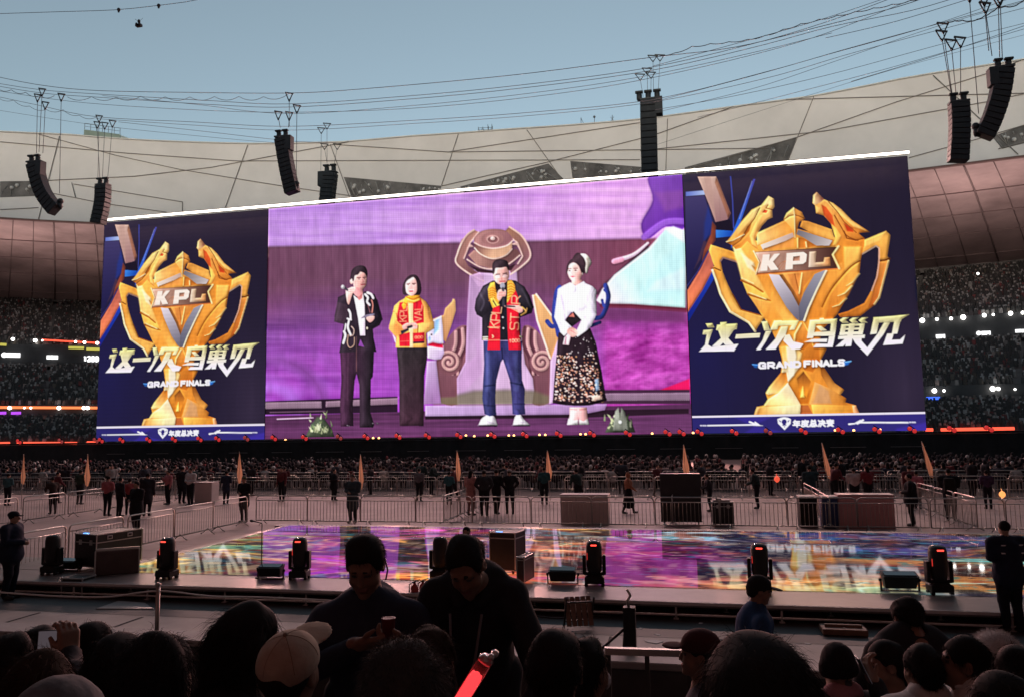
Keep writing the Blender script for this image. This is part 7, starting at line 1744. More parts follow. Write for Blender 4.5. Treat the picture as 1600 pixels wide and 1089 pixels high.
seat_var = []
for v, tc, ec, lb in ((0, (.02, .02, .024), DK, 'spectator in black with short hair seated with the crowd below the screen'), (1, (.035, .03, .035), (.60, .58, .56), 'spectator in a white knitted hat seated with the crowd below the screen'), (2, (.10, .08, .08), DK, 'spectator with long hair in a brown coat seated with the crowd below the screen'),
                      (3, (.05, .045, .06), DK, 'spectator in a raised dark hood seated with the crowd below the screen'), (0, (.42, .39, .37), DK, 'spectator in a pale jacket seated with the crowd below the screen'), (0, (.16, .04, .045), DK, 'spectator in a dark red jacket seated with the crowd below the screen'), (2, (.03, .035, .06), DK, 'spectator with long hair in a navy coat seated with the crowd below the screen')):
    seat_var.append((sdf_mesh('spectator', seated_prims(v), .042, [SKN, HAIR, cloth(tc), cloth(DK2), SHOE, cloth(ec)], amp=.006, fr=24, seed=v), lb))
cnt = 0
for row in range(2):
    for k in range(150):
        x = -55 + k*.66 + rng.uniform(-.08, .08); y = 44.9 + row*1.05 + rng.normal()*.06
        if (k % 26) in (0, 1) or rng.uniform() < .06: continue
        v = rng.choice(7, p=[.34, .09, .16, .15, .11, .07, .08])
        o = link_mesh('person', seat_var[v][0]); o.location = (x, y, 0); o.rotation_euler = (0, 0, rng.normal()*.25); s = rng.uniform(.95, 1.08)*1.06; o.scale = (s, s, s)
        tag(o, seat_var[v][1], 'spectator', 'spectators seated on the field'); cnt += 1
# the rows behind them read as one mass
V = []; Q = []; MI = []
tv = np.array([(-.25, -.16, .4), (.25, -.16, .4), (.25, .16, .4), (-.25, .16, .4), (-.19, -.1, 1.0), (.19, -.1, 1.0), (.19, .1, 1.0), (-.19, .1, 1.0)])
head = MB(); head.ball((0, 0, 1.2), (.1, .11, .13), 6, 4); hv = np.array(head.v)
n = 0; fv = MB()
for row in range(13):
    for k in range(190):
        x = -66 + k*.66 + rng.uniform(-.1, .1); y = 47.1 + row*1.05 + rng.normal()*.08
        if (k % 26) in (0, 1) or rng.uniform() < .12: continue
        s = rng.uniform(.96, 1.14); c = np.array((x, y, 0)); mi = int(rng.choice(5, p=[.5, .2, .12, .1, .08])); mh = int(rng.choice(5, p=[.74, .1, .04, .09, .03]))
        fv.add(tv*s+c, [(0, 1, 5, 4), (1, 2, 6, 5), (2, 3, 7, 6), (3, 0, 4, 7), (4, 5, 6, 7)], mi); fv.add(hv*s+c, head.f, mh, True)
o = fv.build('crowd', [cloth(DK), cloth(DK2), cloth((.10, .08, .08)), cloth((.42, .39, .37)), cloth((.16, .04, .045))]); tag(o, 'dense rows of seated spectators in front of the black stage drape', 'crowd', None, 'stuff')
# ------------------------------------------------------------------ people in the stand in front of the viewer
def rotm(yaw=0, pitch=0, roll=0):
    a, b, c = R(yaw), R(pitch), R(roll)
    Rz = np.array([[math.cos(a), -math.sin(a), 0], [math.sin(a), math.cos(a), 0], [0, 0, 1]])
    Rx = np.array([[1, 0, 0], [0, math.cos(b), -math.sin(b)], [0, math.sin(b), math.cos(b)]])
    Ry = np.array([[math.cos(c), 0, math.sin(c)], [0, 1, 0], [-math.sin(c), 0, math.cos(c)]])
    return Rz@Rx@Ry
def xf(prims, M, t):
    """rotate then move a list of prims"""
    t = np.asarray(t, float); o = []
    for p in prims:
        q = list(p)
        if p[0] == 'c': q[1] = M@p[1]+t; q[2] = M@p[2]+t
        elif p[0] in 'es': q[1] = M@p[1]+t; q[3] = M if p[3] is None else M@p[3]
        else: q[1] = M@p[1]+t; q[6] = M if p[6] is None else M@p[6]
        o.append(tuple(q))
    return o
ASK = mat('shaded_audience_skin', (.24, .135, .095), .6, spec=.3)  # darker copy of the field skin, shade under the roof put into it
EYE = mat('eye_dark', (.06, .045, .04), .3)
LIP = mat('lip', (.20, .08, .07), .6)
def head_prims(f=1.0):
    p = [E((0, -.012, .028), (.074, .093, .09), 0, .02), E((0, .022, -.035), (.06, .07, .085), 0, .03), E((0, .038, -.075), (.046, .05, .04), 0, .02), E((0, .078, -.098), (.024, .02, .017), 0, .015),
         C((-.036, .078, .030), (.036, .078, .030), .012, .012, 0, .012), C((-.03, .066, -.03), (-.045, .045, -.05), .022, .02, 0, .02), C((.03, .066, -.03), (.045, .045, -.05), .022, .02, 0, .02)]
    p += [S((-.033, .099, .012), (.018, .012, .010), .012), S((.033, .099, .012), (.018, .012, .010), .012)]
    p += [E((-.032, .079, .011), (.012, .012, .007), 1, .004), E((.032, .079, .011), (.012, .012, .007), 1, .004), C((-.048, .078, .031), (-.018, .090, .034), .0045, .0055, 3, .003), C((.048, .078, .031), (.018, .090, .034), .0045, .0055, 3, .003)]
    p += [C((0, .089, .016), (0, .104, -.026), .008, .0115, 0, .012), E((-.011, .094, -.031), (.010, .010, .008), 0, .006), E((.011, .094, -.031), (.010, .010, .008), 0, .006)]
    p += [E((0, .090, -.058), (.024, .012, .006), 2, .006), E((0, .088, -.068), (.021, .012, .007), 2, .006)]
    for s in (-1, 1): p += [E((s*.077, -.008, -.008), (.011, .024, .034), 0, .008), S((s*.086, -.004, -.006), (.006, .014, .020), .006)]
    return p
def hair_prims(kind):
    p = [E((0, -.018, .040), (.083, .101, .092), 0, .02)]
    if kind == 'short': p += [C((0, -.06, .0), (0, -.065, -.06), .072, .055, 0, .03), S((0, .12, -.015), (.08, .08, .085), .02), S((.095, .03, -.06), (.03, .06, .06), .015), S((-.095, .03, -.06), (.03, .06, .06), .015)]
    if kind == 'crop': p += [C((0, -.06, .01), (0, -.06, -.035), .07, .055, 0, .03), S((0, .115, .0), (.085, .08, .086), .02), S((.1, .01, -.06), (.035, .07, .06), .015), S((-.1, .01, -.06), (.035, .07, .06), .015)]
    if kind == 'long': p += [C((0, -.06, .0), (0, -.09, -.28), .088, .095, 0, .04), C((-.07, -.01, .0), (-.09, .0, -.24), .035, .045, 0, .03), C((.07, -.01, .0), (.09, .0, -.24), .035, .045, 0, .03), S((0, .12, -.04), (.07, .085, .09), .02)]
    if kind == 'bob': p += [C((0, -.05, .0), (0, -.06, -.10), .088, .085, 0, .04), C((-.075, .0, .0), (-.08, .0, -.09), .03, .03, 0, .03), C((.075, .0, .0), (.08, .0, -.09), .03, .03, 0, .03), S((0, .12, -.04), (.07, .085, .09), .02)]
    return p
def add_strands(me, n, length, seed, flow, mats, w=.0008):
    nv = len(me.vertices); V = np.empty(nv*3, np.float32); me.vertices.foreach_get('co', V); V = V.reshape(-1, 3)
    Nn = np.empty(nv*3, np.float32); me.vertices.foreach_get('normal', Nn); Nn = Nn.reshape(-1, 3)
    npoly = len(me.polygons); Q = np.empty(npoly*4, np.int32); me.polygons.foreach_get('vertices', Q); Q = Q.reshape(-1, 4)
    r = np.random.default_rng(seed); i = r.integers(0, nv, n); p = V[i]; nn = Nn[i]
    fl = np.asarray(flow, float)[None]*(0.6+.8*r.random((n, 1))) + r.normal(size=(n, 3))*.26 + wob(p, 55, seed)[:, None]*np.cross(nn, np.asarray(flow, float)[None])*.5 + nn*(.06+.42*r.random((n, 1))**1.6)*(.6 if length < .025 else 1)
    tan = fl - nn*np.maximum(0, -(fl*nn).sum(1, keepdims=True)); tan /= np.linalg.norm(tan, axis=1, keepdims=True)+1e-9
    L = length*(.5+r.random((n, 1))); side = np.cross(tan, r.normal(size=(n, 3))); side /= np.linalg.norm(side, axis=1, keepdims=True)+1e-9
    g = np.array([0, 0, -1.0])
    p0 = p - nn*.004; p1 = p0 + tan*L*.5 + nn*.003; p2 = p1 + (tan*.8+g*.5)*L*.5
    SV = np.stack([p0-side*w, p0+side*w, p1-side*w*.8, p1+side*w*.8, p2-side*w*.15, p2+side*w*.15], 1).reshape(-1, 3)
    b = nv + 6*np.arange(n)[:, None]; SQ = np.concatenate([b+np.array([[0, 1, 3, 2]]), b+np.array([[2, 3, 5, 4]])])
    out = np_mesh(me.name, np.concatenate([V, SV]), np.concatenate([Q, SQ]), mats); bpy.data.meshes.remove(me); return out
def hand_prims(w, d, nrm, side, curl=.5, m=0):
    """wrist w, pointing d, palm facing nrm, thumb on +side; five fingers of different length"""
    w = np.array(w, float); d = np.array(d, float); d /= np.linalg.norm(d); nrm = np.array(nrm, float); nrm -= d*(d@nrm); nrm /= np.linalg.norm(nrm); s = np.cross(d, nrm)*side
    p = [C(w-d*.03, w+d*.015, .028, .026, m, .01)]
    for k in range(4): q = (k-1.5)*.020; p.append(C(w+d*.01+s*q*.8, w+d*.085+s*q, .015, .0125, m, .012))
    for k, (L, r) in enumerate(((.072, .0095), (.080, .0095), (.074, .009), (.058, .008))):
        q = (1.5-k)*.020; a = w+d*.088+s*q; an = R(25)+curl*R(35)
        d1 = d*math.cos(curl*.7)+nrm*math.sin(curl*.7); d2 = d*math.cos(curl*1.6)+nrm*math.sin(curl*1.6); d3 = d*math.cos(curl*2.3)+nrm*math.sin(curl*2.3)
        b = a+d1*L*.45; c = b+d2*L*.32; e = c+d3*L*.25
        p += [C(a, b, r*1.08, r, m, .003), C(b, c, r, r*.93, m, .003), C(c, e, r*.93, r*.8, m, .003)]
    a = w+d*.025+s*.026; b = a+(d*.6+s*.6+nrm*.35)*.038; c = b+(d*.85+s*.15+nrm*.4*(.4+curl))*.032
    p += [C(w+d*.01+s*.012, a, .017, .014, m, .008), C(a, b, .0125, .011, m, .004), C(b, c, .011, .0085, m, .003)]
    return p
_T = {'dark': cloth((.026, .026, .031), 'jacket_dark'), 'navy': cloth((.034, .042, .068), 'jacket_navy'), 'blue': cloth((.03, .07, .16), 'jacket_blue'), 'grey': cloth((.10, .10, .105), 'jacket_grey'), 'white': cloth((.62, .60, .58), 'jacket_white'), 'brown': cloth((.06, .04, .03), 'jacket_brown')}
HB = mat('brown_hair', (.035, .020, .013), .85, spec=.12); HG = mat('greying_hair', (.07, .068, .066), .85, spec=.15); HK = mat('audience_hair', (.014, .0125, .0125), .8, spec=.2)
def audience(px, py, D, yaw, label, jacket='dark', hair='short', hmat=None, pitch=0.0, roll=0.0, lean=0.0, standing_=False, hvox=.009, shoulders=.195, shz=-.235, shy=-.03, hoodup=False, arms=None, hands=None, strands=1500, slen=.03, flow=(0, -.3, -.6), extra=None, collar=None, jv=.016, scale=1.0, hood=False):
    """head centre at image point px,py and distance D.  yaw 0 = looking away from the viewer, 90 = to the left"""
    hc = at_depth(px, py, D); fz = zfloor(hc[1]); gz = (hc[2]-fz)/scale
    wy = 12.5*math.pi/180; e = empty('person', (hc[0], hc[1], fz), 0, label, 'person')
    e.rotation_euler = (0, 0, wy + R(yaw)); e.scale = (scale,)*3
    HM = rotm(0, -pitch, roll); hz = np.array([0, 0, gz])       # head frame
    neckb = np.array([0, shy-.005, gz+shz+.03]); up = np.array([0, -.02, -.09])
    sh = [np.array([s*shoulders, shy-.01, gz+shz-.02]) for s in (-1, 1)]
    hip = np.array([0, shy-lean-.02, max(.46, gz+shz-.55) if not standing_ else .95])
    if arms is None:
        arms = [((-shoulders-.07, shy-lean*.4+.03, gz+shz-.29), (-.14, shy-lean*.5+.24, gz+shz-.42)), ((shoulders+.07, shy-lean*.4+.03, gz+shz-.29), (.14, shy-lean*.5+.24, gz+shz-.42))]
    # body: one surface (head, neck, inner torso, arms, hands)
    bp = xf(head_prims(), HM, hz) + [C(HM@up+hz, neckb, .054, .062, 0, .03), C(neckb, hip, .09, .11, 0, .04)]
    for k in (0, 1):
        el, ha = np.array(arms[k][0], float), np.array(arms[k][1], float)
        bp += [C(neckb+np.array([0, 0, -.04]), sh[k], .05, .04, 0, .03), C(sh[k], el, .038, .034, 0, .02), C(el, ha, .033, .025, 0, .02)]
        d = ha-el; nr = None
        if hands and hands[k]: d, nr, sd, cu = hands[k]; bp += hand_prims(ha, d, nr, sd, cu)
        else: d = d/np.linalg.norm(d); bp += hand_prims(ha, d, np.array([0, .3, -1.0]), (-1, 1)[k], .6)
    me = sdf_mesh('body', bp, .0065 if hands else hvox, [ASK, EYE, LIP, HK]); link_mesh('body', me, e)
    # hair
    if hair:
        hm = hmat or HK; me = sdf_mesh('hair', xf(hair_prims(hair), HM, hz), .008, [hm], amp=.0075, fr=36, seed=int(px))
        if strands: me = add_strands(me, int(strands*(3.2 if D > 1.8 else 5)), slen, int(px), HM@np.array(flow), [hm], .0008*min(1, D/2.6))
        link_mesh('hair', me, e)
    # jacket with sleeves
    jp = [C(hip+np.array([0, 0, -.02]), (neckb+hip)/2+np.array([0, .0, .05]), .155, .165, 0, .05), E((neckb*.72+hip*.28), (shoulders+.015, .13, .20), 0, .06), C(sh[0]*np.array([.75, 1, 1]), sh[1]*np.array([.75, 1, 1]), .072, .072, 0, .05), C(neckb+np.array([0, 0, .0]), neckb+np.array([0, .005, .045]), .078, .074, 0, .03), S(neckb+np.array([0, .012, .07]), (.06, .06, .05), .01)]
    for k in (0, 1):
        el, ha = np.array(arms[k][0], float), np.array(arms[k][1], float)
        jp += [C(sh[k], el, .078, .062, 0, .05), C(el, ha-(ha-el)*.08, .060, .046, 0, .03)]
    if hood: jp += [E(neckb+np.array([0, -.075, .02]), (.135, .085, .085), 0, .03), C(neckb+np.array([-.10, -.03, .03]), neckb+np.array([-.05, .10, -.05]), .045, .032, 0, .02), C(neckb+np.array([.10, -.03, .03]), neckb+np.array([.05, .10, -.05]), .045, .032, 0, .02)]
    me = sdf_mesh('jacket', jp, jv, [_T[jacket]], amp=.011, fr=17, seed=int(px)+1); link_mesh('jacket', me, e)
    # trousers and shoes
    lp = []
    for s in (-1, 1):
        if standing_: lp += [C(hip+np.array([s*.09, 0, 0]), (s*.11, shy-lean*.6+.03, .5), .095, .068, 0, .03), C((s*.11, shy-lean*.6+.03, .5), (s*.11, shy-lean*.6-.02, .1), .066, .05, 0, .02), C((s*.11, shy-lean*.6-.05, .045), (s*.12, shy-lean*.6+.14, .04), .048, .038, 1, .015)]
        else: lp += [C(hip+np.array([s*.09, 0, -.02]), (s*.12, hip[1]+.44, hip[2]), .095, .07, 0, .03), C((s*.12, hip[1]+.44, hip[2]), (s*.12, hip[1]+.42, .1), .066, .05, 0, .02), C((s*.12, hip[1]+.40, .045), (s*.13, hip[1]+.58, .04), .046, .038, 1, .015)]
    lp += [E(hip, (.17, .13, .12), 0, .04)]
    me = sdf_mesh('trousers', lp, .02, [_T['dark'], SHOE], amp=.005, fr=24, seed=9); link_mesh('trousers', me, e)
    if collar is not None:
        me = sdf_mesh('collar', [C(neckb+np.array([-.05, -.02, .03]), neckb+np.array([.05, -.02, .03]), .06, .06, 0, .03), E(neckb+np.array([0, 0, .03]), (.10, .095, .04), 0, .02), S(neckb+np.array([0, .02, .05]), (.062, .062, .08), .01)], .01, [collar], amp=.004, fr=40, seed=4); link_mesh('collar', me, e)
    return e, HM, hz
def local(px, py, D, hx, hy, hD, yaw):
    """image point at distance D in the frame of the person whose head is at (hx, hy, hD)"""
    hc = at_depth(hx, hy, hD); w = at_depth(px, py, D) - np.array([hc[0], hc[1], zfloor(hc[1])]); a = -(12.5*math.pi/180 + R(yaw))
    return (w[0]*math.cos(a)-w[1]*math.sin(a), w[0]*math.sin(a)+w[1]*math.cos(a), w[2])
def hat(e, HM, hz, name, prims, mats, vox=.008, amp=.0, fr=40):
    return link_mesh(name, sdf_mesh(name, xf(prims, HM, hz), vox, mats, amp=amp, fr=fr, seed=2), e)
CAPP = [E((0, -.014, .050), (.096, .114, .094), 0, .01), S((0, 0, -.03), (.2, .2, .06), .01)]
def brim(a=0): return [E((0, .135, .045+a), (.072, .075, .010), 0, .012), S((0, .13, -.06+a), (.09, .09, .088), .01)]

# two men standing and leaning towards the viewer
e, HM, hz = audience(570, 882, 3.4, 178, 'left of two standing men facing the camera, head bowed, small pale chest mark', 'navy', 'crop', pitch=32, standing_=True, lean=-.03, shoulders=.19, shz=-.23, shy=-.07, hood=True, arms=[((-.32, .06, 1.02), local(640, 1004, 3.1, 570, 882, 3.4, 178)), ((.32, .06, 1.02), local(562, 1006, 3.1, 570, 882, 3.4, 178))], hands=[((.9, .15, .1), (0, -.6, .8), -1, .7), ((-.9, .15, .1), (0, -.6, .8), 1, .7)], slen=.018, strands=2200)
gz = hz[2]; m = MB(); m.prism([(-.022, 0), (.022, 0), (0, .036)], (-.10, .085, gz-.36), ((1, 0, 0), (0, -.1, 1)), (0, .02, 0)); m.build('chest_mark', mat('pale_print', (.35, .36, .40), .6), e)
m = MB(); m.tube([tuple(HM@np.array(q)+hz) for q in ((-.086, -.02, .02), (-.098, 0, -.03), (-.088, .02, -.07))], .004, 5); m.build('earpiece_loop', mat('pale_cord', (.3, .3, .32), .4), e)
pos = at_depth(607, 984, 3.08); m = MB(); m.lathe([(.020, -.045), (.027, .04), (.029, .044), (.028, .048), (.023, .046)], 14, 0); o = m.build('paper_cup', mat('dark_red_paper', (.16, .02, .025), .5)); o.location = tuple(pos); tag(o, 'dark red paper cup held by the left standing man', 'cup')
e, HM, hz = audience(728, 884, 3.4, 172, 'right of two standing men facing the camera, bending far forward in black with a lanyard', 'dark', 'crop', pitch=42, standing_=True, lean=.22, shoulders=.18, shz=-.15, shy=-.16, hood=True, arms=[((-.34, -.02, 1.04), (-.26, .22, .92)), ((.33, .02, .98), (.16, .30, .92))], slen=.018, strands=2200, roll=6)
gz = hz[2]; m = MB(); m.tube([(-.07, .01, gz-.20), (-.05, .08, gz-.38), (0, .12, gz-.56)], .006, 5); m.tube([(.07, .01, gz-.20), (.05, .08, gz-.38), (0, .12, gz-.56)], .006, 5); m.box((0, .13, gz-.63), (.05, .004, .07), 0, None, .003); m.build('lanyard', mat('lanyard_grey', (.16, .15, .16), .6), e)
# people further down
e, HM, hz = audience(1187, 922, 7.4, -95, 'man in a blue jacket and dark cap in profile before the deck', 'blue', 'crop', standing_=True, lean=.05, shoulders=.22, pitch=12, strands=0, jv=.02)
hat(e, HM, hz, 'cap', CAPP+brim(), [cloth((.02, .02, .024), 'cap_dark')])
audience(1418, 966, 4.8, -4, 'broad person in black bending forward below the right flood light', 'dark', 'crop', pitch=38, standing_=True, lean=-.20, shoulders=.24, shz=-.17, shy=-.10, strands=1200, slen=.02)
# seated spectators, left to right
audience(20, 1035, 3.4, 5, 'spectator with dark hair at the left picture edge below the guard', 'dark', 'short')
audience(64, 1016, 4.0, -10, 'spectator with round dark hair just left of the raised phone', 'dark', 'short')
audience(88, 1012, 4.4, 0, 'spectator with dark hair hidden behind the raised phone', 'dark', 'crop')
audience(146, 1010, 3.9, 15, 'spectator with a small dark head right of the raised phone', 'dark', 'short')
e, HM, hz = audience(66, 1082, 2.4, -8, 'spectator with brown hair holding a phone up to film, at lower left', 'dark', 'bob', HB, arms=[((-.26, .03, .80), (-.14, .26, .72)), (local(116, 1062, 2.85, 66, 1082, 2.4, -8), local(107, 1024, 3.0, 66, 1082, 2.4, -8))], hands=[None, ((-.12, .1, 1), (-.9, .5, 0), 1, .8)], slen=.05, strands=2500)
pw = Vector(at_depth(86, 998, 3.03)); wb = local(106, 1020, 3.0, 66, 1082, 2.4, -8)
m = MB(); m.box((0, 0, 0), (.074, .004, .036), 0, None, .004); o = m.build('phone', mat('phone_black', (.02, .02, .022), .3)); o.location = pw; o.rotation_euler = (R(-8), R(-4), e.rotation_euler.z); tag(o, 'dark phone held sideways to film at the lower left', 'phone')
sc_ = MB(); sc_.box((0, -.0048, 0), (.068, .0008, .032)); sc_.build('phone_screen', mat('phone_screen', (.05, .05, .055), .15, emit=(.16, .13, .15), estr=.4, spec=.1), o)
m = MB(); m.lathe([(.030, -.014), (.034, -.012), (.034, .012), (.030, .014)], 16, 0, wb, Matrix.Rotation(R(-14), 3, 'X')); m.build('wrist_band', mat('pink_band', (.55, .28, .30), .6), e)
audience(184, 1056, 2.4, 6, 'spectator with smooth dark hair, left one of two heads close together', 'dark', 'short', strands=2500)
audience(248, 1064, 2.05, 2, 'spectator with thick dark hair, right one of two heads close together', 'dark', 'short', strands=3000, slen=.035)
e, HM, hz = audience(92, 1160, 1.6, -12, 'spectator in a grey knitted hat at the bottom left corner', 'dark', None)
hat(e, HM, hz, 'knitted_hat', [E((0, -.015, .035), (.09, .108, .10), 0, .01), C((-.05, -.015, -.005), (.05, -.015, -.005), .062, .062, 0, .03), S((0, .03, -.12), (.2, .2, .09), .01)], [cloth((.13, .13, .135), 'knit_grey')], amp=.002, fr=120)
audience(392, 1000, 2.8, -58, 'woman with long dark hair turned right, left of the beige cap', 'dark', 'long', strands=3500, slen=.07, flow=(0, -.1, -1), pitch=14, hood=True, shoulders=.2)
e, HM, hz = audience(456, 1050, 2.55, -16, 'spectator wearing a beige cap with upturned brim', 'dark', 'crop', roll=4, pitch=-18, strands=0)
bc = hat(e, HM, hz, 'beige_cap', CAPP+brim(.012)+[S((0, -.125, .0), (.04, .04, .034), .004)], [cloth((.46, .36, .28), 'beige_cotton')], vox=.006)
m = MB()
for k in range(6):
    q = k*math.pi/3+.3; m.tube([tuple(HM@np.array((.0965*math.sin(t)*math.cos(q), -.014+.1145*math.sin(t)*math.sin(q), .050+.0945*math.cos(t)))+hz) for t in np.linspace(.05, 1.42, 9)], .0012, 4)
m.ball(tuple(HM@np.array((0, -.014, .147))+hz), .008, 8, 5); m.build('cap_seams', cloth((.30, .23, .18), 'beige_thread'), e)
audience(632, 1104, 1.55, 3, 'spectator with short greying hair, in front of the two standing men', 'dark', 'short', HG, strands=6000, slen=.022, flow=(0, -.1, -.25))
audience(672, 1036, 2.7, -4, 'spectator with brown hair behind the greying head', 'dark', 'short', HB, strands=2500)
audience(868, 1046, 2.4, -8, 'spectator with dark hair and a visible ear right of the red light stick', 'dark', 'crop', strands=2500, slen=.02)
e, HM, hz = audience(918, 1045, 3.2, -40, 'spectator in a white face mask turned right behind the dark head', 'dark', 'short')
hat(e, HM, hz, 'face_mask', [E((0, .075, -.058), (.058, .045, .05), 0, .01), S((0, .03, -.05), (.058, .075, .09), .004)], [cloth((.6, .6, .62), 'mask_white')])
e, HM, hz = audience(1092, 1022, 4.4, 78, 'spectator in a dark red cap turned to the left, beside the brown panel', 'navy', 'crop', strands=0)
hat(e, HM, hz, 'cap', CAPP+brim(), [cloth((.06, .018, .02), 'cap_dark_red')])
audience(1187, 1120, 1.2, 0, 'largest dark haired head nearest the camera, right of centre', 'dark', 'short', strands=5000, slen=.030, flow=(0, -.4, -.8))
e, HM, hz = audience(1308, 1040, 4.4, 6, 'spectator in a dark knitted hat with a pink collar', 'grey', None, shz=-.19, collar=cloth((.45, .22, .24), 'pink_knit'))
hat(e, HM, hz, 'knitted_hat', [E((0, -.015, .035), (.088, .106, .10), 0, .01), C((-.05, -.015, -.01), (.05, -.015, -.01), .062, .062, 0, .03), S((0, .03, -.13), (.2, .2, .09), .01)], [cloth((.02, .018, .02), 'knit_black')], amp=.002, fr=120)
e, HM, hz = audience(1384, 1037, 4.5, 82, 'man in profile to the left looking down at a phone', 'dark', 'crop', pitch=12, arms=[((-.24, .05, .72), local(1366, 1062, 4.2, 1384, 1037, 4.5, 82)), ((.24, .05, .72), (.10, .26, .84))], hands=[((.15, .35, .9), (.2, -.9, .3), -1, .8), None], strands=1500, slen=.02)
m = MB(); m.box((0, 0, 0), (.037, .004, .074), 0, None, .004); o = m.build('phone', MATS['phone_black']); o.location = Vector(at_depth(1349, 1046, 4.18)); o.rotation_euler = (R(-24), 0, e.rotation_euler.z); tag(o, 'dark phone held upright by the man in profile at lower right', 'phone')
sc_ = MB(); sc_.box((0, -.0048, 0), (.033, .0008, .068)); sc_.build('phone_screen', MATS['phone_screen'], o)
audience(1440, 1044, 4.0, 5, 'spectator with dark hair and ears seen from behind, between two profiles', 'white', 'crop', strands=2000, slen=.02, shz=-.175, collar=_T['white'])
audience(1506, 1035, 3.9, 68, 'young man with thick short hair in profile to the left, in a white collar', hair='short', strands=3000, collar=_T['white'], jacket='white', shz=-.165, slen=.025)
e, HM, hz = audience(1556, 1030, 4.2, 0, 'spectator in a fluffy white hat at the right', 'dark', None)
FW = cloth((.55, .53, .52), 'fluffy_white'); me = add_strands(sdf_mesh('fluffy_hat', xf([E((0, -.01, .04), (.105, .118, .11), 0, .01), S((0, .13, -.05), (.07, .09, .09), .02)], HM, hz), .009, [FW], amp=.004, fr=60), 4500, .035, 5, (0, 0, .2), [FW]); link_mesh('fluffy_hat', me, e)
audience(1588, 1055, 3.4, 0, 'spectator with dark hair at the right picture edge below the guard', 'dark', 'short')
audience(1568, 1120, 2.3, 4, 'spectator in dark clothes at the bottom right corner', 'dark', 'short', shz=-.22)
# glowing red light stick held up in front
a = at_depth(716, 1100, 2.1); b_ = at_depth(757, 1034, 2.1); d = b_-a; L = np.linalg.norm(d); mid = (a+b_)/2
e = empty('light_stick', mid, 0, 'glowing red light stick in a clear case at the bottom centre', 'light stick'); e.rotation_euler = Vector(d).to_track_quat('Z', 'Y').to_euler()
M_CLR = bpy.data.materials.new('clear_plastic'); M_CLR.use_nodes = True; _b = M_CLR.node_tree.nodes['Principled BSDF']; _b.inputs['Base Color'].default_value = (.9, .45, .45, 1); _b.inputs['Roughness'].default_value = .15; _b.inputs['Transmission Weight'].default_value = .9; _b.inputs['IOR'].default_value = 1.2
m = MB(); m.box((0, 0, .005), (.023, .020, L/2+.012), 0, None, .012); m.build('clear_case', M_CLR, e)
m = MB(); m.lathe([(.006, -L/2), (.015, -L/2+.01), (.015, L/2-.05), (.012, L/2-.035), (.004, L/2-.03)], 16); m.build('glow_tube', mat('red_glow', (.5, .05, .04), .4, emit=(1, .06, .07), estr=1.9), e)
m = MB(); m.lathe([(.021, -.01), (.022, 0), (.014, .01)], 14, 0, (0, 0, L/2+.01)); m.ball((.012, -.012, L/2+.03), .012, 8, 6); m.ball((-.012, -.008, L/2+.026), .010, 8, 6); m.build('end_cap', mat('glitter_cap', (.6, .55, .55), .25, .7), e)
# hand rail, post, panel and loose things near the gap in the parapet
P_ = at_depth(985, 1012, 9.0); e = empty('gate_post', (P_[0], P_[1], zfloor(8.6)), 0, 'dark square gate post with a bent pale tube beside the gap in the parapet', 'post')
m = MB(); m.box((0, 0, .55), (.07, .07, .55), 0, None, .008); m.build('post', M_BLK, e); m = MB(); m.tube([(0, -.02, 1.08), (-.02, -.02, 1.17), (.02, -.02, 1.23), (-.02, -.02, 1.30)], .016, 6); m.build('bent_tube', M_GALV, e)
m = MB(); m.tube([(-.05, .05, .85), (-.45, .35, .45)], .016, 6); m.tube([(-.05, .05, 1.0), (-.12, .25, .4)], .01, 6); m.build('strut', M_BLK, e)
a = at_depth(945, 1016, 6.0); b_ = at_depth(1082, 1020, 6.0); e = empty('hand_rail', (a+b_)/2*np.array([1, 1, 0])+np.array([0, 0, zfloor(((a+b_)/2)[1])]), 0, 'pale hand rail on short posts in front of the parapet gap', 'hand rail'); off = np.array(e.location)
m = MB(); m.bar(a-off, b_-off, .05, .05); m.build('rail', M_GALV, e)
for t in (.04, .48, .96): q = a+(b_-a)*t-off; m = MB(); m.bar((q[0], q[1], 0), (q[0], q[1], q[2]), .035, .035); m.build('post', M_STEEL, e)
P_ = at_depth(1010, 1092, 4.6); m = MB(); m.box((0, 0, .3), (.32, .03, .30), 0, None, .01); o = m.build('brown_panel', mat('brown_board', (.055, .032, .026), .5, noise=.2, scale=3)); o.location = (P_[0], P_[1], zfloor(P_[1])); o.rotation_euler = (0, 0, R(12)); tag(o, 'dark brown board standing below the hand rail', 'board')
P_ = on_z(905, 982, .0); e = empty('folded_chair', (P_[0], P_[1], .009), R(20), 'brown slatted folded chair lying against a post on the walkway', 'chair')
m = MB()
for k in range(5): m.box((-.2+k*.1, 0, .3), (.04, .012, .26), 0, Matrix.Rotation(R(-28), 3, 'X'))
m.build('slats', mat('chair_wood', (.16, .09, .06), .5, noise=.2, scale=6), e)
m = MB()
for sx in (-.25, .25): m.bar((sx, .14, .01), (sx, -.14, .56), .03, .03)
m.bar((-.25, .08, .12), (.25, .08, .12), .025, .025); m.bar((-.25, -.1, .48), (.25, -.1, .48), .025, .025); m.build('chair_frame', M_STEEL, e)
P_ = on_z(912, 958, 0); m = MB(); rr = np.random.default_rng(2)
pts = [np.array([rr.normal()*.16, rr.normal()*.1, .03+.05*rr.random()]) for _ in range(26)]; m.tube(list(catmull(np.array(pts), False, 4)), .022, 6); o = m.build('cable_heap', mat('cable_sheath', (.06, .055, .06), .4)); o.location = (P_[0], P_[1], .01); tag(o, 'tangled heap of dark cable on the walkway near the folded chair', 'cable')
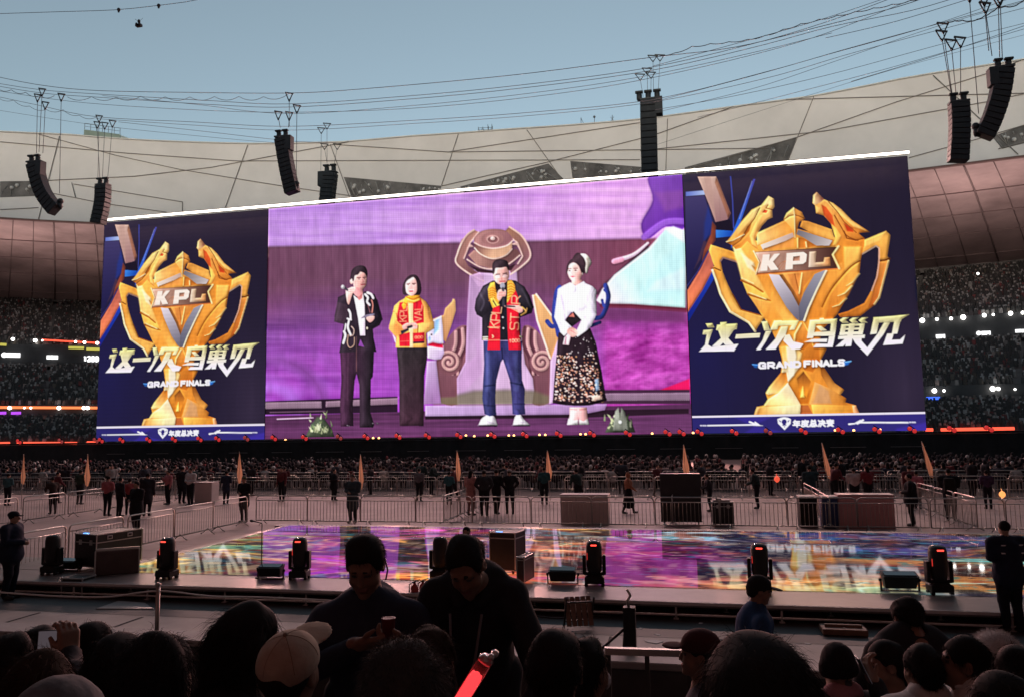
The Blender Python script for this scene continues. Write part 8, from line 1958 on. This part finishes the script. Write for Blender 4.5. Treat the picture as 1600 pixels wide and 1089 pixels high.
for pts, lb in (([(730, 948), (780, 952), (840, 962), (880, 965), (905, 958)], 'dark cable trailing along the walkway behind the right standing man'), ([(925, 962), (990, 958), (1060, 962), (1130, 965)], 'dark cable running to the right from the cable heap'), ([(1482, 933), (1500, 941), (1525, 952), (1545, 955)], 'thin dark cable hanging down beside the rightmost beam light')):
    q = catmull(np.array([on_z(x, y, .02) for x, y in pts]), False, 6); m = MB(); m.tube(list(q), .016, 5); tag(m.build('floor_cable', MATS['cable_sheath']), lb, 'cable')
P_ = on_z(1318, 990, 0); m = MB(); m.box((0, 0, .06), (.36, .2, .05), 0, None, .01); m.box((0, 0, .13), (.30, .03, .025), 0, None, .006); m.box((0, 0, .11), (.02, .15, .01)); o = m.build('wooden_crate', mat('crate_wood', (.20, .11, .07), .6, noise=.25, scale=5)); o.location = (P_[0], P_[1], .009); tag(o, 'low wooden crate on the walkway left of the bending person in black', 'crate')
P_ = on_z(1530, 938, 0); m = MB()
for k in range(8): m.box((-.28+k*.08, 0, .20), (.03, .12, .012), 0, None, .004)
m.box((0, -.1, .18), (.32, .015, .02)); m.box((0, .1, .18), (.32, .015, .02)); m.box((-.28, 0, .09), (.02, .1, .09)); m.box((.28, 0, .09), (.02, .1, .09)); o = m.build('step_stool', mat('stool_grey', (.35, .34, .33), .5)); o.location = (P_[0], P_[1], .009); tag(o, 'small slatted grey step in front of the deck beside the right guard', 'step')
# scraps of paper on the walkway
M_PAPER = mat('paper_white', (.75, .74, .72), .8)
for i, (x, y, lb) in enumerate([(1000, 982, 'scrap of paper on the walkway nearest the gate post'), (1028, 992, 'round white scrap on the walkway right of the gate post'), (1094, 974, 'white scrap on the walkway left of the man in blue'), (1022, 1003, 'larger pale sheet on the walkway near the hand rail'), (1262, 1006, 'pale scrap on the walkway near the wooden crate')]):
    P_ = on_z(x, y, .0); m = MB(); n = 7; r0 = .05 if i not in (3,) else .14
    an = sorted(np.random.default_rng(i).uniform(0, 6.28, n)); m.prism([(r0*math.cos(q)*(1+.3*math.sin(3*q)), r0*.8*math.sin(q)) for q in an], (0, 0, 0), ((1, 0, 0), (0, 1, 0)), (0, 0, .004)); o = m.build('paper_scrap', M_PAPER); o.location = (P_[0], P_[1], .010); tag(o, lb, 'paper')
bpy.context.view_layer.update()
